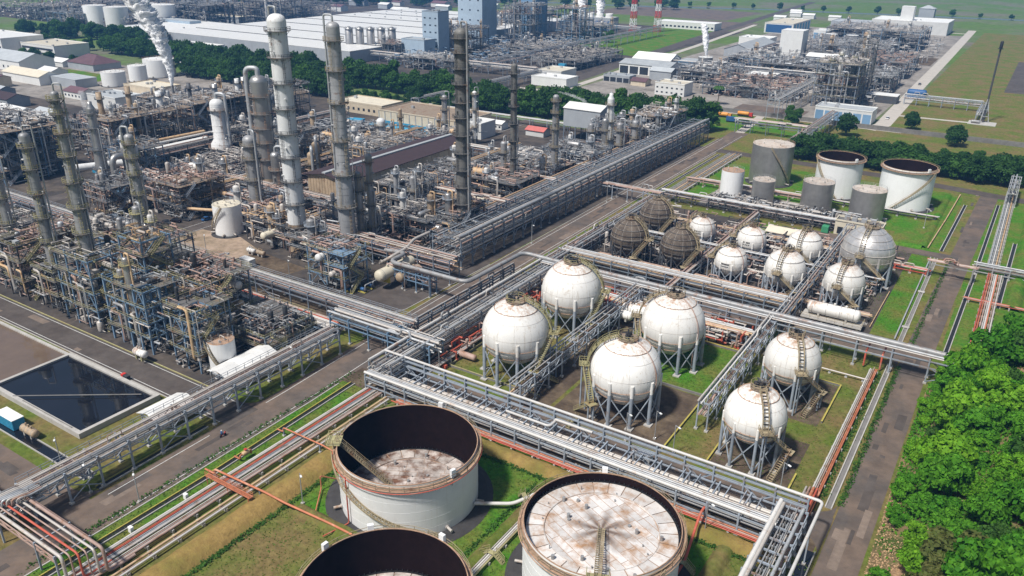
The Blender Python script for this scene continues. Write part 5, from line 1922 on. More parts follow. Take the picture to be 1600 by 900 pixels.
frame('dark frame of the bell bottomed vessel', -338, 252, -316, 272, (6, 12), 2, 2, 'steel_dark', seed=148, nick='frame of the bell vessel')
frame('block of pale pipes near the beige building', -262, 312, -240, 334, (4.5, 7.5), 3, 3, 'steel', seed=149, nick='pale pipe block near the beige building', drums=2)
frame('low block beside the asphalt behind the towers', -246, 296, -228, 316, (4,), 2, 2, 'steel_dark', seed=150, nick='low block behind the towers', deck_m='deck_tan')
# furnace row at the left rear
frame('long elevated furnace deck with stacks, near half', -374, 206, -352, 250, (8, 15.5, 21.5), 3, 5, 'steel', seed=161, nick='near furnace deck', deck_m='deck_tan', deckp=.6, dens=.9, pipes=26, pal=PAL)
frame('long elevated furnace deck with stacks, far half', -380, 256, -358, 306, (8, 15.5, 21), 3, 6, 'steel', seed=162, nick='far furnace deck', deck_m='deck_tan', deckp=.95, dens=.8, pipes=16, pal=PAL)
frame('furnace deck end block next to the tree belt', -394, 312, -368, 344, (8, 14, 19), 3, 3, 'steel_dark', seed=163, nick='furnace end block', deck_m='deck_tan', dens=.8, pal=PAL)
frame('large square furnace building frame with pipes on its face', -392, 162, -364, 190, (6, 12, 18, 22), 4, 3, 'steel_blue', seed=164, nick='square furnace frame', deck_m='deck_tan', deckp=.9, dens=.8, pipes=18, pal=['pipe_white', 'galv'])
frame('blue lattice frame below the silver stack column', -345, 196, -326, 214, (7, 13), 3, 2, 'steel_blue', seed=165, nick='blue lattice frame', deckp=.3, dens=.6)
frame('cluttered block behind the square furnace', -440, 176, -402, 214, (6, 11, 15), 4, 3, 'steel', seed=166, nick='block behind the square furnace', dens=.7, drums=2)
frame('cluttered block behind the long furnace deck', -428, 226, -392, 262, (6, 10), 4, 3, 'steel', seed=167, nick='block behind the furnace deck', dens=.7, drums=2)
frame('dark block at the rear of the furnace row', -436, 276, -400, 312, (6, 11, 14), 4, 3, 'steel', seed=168, nick='rear dark block', dens=.7, drums=2, deck_m='deck_tan')
frame('dark frame beneath the second towers at the left edge', -302, 162, -288, 182, (6, 11), 2, 2, 'steel_dark', seed=169, nick='frame at the left crossing')
frame('tall block at the left picture edge behind the unit road', -440, 128, -400, 140, (6, 12, 18), 4, 1, 'steel_dark', seed=170, nick='tall left edge block', dens=.6)
frame('dark block along the unit road at the left edge', -350, 104, -300, 136, (5, 9), 5, 3, 'steel_dark', seed=171, nick='left edge unit block', dens=.5)
# stacks on the furnaces
FS = 'short furnace stacks'
for i, (x, y, h, r, z) in enumerate(((-366, 212, 11, 1.3, 21.8), (-365, 226, 12, 1.3, 21.8), (-362, 240, 8, 1.6, 21.8), (-368, 262, 9, 1.0, 21.3), (-366, 276, 7, 1.5, 21.3), (-365, 290, 8, 1.2, 21.3), (-372, 300, 7, 1.4, 21.3), (-384, 172, 12, 1.7, 22.2), (-380, 330, 8, 1.2, 19.2))):
    T = thing('furnace_stack', ('brown stack nearest the silver column', 'brown stack second from the silver column', 'white stack on the near furnace deck', 'thin stack at the start of the far furnace deck',
                                'silver stack in the middle of the far furnace deck', 'pale stack on the far furnace deck', 'broad stack at the end of the far furnace deck', 'tapered silver stack on the square furnace frame',
                                'small stack on the furnace end block')[i], 'stack', (x, y, z), FS)
    b = MB()
    b.lathe(x, y, [(r * 1.3, z), (r, z + h * .25), (r, z + h), (r * .85, z + h), (r * .85, z + h - .8)], 16, True)
    part(T, 'flue', b, ('tower_tan', 'tower_tan', 'tower_white', 'steel_dark', 'silver', 'tower_white', 'silver', 'silver', 'silver')[i])
    b = MB()
    b.ring(x, y, z + h * .7, r, r + .9, .12, 12)
    b.rail(arc(x, y, r + .85, 0, 2 * math.pi, z + h * .7 + .1, z + h * .7 + .1, 8), 1.1, 2, .08)
    part(T, 'platform', b, 'steel_dark')
# white duct
pipe_thing('white insulated duct bending down beside the furnace', [(-338, 176, 8.5), (-334, 184, 8.5), (-326, 200, 8.5), (-326, 200, 16)], 1.6, 'tower_white', n=16, rad=3.5)
pipe_thing('large silver swan neck duct at the silver stack column', [(-317, 184, 2), (-317, 184, 15), (-317, 190, 15), (-317, 190, 9)], 1.3, 'silver', n=16, rad=3.0)
pipe_thing('orange insulated line along the furnace row', [(-349, 208, 9.8), (-347, 252, 9.8)], .8, 'pipe_tan', n=12, posts=[(-349, 212, 9), (-348, 230, 9), (-347.5, 248, 9)])
pipe_thing('white line parallel to the orange insulated line', [(-346, 198, 9.2), (-344.6, 258, 9.2)], .6, 'pipe_white', n=12, posts=[(-346, 204, 8.6), (-345.4, 222, 8.6), (-345, 240, 8.6)])
pipe_thing('fat orange pipe bending round the white tank', [(-262, 178, 4.5), (-254, 181, 4.5), (-246, 186, 4.5), (-226, 186, 4.5)], .6, 'pipe_tan', n=12, rad=4)

# internal racks
IR = dict(plates=False, brace=0, fewer=True, group='racks inside the process unit')
rack('rusty internal rack from the white tower past the brown shed', 'y', -209, 5.0, 190, 330, (5.0, 7.0), 9, [(0, 7, PAL_RUST), (1, 6, PAL_RUST)], m='steel_dark', seed=201, **IR)
rack('internal rack crossing in front of the brown shed', 'x', 211, 5.0, -300, -165, (5.2, 7.4), 9, [(0, 7, PAL_RUST), (1, 7, PAL_RUST)], m='steel', seed=202, **IR)
rack('internal rack crossing behind the dark central tower', 'x', 247, 5.0, -195, -160, (5.2, 7.4), 9, [(0, 8, PAL_RUST), (1, 7, PAL_RUST)], m='steel', seed=203, **IR)
rack('internal rack crossing between the slim towers', 'x', 285, 4.6, -232, -160, (5.0, 7.0), 9, [(0, 8, PAL_RUST), (1, 5, PAL_RUST)], m='steel_dark', seed=204, **IR)
rack('internal rack crossing before the gabled shed', 'x', 316, 4.6, -262, -160, (4.6, 6.4), 9, [(0, 7, PAL_RUST), (1, 5, PAL)], m='steel', seed=205, **IR)
rack('internal rack along the far side of the brown shed', 'y', -247, 5.0, 256, 345, (5.0, 7.2), 9, [(0, 7, PAL_RUST), (1, 6, PAL_RUST)], m='steel', seed=206, **IR)
rack('wide internal rack of tan pipes below the reactor', 'y', -272, 6.0, 180, 330, (5.0, 7.2), 9, [(0, 8, ['pipe_tan', 'pipe_pale', 'pipe_pink']), (1, 8, ['pipe_tan', 'pipe_pale'])], m='steel', seed=207, **IR)
rack('internal rack of pink pipes beside the white tank', 'x', 196, 6.0, -330, -246, (4.6, 6.6), 9, [(0, 8, ['pipe_pink', 'pipe_pale']), (1, 8, ['pipe_pink', 'pipe_pale', 'pipe_tan'])], m='steel', seed=208, **IR)
rack('internal rack at the foot of the furnace row', 'y', -340, 6.0, 214, 345, (5.0, 7.6), 10, [(0, 8, PAL_RUST), (1, 7, PAL)], m='steel_dark', seed=209, **IR)
rack('internal rack behind the beige building', 'x', 398, 3.5, -360, -150, (4.0,), 12, [(0, 6, PAL)], m='steel_pale', seed=210, **IR)
rack('internal rack in the middle of unit one', 'x', 126, 4.0, -300, -170, (4.0, 6.0), 9, [(0, 7, PAL_RUST), (1, 6, PAL_RUST)], m='steel', seed=211, **IR)

# pumps on the pad and ground clutter
PB = 'pump skids on the asphalt pad'
for i, (x, y) in enumerate(((-163, 162), (-160, 164.5), (-163.5, 166), (-160, 168))):
    T = thing('pump_skid', ('pump skid nearest the unit road on the asphalt pad', 'pump skid closest to the cream drum', 'pump skid behind the first on the asphalt pad', 'rear pump skid on the asphalt pad')[i], 'pump', (x, y, 0), PB)
    pbox(T, 'plinth', 'line_yellow', (x, y, .12), (2.8, 1.7, .24))
    b = MB()
    b.capsule((x - .9, y, .95), (x + .3, y, .95), .55, 12, 3)
    part(T, 'motor', b, 'blue_dark')
    b = MB()
    b.lathe(x + .9, y, [(.5, .3), (.6, .8), (.45, 1.3), (.02, 1.35)], 12, True)
    part(T, 'pump_casing', b, 'machine')
    b = MB()
    b.tube(bend([(x + .9, y, 1.2), (x + .9, y, 2.4), (x + .9, y + 3, 2.4)], .4, 3), .2, 7)
    part(T, 'pipe', b, 'galv')


def scatter_ground(label, x0, y0, x1, y1, n, seed, mats=('pipe_pale', 'machine', 'pipe_pink'), group='ground pipework', zt=4.2, rm=.3):
    rg = random.Random(seed)
    T = thing('pipework_patch', label, 'pipework', ((x0 + x1) / 2, (y0 + y1) / 2, 0), group, 'stuff')
    for m in mats:
        b = MB()
        pipework(b, x0, y0, x1, y1, .4, zt, n, rg, .08, rm)
        equip(b, x0, y0, x1, y1, .1, n // 6, rg)
        part(T, 'pipework', b, m, kind='stuff')
    return T


scatter_ground('tangle of low pipes between the slim towers and main rack', -192, 240, -158, 262, 90, 301)
scatter_ground('tangle of low pipes behind the main rack before the gabled shed', -192, 300, -158, 345, 120, 302, ('pipe_pale', 'machine', 'pipe_tan'))
scatter_ground('tangle of low pipes left of the brown shed', -300, 262, -245, 345, 170, 303, ('pipe_tan', 'machine', 'pipe_pale'))
scatter_ground('tangle of low pipes around the fat reactor', -312, 200, -250, 262, 170, 304, ('pipe_pink', 'pipe_pale', 'machine'))
scatter_ground('tangle of low pipes under the furnaces', -350, 200, -318, 330, 140, 305, ('pipe_grey', 'galv', 'machine'))
scatter_ground('tangle of low pipes in unit one', -300, 104, -152, 138, 240, 306, ('pipe_pale', 'machine', 'galv'))
scatter_ground('tangle of low pipes behind the tall towers', -246, 186, -160, 240, 230, 307, ('pipe_pale', 'machine', 'pipe_pink'))
scatter_ground('tangle of low pipes at the rear left of the plant', -440, 210, -380, 345, 200, 308, ('galv', 'machine', 'pipe_pale'))
scatter_ground('pipe manifolds under the small spheres', -118, 234, -28, 290, 240, 309, ('pipe_pale', 'pipe_pink', 'machine'))
scatter_ground('pipe manifolds around the four big spheres', -112, 192, -50, 203, 90, 310, ('pipe_pink', 'pipe_pale', 'pipe_red'))
scatter_ground('pumps and pipes before the far tank farm', -104, 309, -40, 320, 110, 311, ('machine', 'pipe_pale', 'galv'))
scatter_ground('red fire water valves near the road junction', -113, 139, -110, 196, 40, 312, ('pipe_red', 'pipe_pink'))

T = thing('air_duct', 'long white clad air duct on dark legs under the orange line', 'duct', (-338, 238, 0))
pbox(T, 'casing', 'wall_white', (-341.5, 232, 6.6), (3.2, 34, 3.6))
for i in range(8):
    pbar(T, 'leg', 'steel_blue', (-340.4, 216.5 + i * 4.4, 0), (-340.4, 216.5 + i * 4.4, 4.8), .5)
    pbox(T, 'panel_rib', 'wall_grey', (-339.86, 216.5 + i * 4.4, 6.6), (.14, .3, 3.7))
# ------------------------------------------------------------------ buildings


def bldg(label, x0, y0, x1, y1, h, roof='flat', wall='wall_white', roof_m='roof_grey', z0=0.0, rise=None, ridge='x', win=None, name='building', group=None, over=.5, cat='building', stilts=None, parapet=True, bays=0, bay_m='window_dark'):
    """box building; win = [(face, n, rows, width, height, first sill)] with face 's' (-Y) or 'e' (+X)"""
    T = thing(name, label, cat, ((x0 + x1) / 2, (y0 + y1) / 2, 0), group, 'thing')
    b = MB()
    b.box(x0, y0, z0, x1, y1, h)
    if roof == 'gable':
        rise = rise or (min(x1 - x0, y1 - y0) * .18)
        if ridge == 'x':
            ym = (y0 + y1) / 2
            for x in (x0 + .02, x1 - .02):
                b.add([(x, y0, h), (x, y1, h), (x, ym, h + rise)], [(0, 1, 2)])
        else:
            xm = (x0 + x1) / 2
            for y in (y0 + .02, y1 - .02):
                b.add([(x0, y, h), (x1, y, h), (xm, y, h + rise)], [(0, 1, 2)])
    part(T, 'walls', b, wall)
    b = MB()
    o = over
    if roof == 'gable':
        t = .25
        if ridge == 'x':
            ym = (y0 + y1) / 2
            e = rise * o / ((y1 - y0) / 2)
            for ya, yb in ((y0 - o, ym), (y1 + o, ym)):
                vs = [(x0 - o, ya, h - e), (x1 + o, ya, h - e), (x1 + o, yb, h + rise), (x0 - o, yb, h + rise)]
                b.add(vs + [(p[0], p[1], p[2] + t) for p in vs], [(0, 1, 2, 3), (4, 5, 6, 7), (0, 1, 5, 4), (1, 2, 6, 5), (2, 3, 7, 6), (3, 0, 4, 7)])
        else:
            xm = (x0 + x1) / 2
            e = rise * o / ((x1 - x0) / 2)
            for xa, xb in ((x0 - o, xm), (x1 + o, xm)):
                vs = [(xa, y0 - o, h - e), (xa, y1 + o, h - e), (xb, y1 + o, h + rise), (xb, y0 - o, h + rise)]
                b.add(vs + [(p[0], p[1], p[2] + t) for p in vs], [(0, 1, 2, 3), (4, 5, 6, 7), (0, 1, 5, 4), (1, 2, 6, 5), (2, 3, 7, 6), (3, 0, 4, 7)])
        part(T, 'roof', b, roof_m)
    elif roof == 'hip':
        rise = rise or min(x1 - x0, y1 - y0) * .25
        k = min(x1 - x0, y1 - y0) / 2
        if (x1 - x0) > (y1 - y0):
            r0, r1 = (x0 + k, (y0 + y1) / 2, h + rise), (x1 - k, (y0 + y1) / 2, h + rise)
        else:
            r0, r1 = ((x0 + x1) / 2, y0 + k, h + rise), ((x0 + x1) / 2, y1 - k, h + rise)
        c = [(x0 - o, y0 - o, h), (x1 + o, y0 - o, h), (x1 + o, y1 + o, h), (x0 - o, y1 + o, h)]
        if (x1 - x0) > (y1 - y0):
            fs = [(0, 1, 5, 4), (1, 2, 5), (2, 3, 4, 5), (3, 0, 4)]
        else:
            fs = [(0, 1, 4), (1, 2, 5, 4), (2, 3, 5), (3, 0, 4, 5)]
        b.add(c + [r0, r1], fs)
        part(T, 'roof', b, roof_m)
    else:
        b.box(x0 - .1, y0 - .1, h + .003, x1 + .1, y1 + .1, h + .25)
        rf = part(T, 'roof', b, roof_m)
        if parapet:
            b = MB()
            for (a, c, e, f) in ((x0 - .1, y0 - .1, x1 + .1, y0 + .2), (x0 - .1, y1 - .2, x1 + .1, y1 + .1), (x0 - .1, y0 + .2, x0 + .2, y1 - .2), (x1 - .2, y0 + .2, x1 + .1, y1 - .2)):
                b.box(a, c, h + .25, e, f, h + .8)
            part(rf, 'parapet', b, wall)
            rg = random.Random(int(x0 * 3 + y0))
            if (x1 - x0) > 6:
                for k in range(rg.choice((2, 3, 4))):
                    x, y = rg.uniform(x0 + 1, x1 - 2.5), rg.uniform(y0 + 1, y1 - 2)
                    pbox(T, 'roof_unit', 'galv', (x, y, h + .9), (1.8, 1.4, 1.3))
    if bays:
        L = x1 - x0
        for i in range(bays):
            a, c = x0 + L * (i + .08) / bays, x0 + L * (i + .92) / bays
            pbox(T, 'bay_opening', bay_m, ((a + c) / 2, y0 - .02, z0 + (h - z0) * .42), (c - a, .12, (h - z0) * .74))
    for (f, n, rows, w, hh, sill) in (win or ()):
        for rr in range(rows):
            zc = z0 + sill + hh / 2 + rr * ((h - z0 - sill) / rows)
            for i in range(n):
                if f == 's':
                    p, d = (x0 + (x1 - x0) * (i + .5) / n, y0 - .02, zc), (w, .14, hh)
                else:
                    p, d = (x1 + .02, y0 + (y1 - y0) * (i + .5) / n, zc), (.14, w, hh)
                pbox(T, 'window', 'window_dark', p, d)
    if stilts:
        nx, ny = stilts
        for i in range(nx):
            for j in range(ny):
                x, y = x0 + .3 + (x1 - x0 - .6) * i / (nx - 1), y0 + .3 + (y1 - y0 - .6) * j / (ny - 1)
                pbar(T, 'column', 'steel', (x, y, 0), (x, y, z0), .5)
    return T


# inside the plant
T = bldg('long elevated shed with dark brown roof and cream cladding', -237, 217, -217, 298, 13.4, 'gable', 'wall_cream', 'roof_brown', z0=6.2, ridge='y', rise=1.5, stilts=(3, 10), over=1.4)
for i in range(27):
    y = 217 + 3 * i
    pbox(T, 'cladding_rib', 'wall_cream', (-216.9, y + 1.5, 9.6), (.16, 2.86, 6.4))
for i in range(13):
    pbox(T, 'rusty_panel', 'tower_tan', (-236.2 + i * 1.57, 216.9, 9.8), (1.4, .16, 6.6))
b = MB()
b.box(-227.9, 216, 15.0, -226.1, 299, 15.6)
part(T, 'ridge_vent', b, 'roof_grey')
pbox(T, 'floor_slab', 'concrete_dark', (-227, 257.5, 6.05), (21, 82, .3))
bldg('grey gabled shed standing high on stilts by the trees', -212, 380, -190, 394, 17.0, 'gable', 'wall_grey', 'roof_white', z0=7.5, ridge='x', rise=2.2, stilts=(4, 3), over=.4)
bldg('small white hut with red tin roof', -233.5, 376, -222, 383, 3.2, 'gable', 'wall_white', 'roof_red', ridge='x', rise=1.4)
bldg('small white cabin beside the road by the tall trees', -259, 378, -251, 385, 3.4, 'gable', 'wall_white', 'roof_white', ridge='x', rise=1.2, win=[('s', 3, 1, 1.2, 1.0, 1.2)])
bldg('flat cream roofed building behind the tan pipes', -368, 366, -330, 386, 6.0, 'flat', 'wall_cream', 'roof_cream', win=[('s', 9, 1, 1.6, 1.6, 2)])
T = bldg('long cream building with brown roof and blue painted base', -322, 354, -262, 384, 7.0, 'flat', 'wall_cream', 'deck_tan', win=[])
for i in range(14):
    pbox(T, 'pilaster', 'wall_grey', (-321.5 + i * 4.6, 353.9, 3.6), (.35, .3, 6.6))
pbox(T, 'blue_plinth', 'blue_paint', (-292, 353.85, .9), (59, .24, 1.7))
bldg('white walled block near the column pair', -259, 352, -247, 366, 8.0, 'flat', 'wall_white', 'roof_white')
sheet('paved_basin', rect(-325, 346, -275, 352), .03, 'blue_paint')
bldg('cream hut with shallow roof among the yellow railings', -214, 133.5, -203, 139.5, 3.4, 'gable', 'roof_cream', 'roof_cream', ridge='x', rise=.9)
bldg('flat roofed cream pump shed beside the silver sphere', -52, 303.8, -35.5, 309.5, 5.0, 'flat', 'roof_cream', 'deck', bays=0, win=[('s', 4, 1, 2.0, 2.6, .4)])
bldg('small grey shed behind the middle small spheres', -71, 282, -61, 289, 3.6, 'gable', 'wall_grey', 'roof_cream', ridge='x', rise=1.0)
b = MB()
b.box(-53.5, 300.2, 0, -50.5, 303, 2.4)
T = thing('green_container', 'green container box beside the cream pump shed', 'container', (-55, 301.5, 0))
pbox(T, 'body', 'green_paint', (-55, 304.5, 1.3), (2.4, 4.5, 2.4))
pbox(T, 'door', 'green_paint', (-55, 302.22, 1.25), (2.0, .08, 2.1))
pbox(T, 'skid', 'steel_dark', (-55, 304.5, .06), (2.2, 4.3, .12))


def shelter(label, x0, y0, x1, y1, h, rise=1.2, m='roof_white', ridge='y'):
    T = thing('shelter', label, 'shelter', ((x0 + x1) / 2, (y0 + y1) / 2, 0))
    k = 4
    for i in range(k):
        for x in (x0 + .2, x1 - .2):
            y = y0 + .2 + (y1 - y0 - .4) * i / (k - 1)
            pbar(T, 'post', 'steel_pale', (x, y, 0), (x, y, h), .2)
    xm = (x0 + x1) / 2
    n = 6
    for xa, xb in ((x0 - .6, xm), (x1 + .6, xm)):
        for i in range(n):
            ya, yb = y0 - .5 + (y1 - y0 + 1) * i / n, y0 - .5 + (y1 - y0 + 1) * (i + 1) / n - .03
            b = MB()
            vs = [(xa, ya, h), (xa, yb, h), (xb, yb, h + rise), (xb, ya, h + rise)]
            b.add(vs + [(p[0], p[1], p[2] + .08) for p in vs], [(0, 1, 2, 3), (4, 5, 6, 7), (0, 1, 5, 4), (1, 2, 6, 5), (2, 3, 7, 6), (3, 0, 4, 7)])
            part(T, 'roof_sheet', b, m)
    b = MB()
    for y in (y0, (y0 + y1) / 2, y1):
        b.bar((x0, y, h - .1), (xm, y, h + rise - .1), .15)
        b.bar((x1, y, h - .1), (xm, y, h + rise - .1), .15)
        b.bar((x0, y, h - .15), (x1, y, h - .15), .15)
    part(T, 'rafters', b, 'steel_pale')
    return T


shelter('long white roofed open shelter beside the small white tank', -151.5, 102, -145, 117, 4.2)
shelter('low white roofed shelter at the corner of the dark pond', -150.5, 82.5, -144.0, 92, 3.0)

# dark pond
T = thing('settling_pond', 'concrete walled pond of dark reflecting water beside the road', 'pond', (-175, 82, 0))
b = MB()
for (a, c, e, f) in ((-193.6, 71.6, -192.6, 91.4), (-157.4, 71.6, -156.4, 91.4), (-192.6, 71.6, -157.4, 72.6), (-192.6, 90.4, -157.4, 91.4)):
    b = MB()
    b.box(a, c, 0, e, f, 1.3)
    part(T, 'basin_wall', b, 'concrete')
sheet('water', rect(-192.6, 72.6, -157.4, 90.4), .85, 'water', T=T)
b = MB()
b.tube([(-180, 72.2, 1.4), (-160, 72.2, 1.4)], .12, 6)
b.bar((-184, 72, 1.36), (-160, 89, 1.36), .25, .12)
part(T, 'walk_plank', b, 'concrete_dark')
T = thing('overflow_pond', 'shallow brown water pond behind the dark pond', 'pond', (-215, 80, 0))
for (a, c, e, f) in ((-250, 64, -249.2, 91.4), (-249.2, 64, -193.8, 64.8), (-249.2, 90.6, -193.8, 91.4)):
    b = MB()
    b.box(a, c, 0, e, f, .9)
    part(T, 'basin_wall', b, 'concrete')
sheet('water', rect(-249.2, 64.8, -193.65, 90.6), .55, 'water_brown', T=T)

# ------------------------------------------------------------------ far side of the trees
sheet('far_yard', rect(-285, 512, -80, 1120), .01, 'pavement_pale')
sheet('far_yard', rect(-800, 470, -312, 1000), .012, 'pavement')
sheet('far_yard', rect(-1300, 560, -800, 1400), .011, 'pavement')
sheet('far_lawn', [(-412, 740), (-318, 712), (-340, 1000), (-420, 1000)], .02, 'grass_lush')
sheet('far_lawn', rect(-70, 512, 300, 1180), .012, 'grass')
sheet('ploughed_field', rect(-20, 700, 6, 900), .016, 'asphalt_dark')
sheet('ploughed_field', rect(-420, 1010, -330, 1120), .016, 'asphalt')
sheet('ploughed_field', rect(-600, 1130, -380, 1300), .016, 'asphalt')
sheet('ploughed_field', rect(-150, 820, -85, 880), .02, 'dirt')
strip('far_road', [(-300, 500), (-303, 541), (-318, 720), (-333, 898), (-357, 1247), (-380, 1600)], 13, .03, 'asphalt_dark')
strip('far_road', [(-288, 505), (-291, 550), (-299, 680), (-308, 830), (-330, 1100)], 6, .032, 'road_concrete')
strip('white_road', [(-78, 505), (-73, 524), (-76, 674), (-79.5, 893), (-85, 1202)], 9, .034, 'road_concrete')
strip('white_road', [(-85, 1150), (-140, 1155)], 8, .033, 'road_concrete')
strip('white_road', [(-73, 560), (-26, 563)], 4, .033, 'road_concrete')
strip('wall_road', [(-320, 505), (-60, 508)], 5, .031, 'road_concrete')
strip('garden_path', [(-137, 452), (-141, 505)], 5, .031, 'road_concrete')
sheet('garden_lawn', rect(-160, 455, -100, 500), .014, 'grass_lush')
strip('canal', [(-1400, 1150), (-600, 1290), (-393, 1368), (-38, 1420), (400, 1480)], 26, .02, 'water')

bw = MB()
bw.box(-300, 506.4, 0, 60, 507, 2.6)
solid('boundary_wall', bw, 'concrete_dark', 'long dark boundary wall behind the green tree row', 'wall', kind='thing')

# warehouse
T = bldg('huge warehouse with pale ribbed roof behind the tree belt', -760, 518, -500, 905, 10.5, 'flat', 'wall_grey', 'roof_white', parapet=False)
for i in range(7):
    y = 560 + i * 50
    pbox(T, 'roof_valley', 'steel_dark', (-630, y, 11.0), (258, .9, .5))
for i in range(40):
    pbox(T, 'roof_vent', 'galv', (-740 + (i % 10) * 25, 780 + (i // 10) * 30, 11.3), (1.6, 1.6, 1.1))
bldg('pale low warehouse wing left of the white tower', -850, 520, -768, 620, 9, 'flat', 'wall_grey', 'roof_white', win=[('s', 12, 1, 3, 2, 3)])
bldg('grey blue office block at the warehouse corner', -694, 484, -640, 500, 7, 'flat', 'wall_white', 'roof_white', win=[('s', 10, 1, 2.5, 1.6, 3)])
# silos
SI = 'five tall silver silos'
for i in range(5):
    x, y = -536 + i * 1.5 + (i * 6.5), 556 + i * 5.5
    T = thing('silo', ('silo at the tree end of the row', 'second silo from the trees', 'middle silo of the five', 'fourth silo from the trees', 'silo nearest the blue tower block')[i], 'silo', (x, y, 0), SI)
    b = MB()
    b.lathe(x, y, [(3.6, 2), (3.6, 24), (1.2, 26), (.1, 26.2)], 20, True)
    part(T, 'shell', b, 'silver')
    b = MB()
    b.ring(x, y, 24, 3.6, 4.4, .2, 14)
    b.rail(arc(x, y, 4.3, 0, 2 * math.pi, 24.2, 24.2, 8), 1.2, 3, .12)
    part(T, 'platform', b, 'galv')
    b = MB()
    b.lathe(x, y, [(3.4, 0), (3.4, 2)], 12, True)
    part(T, 'skirt', b, 'steel_dark')
T = bldg('blue clad process tower block beside the silos', -478, 590, -460, 606, 40, 'flat', 'cladding_blue', 'deck', win=[('s', 3, 6, 2, 1.2, 4)])
bldg('lower blue clad annex of the tower block', -488, 572, -462, 588, 17, 'flat', 'cladding_blue', 'roof_grey')
bldg('large blue clad building cut by the top edge', -512, 690, -482, 716, 62, 'flat', 'cladding_blue', 'roof_grey', win=[('s', 3, 6, 2, 1.4, 5)])
bldg('deep blue tower block at the top edge', -484, 760, -462, 784, 72, 'flat', 'wall_blue', 'roof_grey', win=[('s', 4, 9, 2.5, 1.4, 4)])
FF = dict(vessels=3, rail='galv', stair=False, brace=False, group='far plant structures', pal=PAL, deckp=.5, col=.6)
frame('far steel structure with thin stacks in front of the blue building', -470, 612, -440, 640, (8, 16, 24), 3, 3, 'steel', seed=401, dens=.8, pipes=8, **FF)
frame('far steel structure beside the silos', -508, 560, -486, 580, (7, 13), 3, 2, 'steel', seed=402, dens=.6, pipes=5, **FF)
frame('far steel structure behind the big blue building', -474, 720, -444, 752, (10, 20, 30, 38), 3, 3, 'steel', seed=403, dens=.6, pipes=8, **FF)
frame('far steel structure with white hopper at the top edge', -442, 770, -414, 800, (10, 22, 34), 3, 3, 'steel_blue', seed=404, dens=.6, pipes=8, **FF)
frame('far low pipe structure along the far tree belt', -450, 530, -400, 556, (5, 9), 5, 2, 'steel', seed=405, dens=.6, pipes=8, **FF)
frame('far low pipe structure in the plant centre', -430, 640, -380, 690, (5, 9), 5, 4, 'steel', seed=406, dens=.5, pipes=8, **FF)
frame('far switchyard frames with orange machines', -368, 600, -326, 690, (5, 8), 4, 8, 'galv', seed=407, dens=.5, pipes=4, **FF)
frame('far steel block before the cooling tower', -460, 830, -420, 870, (7, 12), 4, 3, 'steel_blue', seed=408, dens=.5, pipes=5, **FF)
frame('far pipe block left of the cooling tower', -560, 810, -500, 860, (8, 14, 20), 4, 3, 'steel', seed=409, dens=.4, pipes=5, **FF)
frame('far plant block left of the warehouse', -880, 620, -820, 670, (9, 18, 26), 4, 3, 'steel_dark', seed=410, dens=.4, pipes=6, **FF)
frame('far plant block at the upper left', -1000, 620, -930, 680, (9, 16), 4, 3, 'steel', seed=411, dens=.35, pipes=6, **FF)
frame('far plant block behind the white tanks', -1080, 700, -1000, 780, (10, 20), 4, 3, 'steel_dark', seed=412, dens=.35, pipes=6, **FF)
frame('far rusty plant block at the top left', -1120, 560, -1050, 620, (9, 16), 4, 3, 'steel_dark', seed=413, dens=.35, pipes=6, **FF)
frame('far plant block at the top beside the plume', -900, 760, -820, 830, (9, 18), 4, 3, 'steel', seed=414, dens=.35, pipes=6, **FF)
for i, (x, y, w, d, zz) in enumerate(((-930, 700, 70, 50, (9, 18)), (-1150, 640, 80, 60, (9, 16)), (-1010, 540, 60, 40, (8, 15)), (-840, 690, 50, 50, (10, 20, 28)), (-620, 930, 70, 50, (8, 16)), (-560, 740, 40, 50, (9, 18)), (-1200, 720, 80, 60, (9, 18)))):
    frame(('far plant block just right of the far white tanks', 'far rusty block at the top left corner', 'far low block before the far white tanks', 'far tall block beside the bright cream hall', 'far block behind the huge warehouse', 'far block beside the big blue building', 'far block at the very top left')[i],
          x, y, x + w, y + d, zz, 4, 3, ('steel_dark', 'steel', 'steel_blue')[i % 3], seed=460 + i, dens=.5, pipes=6, **FF)
scatter_ground('far mass of pipes and vessels at the upper left', -1250, 560, -850, 760, 420, 470, ('pipe_grey', 'galv', 'machine', 'pipe_pale'), zt=14, rm=.9)
scatter_ground('far mass of pipes behind the silos', -480, 530, -390, 800, 300, 471, ('pipe_grey', 'galv', 'steel_blue'), zt=10, rm=.5)
scatter_ground('far mass of pipes in the right hand plant', -230, 560, -90, 1000, 500, 472, ('pipe_grey', 'galv', 'pipe_pale'), zt=9, rm=.5)
rack('far long rack before the silos', 'x', 545, 6, -560, -330, (6, 8.5), 14, [(0, 6, PAL), (1, 6, PAL)], m='steel', seed=420, plates=False, fewer=True, group='far racks')
rack('far rack running away beside the switchyard', 'y', -378, 7, 545, 900, (7, 10), 16, [(0, 6, PAL), (1, 6, PAL)], m='steel_pale', seed=421, plates=False, fewer=True, group='far racks')
rack('far rack crossing toward the red and white masts', 'x', 880, 6, -470, -395, (7, 9), 14, [(0, 5, PAL), (1, 5, PAL)], m='steel_pale', seed=422, plates=False, fewer=True, group='far racks')
rack('far rack leaving the plant through a gap in the trees', 'y', -328, 6, 395, 545, (5, 7), 12, [(0, 6, PAL), (1, 6, PAL)], m='steel_pale', seed=423, plates=False, fewer=True, group='far racks')
rack('far rack passing between the tree rows near the white tower', 'x', 408, 4, -440, -395, (5,), 12, [(0, 6, PAL)], m='steel_pale', seed=424, plates=False, fewer=True, group='far racks')
bldg('white flat roofed control block beside the tree belt', -320, 522, -290, 540, 6, 'flat', 'wall_white', 'roof_white')
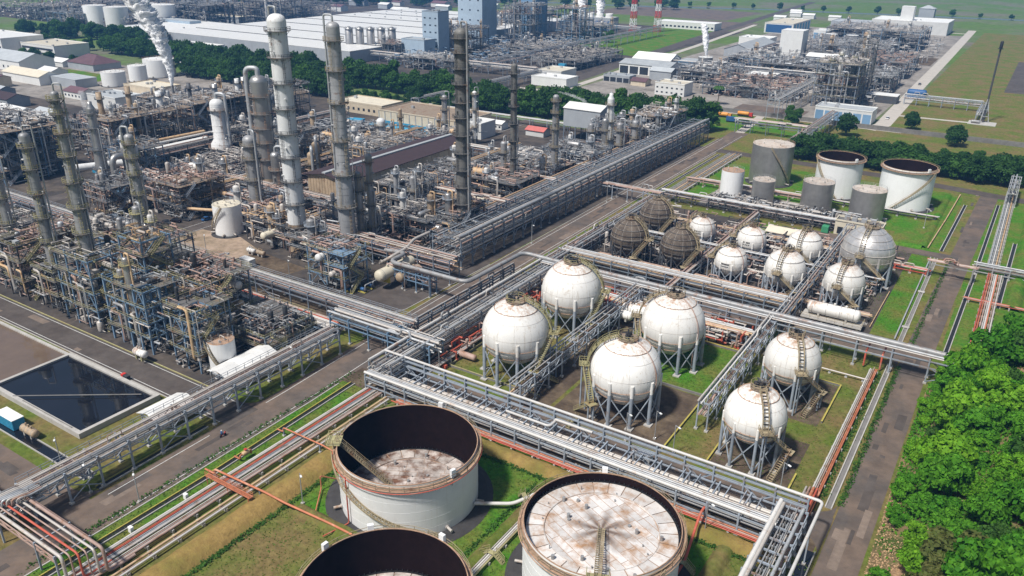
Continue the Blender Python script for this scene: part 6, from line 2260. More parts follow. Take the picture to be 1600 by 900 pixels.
bldg('white two storey block just behind the far control block', -330, 546, -308, 570, 7, 'flat', 'wall_white', 'roof_cream')
# cooling tower
T = bldg('long cooling tower with two steam plumes', -512, 905, -446, 928, 14, 'flat', 'wall_grey', 'roof_white', bays=6, bay_m='blue_dark')
for i in range(5):
    b = MB()
    b.lathe(-503 + i * 12.5, 916, [(5, 14.2), (4.2, 17), (4.6, 19), (4.3, 19), (4, 15)], 16, True)
    part(T, 'fan_stack', b, 'wall_white')
# red white masts
MASTS = 'red and white lattice masts'
for i, (x, y) in enumerate(((-419, 912), (-398, 935))):
    T = thing('lattice_mast', ('red and white lattice mast nearer the cooling tower', 'red and white lattice mast beside the green field')[i], 'mast', (x, y, 0), MASTS)
    for s in range(9):
        z0, z1 = s * 8, s * 8 + 8
        w0, w1 = 3.4 - s * .28, 3.4 - (s + 1) * .28
        b = MB()
        for gx, gy in ((-1, -1), (1, -1), (1, 1), (-1, 1)):
            b.bar((x + gx * w0, y + gy * w0, z0), (x + gx * w1, y + gy * w1, z1), .5)
        for (a, c) in (((-1, -1), (1, -1)), ((1, -1), (1, 1)), ((1, 1), (-1, 1)), ((-1, 1), (-1, -1))):
            b.bar((x + a[0] * w0, y + a[1] * w0, z0), (x + c[0] * w1, y + c[1] * w1, z1), .3)
            b.bar((x + c[0] * w0, y + c[1] * w0, z0), (x + a[0] * w1, y + a[1] * w1, z1), .3)
            b.bar((x + a[0] * w0, y + a[1] * w0, z0), (x + c[0] * w0, y + c[1] * w0, z0), .3)
        part(T, 'lattice_section', b, 'red_paint' if s % 2 == 0 else 'white_paint')
bldg('long white shed beyond the red and white masts', -420, 985, -345, 1010, 8, 'flat', 'wall_white', 'roof_white', win=[('s', 14, 1, 3, 2, 2)], parapet=False)
# right hand plant
bldg('white building with grey gable roof beside the far road', -296, 648, -262, 672, 8, 'gable', 'wall_white', 'roof_white', ridge='x', win=[('s', 8, 1, 2, 1.5, 3)])
bldg('open sided warehouse with long grey roof', -292, 614, -248, 638, 8, 'gable', 'wall_white', 'roof_grey', ridge='x', rise=2.5, bays=5)
bldg('small grey shed at the corner of the open warehouse', -258, 598, -240, 610, 7, 'gable', 'wall_grey', 'roof_grey', ridge='x')
bldg('blue walled annex next to the white gabled building', -258, 656, -244, 676, 8, 'flat', 'wall_blue', 'roof_grey', parapet=False)
bldg('white two storey block near the palm tree', -228, 540, -206, 556, 8, 'flat', 'wall_white', 'roof_cream', win=[('s', 6, 2, 1.4, 1.0, 1.5)])
bldg('low grey pump house near the tree belt', -284, 570, -262, 582, 4.5, 'flat', 'wall_grey', 'roof_grey', bays=4)
bldg('low brown roofed yard shed near the tree belt', -258, 564, -246, 574, 3.5, 'gable', 'wall_cream', 'roof_maroon', ridge='x')
bldg('white house with many windows in the middle of the far plant', -190, 624, -168, 640, 7, 'flat', 'wall_white', 'roof_white', win=[('s', 5, 2, 1.4, 1.0, 1.5)])
bldg('tall blank white block in the far plant', -212, 790, -192, 810, 25, 'flat', 'wall_white', 'roof_white', parapet=False)
bldg('low white shed before the tall blank block', -216, 752, -196, 764, 5, 'flat', 'wall_white', 'roof_white')
bldg('wide shed with white roof and row of dark bays', -174, 738, -142, 758, 10, 'gable', 'wall_grey', 'roof_white', ridge='x', rise=2)
bldg('white block with small annex beyond the far plant pipes', -272, 855, -240, 880, 9, 'flat', 'wall_white', 'roof_white')
bldg('long grey roof beside the far conveyor', -258, 770, -232, 850, 7, 'gable', 'wall_grey', 'roof_grey', ridge='y')
T = bldg('turquoise and white office building', -292, 1010, -258, 1090, 11, 'flat', 'wall_white', 'roof_cream')
for i in range(6):
    pbox(T, 'turquoise_panel', 'blue_paint', (-257.9, 1017 + i * 13, 5.6), (.3, 6.5, 9))
pbox(T, 'blue_front', 'blue_dark', (-275, 1009.9, 5.4), (30, .3, 9))
bldg('white office with five blue windows', -226, 975, -196, 1000, 9, 'flat', 'wall_white', 'roof_white', bays=5, bay_m='wall_blue')
bldg('large pale factory hall at the far edge of the plant', -190, 1110, -105, 1170, 14, 'flat', 'wall_white', 'roof_white')
bldg('tall white silo house on the factory hall', -160, 1120, -146, 1134, 30, 'flat', 'wall_white', 'roof_white', parapet=False)
bldg('low factory wing with grey roof', -240, 1120, -192, 1165, 8, 'flat', 'wall_grey', 'roof_grey')
bldg('little pavilion behind the factory hall', -150, 1195, -132, 1210, 24, 'hip', 'wall_grey', 'roof_grey')
bldg('white walled workshop with glass front and flat roof', -112, 518, -79, 534, 7.5, 'flat', 'wall_white', 'roof_grey', bays=6, bay_m='wall_blue')
bldg('car park canopy with long pale roof', -104, 600, -78, 612, 5, 'flat', 'steel_dark', 'roof_white', parapet=False)
sheet('car_park', rect(-164, 512, -120, 540), .03, 'asphalt')
sheet('coal_bed', rect(-92, 540, -82, 575), .03, 'asphalt_dark')
frame('tall far structure of dull yellow steel beside the workshop', -124, 560, -98, 590, (7, 14, 21, 28), 3, 3, 'steel', seed=431, dens=1.0, pipes=10, **{**FF, 'rail': 'yellow'})
frame('narrow far tower frame above the dull yellow structure', -110, 600, -98, 612, (8, 16, 24, 32, 38), 1, 1, 'steel_dark', seed=432, dens=1.0, pipes=8, **FF)
frame('far pipe structure behind the far narrow tower', -140, 640, -90, 690, (6, 11), 5, 4, 'steel', seed=433, dens=.7, pipes=8, **FF)
frame('far pipe structure toward the tall blank block', -190, 660, -146, 710, (6, 11), 4, 4, 'steel', seed=434, dens=.6, pipes=8, **FF)
frame('far pipe structure beside the white road', -138, 720, -92, 790, (6, 12), 4, 5, 'steel', seed=435, dens=.5, pipes=8, **FF)
frame('far pipe structure behind the wide shed', -190, 800, -120, 870, (7, 13), 5, 4, 'steel', seed=436, dens=.45, pipes=8, **FF)
frame('far pipe structure before the factory hall', -200, 920, -110, 1000, (7, 13, 18), 5, 4, 'steel_blue', seed=437, dens=.4, pipes=8, **FF)
frame('far pipe structure with tanks near the palm tree', -200, 560, -140, 610, (5, 8), 5, 4, 'steel', seed=438, dens=.6, pipes=8, **FF)
frame('far pipe structure between white houses', -236, 600, -200, 650, (5, 9), 3, 4, 'steel', seed=439, dens=.6, pipes=8, **FF)
frame('far pipe structure beside the grey long roof', -226, 690, -200, 740, (6, 10), 3, 4, 'steel_blue', seed=440, dens=.5, pipes=6, **FF)
rack('long far conveyor like rack rising past the far structures', 'y', -133, 7, 500, 1080, (9, 12), 18, [(0, 5, PAL), (1, 6, ['pipe_white', 'galv', 'pipe_pale'])], m='steel_pale', seed=441, plates=False, fewer=True, group='far racks')
rack('far rack crossing the plant from the palm tree', 'x', 655, 6, -290, -90, (6, 8), 14, [(0, 6, PAL), (1, 5, PAL)], m='steel', seed=442, plates=False, fewer=True, group='far racks')
rack('far rack beside the grey long roof', 'y', -228, 5, 650, 860, (6, 8), 14, [(0, 5, PAL), (1, 5, PAL)], m='steel', seed=443, plates=False, fewer=True, group='far racks')
rack('pipe bridge crossing the garden toward the far plant', 'x', 455, 5, -140, -96, (5.5, 7.2), 9, [(0, 6, PAL), (1, 5, PAL)], m='steel', seed=444, plates=False, fewer=True, group='far racks')
rack('silver pipe bridge climbing over the trees to the far plant', 'y', -98, 5, 405, 505, (6, 8), 10, [(0, 6, PAL), (1, 6, PAL)], m='steel_pale', seed=445, plates=False, fewer=True, group='far racks')
TKS = 'small tanks of the far plant'
for i, (x, y, r, h, m, l) in enumerate(((-237, 663, 6, 12, 'silver', 'grey tank beside the white gabled building'), (-220, 650, 6, 11, 'silver', 'grey tank right of the first grey far tank'),
                                        (-170, 570, 5, 8, 'white_paint', 'white far tank closest to the car park'), (-150, 572, 5, 8, 'white_paint', 'white far tank beside the silver bridge'),
                                        (-180, 596, 8, 7, 'white_paint', 'broad low white far tank'), (-150, 604, 8, 7, 'white_paint', 'broad low white far tank near the yellow structure'),
                                        (-186, 880, 6, 16, 'silver', 'tall grey far tank behind the wide shed'), (-168, 890, 6, 15, 'silver', 'second tall grey far tank behind the wide shed'))):
    tank(l, x, y, r, h, 'cone', shell=m, n=24, group=TKS, pad=0, roof_m='roof_white')
# left tanks
LT = 'white tanks behind the furnaces'
tank('low white tank nearest the furnace stacks', -560, 338, 8.2, 10, 'cone', n=36, group=LT, pad=1, roof_m='roof_white')
tank('slim white tank between the low one and the widest one', -564, 360, 6.4, 11.5, 'cone', n=36, group=LT, pad=1, roof_m='roof_white')
tank('widest white tank behind the furnaces', -572, 384, 11.5, 13, 'cone', n=40, group=LT, pad=1, roof_m='roof_white')
tank('white tank half hidden by the steam plume', -566, 408, 8, 11, 'cone', n=36, group=LT, pad=1, roof_m='roof_white')
LT2 = 'white tanks at the upper left'
for i, (x, y, r, h, l) in enumerate(((-950, 566, 13, 24, 'leftmost of the far white tanks'), (-912, 568, 13, 24, 'front middle far white tank'), (-930, 620, 13, 24, 'rear middle far white tank'), (-878, 606, 14, 26, 'far white tank closest to the steam plume'), (-1110, 500, 14, 22, 'rusty far tank at the upper left'))):
    tank(l, x, y, r, h, 'cone', shell='tower_tan' if i == 4 else 'white_paint', n=28, group=LT2, pad=0, roof_m='roof_white')
# left offices and sheds
bldg('white stepped office block at the left edge', -860, 372, -780, 410, 14, 'flat', 'wall_white', 'roof_white', win=[('s', 1, 3, 76, 1.8, 2)])
bldg('white office wing with rusty patched roof', -780, 388, -725, 420, 10, 'flat', 'wall_white', 'roof_cream', win=[('s', 1, 2, 50, 1.8, 2)])
bldg('grey gabled workshop with pale roof at the left', -728, 330, -672, 358, 8, 'gable', 'wall_white', 'roof_grey', ridge='x', rise=5, win=[('s', 8, 1, 2, 2, 2)])
bldg('dark maroon hipped roof house', -668, 366, -632, 390, 5, 'hip', 'wall_grey', 'roof_maroon', rise=6)
bldg('tan roofed workshop behind the square furnace', -650, 306, -600, 322, 6, 'gable', 'wall_white', 'roof_cream', ridge='x', rise=3)
bldg('long low shed with cream roof beside the white tanks', -600, 314, -568, 330, 6, 'flat', 'wall_grey', 'roof_grey', parapet=False)
bldg('cream block behind the furnace stacks', -500, 282, -470, 300, 8, 'flat', 'wall_white', 'roof_grey')
bldg('second cream block behind the furnace stacks', -520, 320, -486, 340, 7, 'flat', 'wall_cream', 'roof_cream')
bldg('white low house beside the workshop', -690, 364, -672, 376, 4, 'gable', 'wall_white', 'roof_white', ridge='x')
bldg('small white gable near the tan roofed workshop', -640, 326, -622, 340, 5, 'gable', 'wall_white', 'roof_white', ridge='x')
bldg('low dark roofed hut at the left edge', -700, 300, -672, 314, 4, 'hip', 'wall_grey', 'roof_maroon')
sheet('left_yard', rect(-800, 280, -446, 400), .008, 'pavement_pale')
sheet('left_lawn', rect(-660, 340, -585, 362), .02, 'grass_lush')
bldg('bright cream roofed hall at the top', -900, 690, -850, 720, 8, 'flat', 'wall_grey', 'roof_cream', parapet=False)
bldg('blue grey wall like shed at the top', -860, 590, -810, 605, 12, 'flat', 'cladding_blue', 'roof_grey', parapet=False)
for i, (x, y, w, d) in enumerate(sorted(((-560, 250, 26, 14), (-600, 262, 30, 12), (-640, 240, 24, 14), (-520, 232, 30, 14), (-680, 270, 28, 14), (-580, 216, 34, 14), (-640, 200, 30, 16), (-480, 236, 18, 12), (-545, 292, 20, 12), (-640, 284, 26, 10)), key=lambda p: (p[0] * .84 + p[1] * .54) / (p[1] * .84 - p[0] * .54))):
    bldg('%s roofed workshop shed in the yard behind the furnaces, %s from the left' % (('grey', 'maroon', 'white', 'brown')[i % 4], nth(i + 1)), x, y, x + w, y + d, 4.5 + i % 3, 'gable', ('wall_white', 'wall_grey', 'wall_cream')[i % 3], ('roof_grey', 'roof_maroon', 'roof_white', 'roof_brown')[i % 4], ridge='x', group='workshop sheds behind the furnaces', win=[('s', 5, 1, 1.6, 1.3, 1.4)])
frame('cluttered pipe yard at the left behind the furnaces', -500, 180, -450, 222, (6, 11), 4, 3, 'steel_dark', seed=480, dens=.5, nick='left pipe yard')
# distant houses
rg = random.Random(77)
HS = 'distant houses at the top of the picture'
spots = [(-1100, 1010), (-1050, 960), (-960, 1000), (-920, 1040), (-880, 980), (-840, 1060), (-800, 1020), (-760, 1090), (-1180, 900), (-1230, 860), (-1270, 800), (-1000, 900), (-1140, 820), (-980, 840), (-900, 900), (-820, 940)]
spots.sort(key=lambda p: (p[0] * .84 + p[1] * .54) / (p[1] * .84 - p[0] * .54))
for i, (x, y) in enumerate(spots):
    w, d = rg.uniform(14, 34), rg.uniform(10, 18)
    bldg('tiny distant house among far trees, %s from the left' % nth(i + 1), x, y, x + w, y + d, rg.uniform(4, 7), 'gable', rg.choice(('wall_white', 'wall_grey')), rg.choice(('roof_white', 'roof_grey', 'roof_maroon', 'roof_white')), ridge='x', group=HS)
for i, (x, y) in enumerate(((-300, 1150), (-330, 1180), (-268, 1230), (-306, 1240), (-330, 1262), (-340, 1300))):
    bldg('tiny distant white shed by the straight far road, %s' % ('nearest', 'second nearest', 'third nearest', 'fourth nearest', 'fifth nearest', 'farthest')[i], x, y, x + 16, y + 10, 5, 'gable', 'wall_white', 'roof_white', ridge='x', group='distant white sheds')

# flare
T = thing('flare_stack', 'slender flare stack standing alone on the green field', 'flare', (-23.4, 567, 0))
b = MB()
b.tube([(-23.4, 567, 0), (-23.4, 567, 46)], .55, 10)
part(T, 'riser', b, 'steel_dark')
b = MB()
b.lathe(-23.4, 567, [(.9, 44), (.9, 47.5), (.5, 48.2), (.1, 48.2)], 12, True)
b.ring(-23.4, 567, 43.6, .6, 1.6, .2, 10)
part(T, 'tip', b, 'black')
b = MB()
for i in range(3):
    a = 2 * math.pi * i / 3
    b.bar((-23.4 + 3 * math.cos(a), 567 + 3 * math.sin(a), 0), (-23.4, 567, 16), .4)
    for z in (4, 8, 12):
        f = 1 - z / 16
        a2 = a + 2 * math.pi / 3
        b.bar((-23.4 + 3 * f * math.cos(a), 567 + 3 * f * math.sin(a), z), (-23.4 + 3 * f * math.cos(a2), 567 + 3 * f * math.sin(a2), z), .25)
part(T, 'tripod', b, 'galv')
b = MB()
b.box(-31, 558, 0, -16, 570, .35)
part(T, 'plinth', b, 'concrete')
b = MB()
b.capsule((-29, 561, 1.4), (-25, 561, 1.4), .9, 12, 4)
part(T, 'knockout_drum', b, 'pipe_grey')
rack('inclined looking pipe gantry leading to the flare', 'x', 606, 4, -74, -28, (4, 6.5), 8, [(0, 4, PAL), (1, 3, PAL)], m='steel_pale', seed=451, plates=False, fewer=True, group='far racks', truss=True)
rack('short gantry leg dropping to the flare base', 'y', -26, 4, 570, 606, (4, 6), 8, [(0, 4, PAL), (1, 3, PAL)], m='steel_pale', seed=452, plates=False, fewer=True, group='far racks')
b = MB()
T = thing('blue_tank_skid', 'blue tank skid at the bend of the white road', 'tank', (-72, 640, 0))
b.capsule((-76, 640, 3), (-66, 640, 3), 2.4, 14, 4)
part(T, 'shell', b, 'blue_dark')
pbox(T, 'frame', 'blue_dark', (-71, 640, .5), (12, 4.5, 1))
# ------------------------------------------------------------------ foliage


def leafmat(name, col, col2, trans=.42):
    m = bpy.data.materials.new(name)
    m.use_nodes = True
    nt = m.node_tree
    N, L = nt.nodes, nt.links
    b = N['Principled BSDF']
    geo = N.new('ShaderNodeNewGeometry')
    oi = N.new('ShaderNodeObjectInfo')
    nz = N.new('ShaderNodeTexNoise')
    nz.inputs['Scale'].default_value = .9
    nz.inputs['Detail'].default_value = 3
    L.new(geo.outputs['Position'], nz.inputs['Vector'])
    mx = N.new('ShaderNodeMix')
    mx.data_type = 'RGBA'
    ad = N.new('ShaderNodeMath')
    ad.operation = 'MULTIPLY_ADD'
    L.new(oi.outputs['Random'], ad.inputs[0])
    ad.inputs[1].default_value = .7
    L.new(geo.outputs['Random Per Island'], ad.inputs[2])
    mr = N.new('ShaderNodeMapRange')
    mr.inputs['From Min'].default_value = .2
    mr.inputs['From Max'].default_value = 1.5
    L.new(ad.outputs[0], mr.inputs['Value'])
    L.new(mr.outputs[0], mx.inputs['Factor'])
    i = [k for k in mx.inputs if k.type == 'RGBA']
    i[0].default_value = (*col, 1)
    i[1].default_value = (*col2, 1)
    out = [k for k in mx.outputs if k.type == 'RGBA'][0]
    hs = N.new('ShaderNodeHueSaturation')
    L.new(out, hs.inputs['Color'])
    mr2 = N.new('ShaderNodeMapRange')
    mr2.inputs['From Min'].default_value = .3
    mr2.inputs['From Max'].default_value = .7
    mr2.inputs['To Min'].default_value = .7
    mr2.inputs['To Max'].default_value = 1.3
    L.new(nz.outputs[0], mr2.inputs['Value'])
    L.new(mr2.outputs[0], hs.inputs['Value'])
    L.new(hs.outputs[0], b.inputs['Base Color'])
    b.inputs['Roughness'].default_value = .7
    b.inputs['Specular IOR Level'].default_value = .2
    tr = N.new('ShaderNodeBsdfTranslucent')
    L.new(hs.outputs[0], tr.inputs['Color'])
    ms = N.new('ShaderNodeMixShader')
    ms.inputs[0].default_value = trans
    L.new(b.outputs[0], ms.inputs[1])
    L.new(tr.outputs[0], ms.inputs[2])
    L.new(ms.outputs[0], N['Material Output'].inputs['Surface'])
    MATS[name] = m


leafmat('leaf_dark', (.030, .085, .018), (.055, .13, .025))
leafmat('leaf_mid', (.045, .125, .018), (.08, .18, .028))
leafmat('leaf_bright', (.085, .27, .012), (.21, .43, .025))
leafmat('leaf_olive', (.10, .14, .03), (.17, .17, .05))
leafmat('leaf_hill', (.05, .20, .012), (.13, .34, .02))
leafmat('leaf_tuft', (.09, .19, .02), (.17, .22, .05))
mat('bark', (.10, .075, .05), .9, 0, var=.3, scale=2)


def crown_mesh(name, m, seed, lobes, nleaf, ls, rx, rz, z0, squash=.8, lr=(.32, .5)):
    """crown of lobes covered in small leaf clumps, each clump a bent quad"""
    g = np.random.default_rng(seed)
    V, F = [], []
    for i in range(lobes):
        a = g.uniform(0, 2 * np.pi)
        d = np.sqrt(g.uniform(0, 1)) * rx * .68
        c = np.array([d * np.cos(a), d * np.sin(a), z0 + rz * (.26 + .95 * g.uniform(0, 1) * (1 - .55 * (d / rx) ** 2))])
        r = rx * g.uniform(*lr)
        k = nleaf // lobes
        dirs = g.normal(size=(k, 3))
        dirs /= np.linalg.norm(dirs, axis=1)[:, None]
        dirs[:, 2] = np.where(dirs[:, 2] < -.3, -dirs[:, 2] * .6, dirs[:, 2])
        rr = r * g.uniform(.72, 1.08, k)
        pos = c + dirs * rr[:, None] * np.array([1, 1, squash])
        for p, dn in zip(pos, dirs):
            nrm = dn + g.normal(size=3) * .55
            nrm /= np.linalg.norm(nrm)
            t = np.cross(nrm, g.normal(size=3))
            t /= max(1e-6, np.linalg.norm(t))
            b_ = np.cross(nrm, t)
            s = ls * g.uniform(.6, 1.3)
            o = len(V)
            V += [tuple(p + t * s), tuple(p + b_ * s * .62 + nrm * s * .12), tuple(p - t * s * .9), tuple(p - b_ * s * .62 - nrm * s * .1)]
            F.append((o, o + 1, o + 2, o + 3))
    b = MB()
    b.add(V, F, False)
    return mk_mesh(name, b, m)


def trunk_mesh(name, seed, h, r, limbs=4, spread=2.0):
    rg = random.Random(seed)
    b = MB()
    b.tube([(0, 0, -.3), (rg.uniform(-.2, .2), rg.uniform(-.2, .2), h * .5), (rg.uniform(-.3, .3), rg.uniform(-.3, .3), h)], r, 7, True, r * .55)
    for i in range(limbs):
        a = 2 * math.pi * i / limbs + rg.uniform(-.4, .4)
        z = h * rg.uniform(.45, .8)
        b.tube([(0, 0, z), (math.cos(a) * spread * .5, math.sin(a) * spread * .5, z + h * .2), (math.cos(a) * spread, math.sin(a) * spread, z + h * .45)], r * .5, 5, True, r * .15)
    return mk_mesh(name, b, 'bark')


def make_tree(label, group, crown, trunk, x, y, s, rz, z=0.0, name='tree', sz=None, cat='tree'):
    T = thing(name, label, cat, (x, y, z), group)
    T.scale = (s, s, sz or s)
    T.rotation_euler = (0, 0, rz)
    for nm, me in (('trunk', trunk), ('crown', crown)):
        if me is None:
            continue
        o = bpy.data.objects.new(nm, me)
        COL.objects.link(o)
        o.parent = T
    return T


CROWN = [crown_mesh('crown', 'leaf_dark' if i % 3 else 'leaf_mid', 500 + i, 20, 3600, .68, 7.0, 10.5, .2, .9, (.32, .5)) for i in range(5)]
CROWN_S = [crown_mesh('crown', 'leaf_mid' if i % 2 else 'leaf_dark', 520 + i, 10, 1500, .52, 4.4, 4.6, 1.4) for i in range(4)]
TRUNK = [trunk_mesh('trunk', 540 + i, 8.5, .45, 5, 3.2) for i in range(3)]
TRUNK_S = [trunk_mesh('trunk', 545 + i, 4.6, .28, 4, 1.8) for i in range(2)]


def view(x, y, z):
    # where a point falls in the photograph (0..1 from the left, 0..1 from the bottom): used to leave out unseen plants and to count them in labels
    v = Vector((x, y, z - CAM_H))
    k = v.dot(_d) * 1600 / 1249.0
    return .5 + v.dot(_r2) / k, .5 + v.dot(_u2) / k * 16 / 9


def belt(label, group, x0, x1, y0, y1, sp, smin, smax, seed, wob=2.0, crowns=None, trunks=None, rows=1, zs=1.0):
    rg = random.Random(seed)
    crowns, trunks = crowns or CROWN, trunks or TRUNK
    n = int(math.hypot(x1 - x0, y1 - y0) / sp)
    for r in range(rows):
        spots = []
        for i in range(n + 1):
            f = (i + .5 * (r % 2)) / max(1, n)
            spots.append((x0 + (x1 - x0) * f + rg.uniform(-wob, wob), y0 + (y1 - y0) * f + r * sp * .85 + rg.uniform(-wob, wob)))
        spots = sorted(p for p in spots if -.05 < view(*p, 5)[0] < 1.05 and -.05 < view(*p, 5)[1] < 1.03)
        for i, (x, y) in enumerate(spots):
            s = rg.uniform(smin, smax)
            o = nth(i + 1)
            lab = '%s, %s from the left%s' % (label, o, '' if rows == 1 else (' of its front line', ' of its rear line')[min(r, 1)])
            make_tree(lab, group, rg.choice(crowns), rg.choice(trunks), x, y, s, rg.uniform(0, 6.28), sz=s * zs * rg.uniform(.9, 1.1))


belt('dense tree in the nearer belt behind the white tower', 'front row of the tree belt', -556, -400, 396, 395, 6.6, 1.0, 1.3, 601, rows=1)
belt('dense tree in the farther belt under the warehouse', 'back row of the tree belt', -720, -330, 438, 436, 7.4, 1.05, 1.4, 602, rows=1)
belt('small tree in the low row behind the cream building', 'low tree row behind the cream building', -382, -300, 392, 402, 7.5, .55, .75, 603, rows=1)
belt('tall tree of the belt behind central towers', 'tree belt behind the central towers', -312, -160, 414, 440, 7.2, 1.0, 1.35, 604, rows=2)
belt('tree in the row behind the tank farm', 'tree row behind the tank farm', -92, 4, 411, 416, 6.6, .75, 1.05, 605, rows=2, zs=.95)
belt('small tree beyond the tank farm tree row', 'small trees behind the tank farm row', -90, 20, 440, 446, 8.0, .5, .85, 606, rows=2, crowns=CROWN_S, trunks=TRUNK_S, wob=4)
belt('leafy tree before the far white tanks', 'trees at the upper left', -930, -760, 462, 500, 15, .9, 1.3, 607, rows=2, wob=6)
belt('leafy tree on the upper left green strip', 'trees on the upper left strip', -880, -740, 430, 440, 20, .6, .9, 608, wob=8)
belt('distant tree along the canal', 'trees along the canal', -1380, -560, 1180, 1330, 55, .9, 1.5, 609, wob=8)
belt('distant tree on the far canal bank', 'trees on the far canal bank', -560, 160, 1345, 1470, 36, .5, .9, 610, wob=5)
belt('distant tree between far houses', 'trees between far houses', -1250, -760, 860, 1110, 26, .9, 1.5, 611, rows=2, wob=18)
belt('garden tree beside the left offices', 'garden trees by the offices', -770, -690, 372, 378, 16, .5, .8, 612, wob=5)
belt('thin dark tree along the warehouse wall', 'dark trees along the warehouse', -700, -600, 480, 481, 4.5, .28, .4, 613, wob=.6, zs=2.2)
belt('distant tree at the top of the picture', 'trees at the top edge', -1000, -500, 1060, 1260, 34, 1.0, 1.6, 614, rows=1, wob=14)
belt('garden bush near the north gate', 'bushes near the north gate', -152, -104, 468, 476, 10, .4, .8, 615, crowns=CROWN_S, trunks=TRUNK_S, wob=5)
for i, (x, y, s, l) in enumerate(((-395, 800, .9, 'lone round bush on the far green field'), (-57, 520, .7, 'lone tree behind the boundary wall'), (-85, 480, .9, 'round tree in front of the glass fronted workshop'),
                                  (-118, 492, .8, 'tree beside the silver pipe bridge'), (-30, 488, .9, 'bushy tree before the boundary wall'), (40, 470, 1.0, 'tree at the right picture edge behind the road'))):
    make_tree(l, None, CROWN[i % 5], TRUNK[i % 3], x, y, s, i * 1.1)
# palm
T = thing('palm_tree', 'single palm tree beside the far car park', 'tree', (-177, 527, 0))
b = MB()
b.tube([(-177, 527, 0), (-176.6, 527, 6), (-177, 527, 11)], .35, 7, True, .2)
part(T, 'trunk', b, 'bark')
b = MB()
for i in range(16):
    a = 2 * math.pi * i / 16
    P = [Vector((-177, 527, 11)) + Vector((math.cos(a) * t * 4.2, math.sin(a) * t * 4.2, 1.6 * math.sin(t * 2.4) - 1.6 * t * t)) for t in np.linspace(0, 1, 5)]
    sd = Vector((-math.sin(a), math.cos(a), 0)) * .55
    for p, q in zip(P[:-1], P[1:]):
        b.add([tuple(p - sd), tuple(p + sd), tuple(q + sd * .8), tuple(q - sd * .8)], [(0, 1, 2, 3)])
part(T, 'crown', b, 'leaf_mid')

# ------------------------------------------------------------------ green hillside at the right


def toe(y):
    P = [(60, -6.4), (118, -6.4), (140, -6.6), (152, -6.8), (180, -7.0), (200, -6.4), (208, -4.0), (218, 0.0), (239, 8.5), (257, 14), (275, 24), (300, 40)]
    for (y0, x0), (y1, x1) in zip(P[:-1], P[1:]):
        if y0 <= y <= y1:
            return x0 + (x1 - x0) * (y - y0) / (y1 - y0)
    return P[-1][1]


def hill(x, y):
    d = x - toe(y) - .3
    if d <= 0:
        return -.05
    h = 15 * (1 - math.exp(-d / 17)) + d * .03
    h += .5 * math.sin(x * .5 + y * .23) * min(1, d / 4) + .4 * math.sin(y * .61 - x * .2) * min(1, d / 4)
    return h


mat('hill_soil', (.27, .175, .10), .95, 0, var=.4, scale=.6, col2=(.06, .09, .02), c2=.5, c2scale=.12, bump=.2, bscale=1.2, orand=0, spec=.1)
b = MB()
nx, ny = 56, 110
vs = []
for j in range(ny + 1):
    y = 80 + (292 - 80) * j / ny
    for i in range(nx + 1):
        d = (i / nx) ** 1.5 * 120
        x = toe(y) + d
        vs.append((x, y, hill(x, y) if i else -.05))
b.add(vs, [(j * (nx + 1) + i, j * (nx + 1) + i + 1, (j + 1) * (nx + 1) + i + 1, (j + 1) * (nx + 1) + i) for j in range(ny) for i in range(nx)], True)
solid('hillside', b, 'hill_soil', kind='structure')
BUSH = [crown_mesh('crown', ('leaf_hill', 'leaf_bright', 'leaf_hill', 'leaf_bright', 'leaf_olive', 'leaf_mid')[i], 700 + i, 11, 2900, .30, 3.2, 3.0, .3, .85, (.24, .44)) for i in range(6)]
STEM = trunk_mesh('trunk', 720, 2.2, .16, 4, 1.4)
rg = random.Random(99)
pts = []
tries = 0
while len(pts) < 290 and tries < 30000:
    tries += 1
    y = rg.uniform(92, 268)
    d = abs(rg.gauss(0, 1)) * 24 + 1.8
    x = toe(y) + d
    if x > 78:
        continue
    if y < 142 and d < 4.5 + (142 - y) * .14 and rg.random() < .95:
        continue
    if any((x - a) ** 2 + (y - c) ** 2 < 3.7 ** 2 for a, c, _ in pts):
        continue
    pts.append((x, y, d))
seen = {}
pts = [p for p in pts if view(p[0], p[1], hill(p[0], p[1]) + 1)[0] < 1.06 and view(p[0], p[1], hill(p[0], p[1]) + 1)[1] > -.08]
pts.sort(key=lambda p: view(p[0], p[1], hill(p[0], p[1]) + 1)[1])
for (x, y, d) in pts:
    k = rg.choice((0, 1, 2, 3, 0, 2, 1, 3, 5, 4 if d > 9 else 0))
    s = rg.choice((.8, 1.0, 1.2, 1.5, 1.9)) * rg.uniform(.9, 1.1) if d > 6 else rg.uniform(.6, .9)
    kind = ('bright green', 'fresh green', 'bright green', 'fresh green', 'yellowish olive', 'deep green')[k]
    where = 'at the roadside foot of the hill' if d < 6 else ('on the lower hillside' if d < 18 else 'high on the hillside')
    lab = '%s leafy bush %s' % (kind, where)
    seen[lab] = seen.get(lab, 0) + 1
    make_tree('%s, %s from the bottom' % (lab, nth(seen[lab])), 'bushes on the hillside', BUSH[k], STEM, x, y, s, rg.uniform(0, 6.28), hill(x, y) - .25, 'bush', s * rg.uniform(.8, 1.25), 'bush')
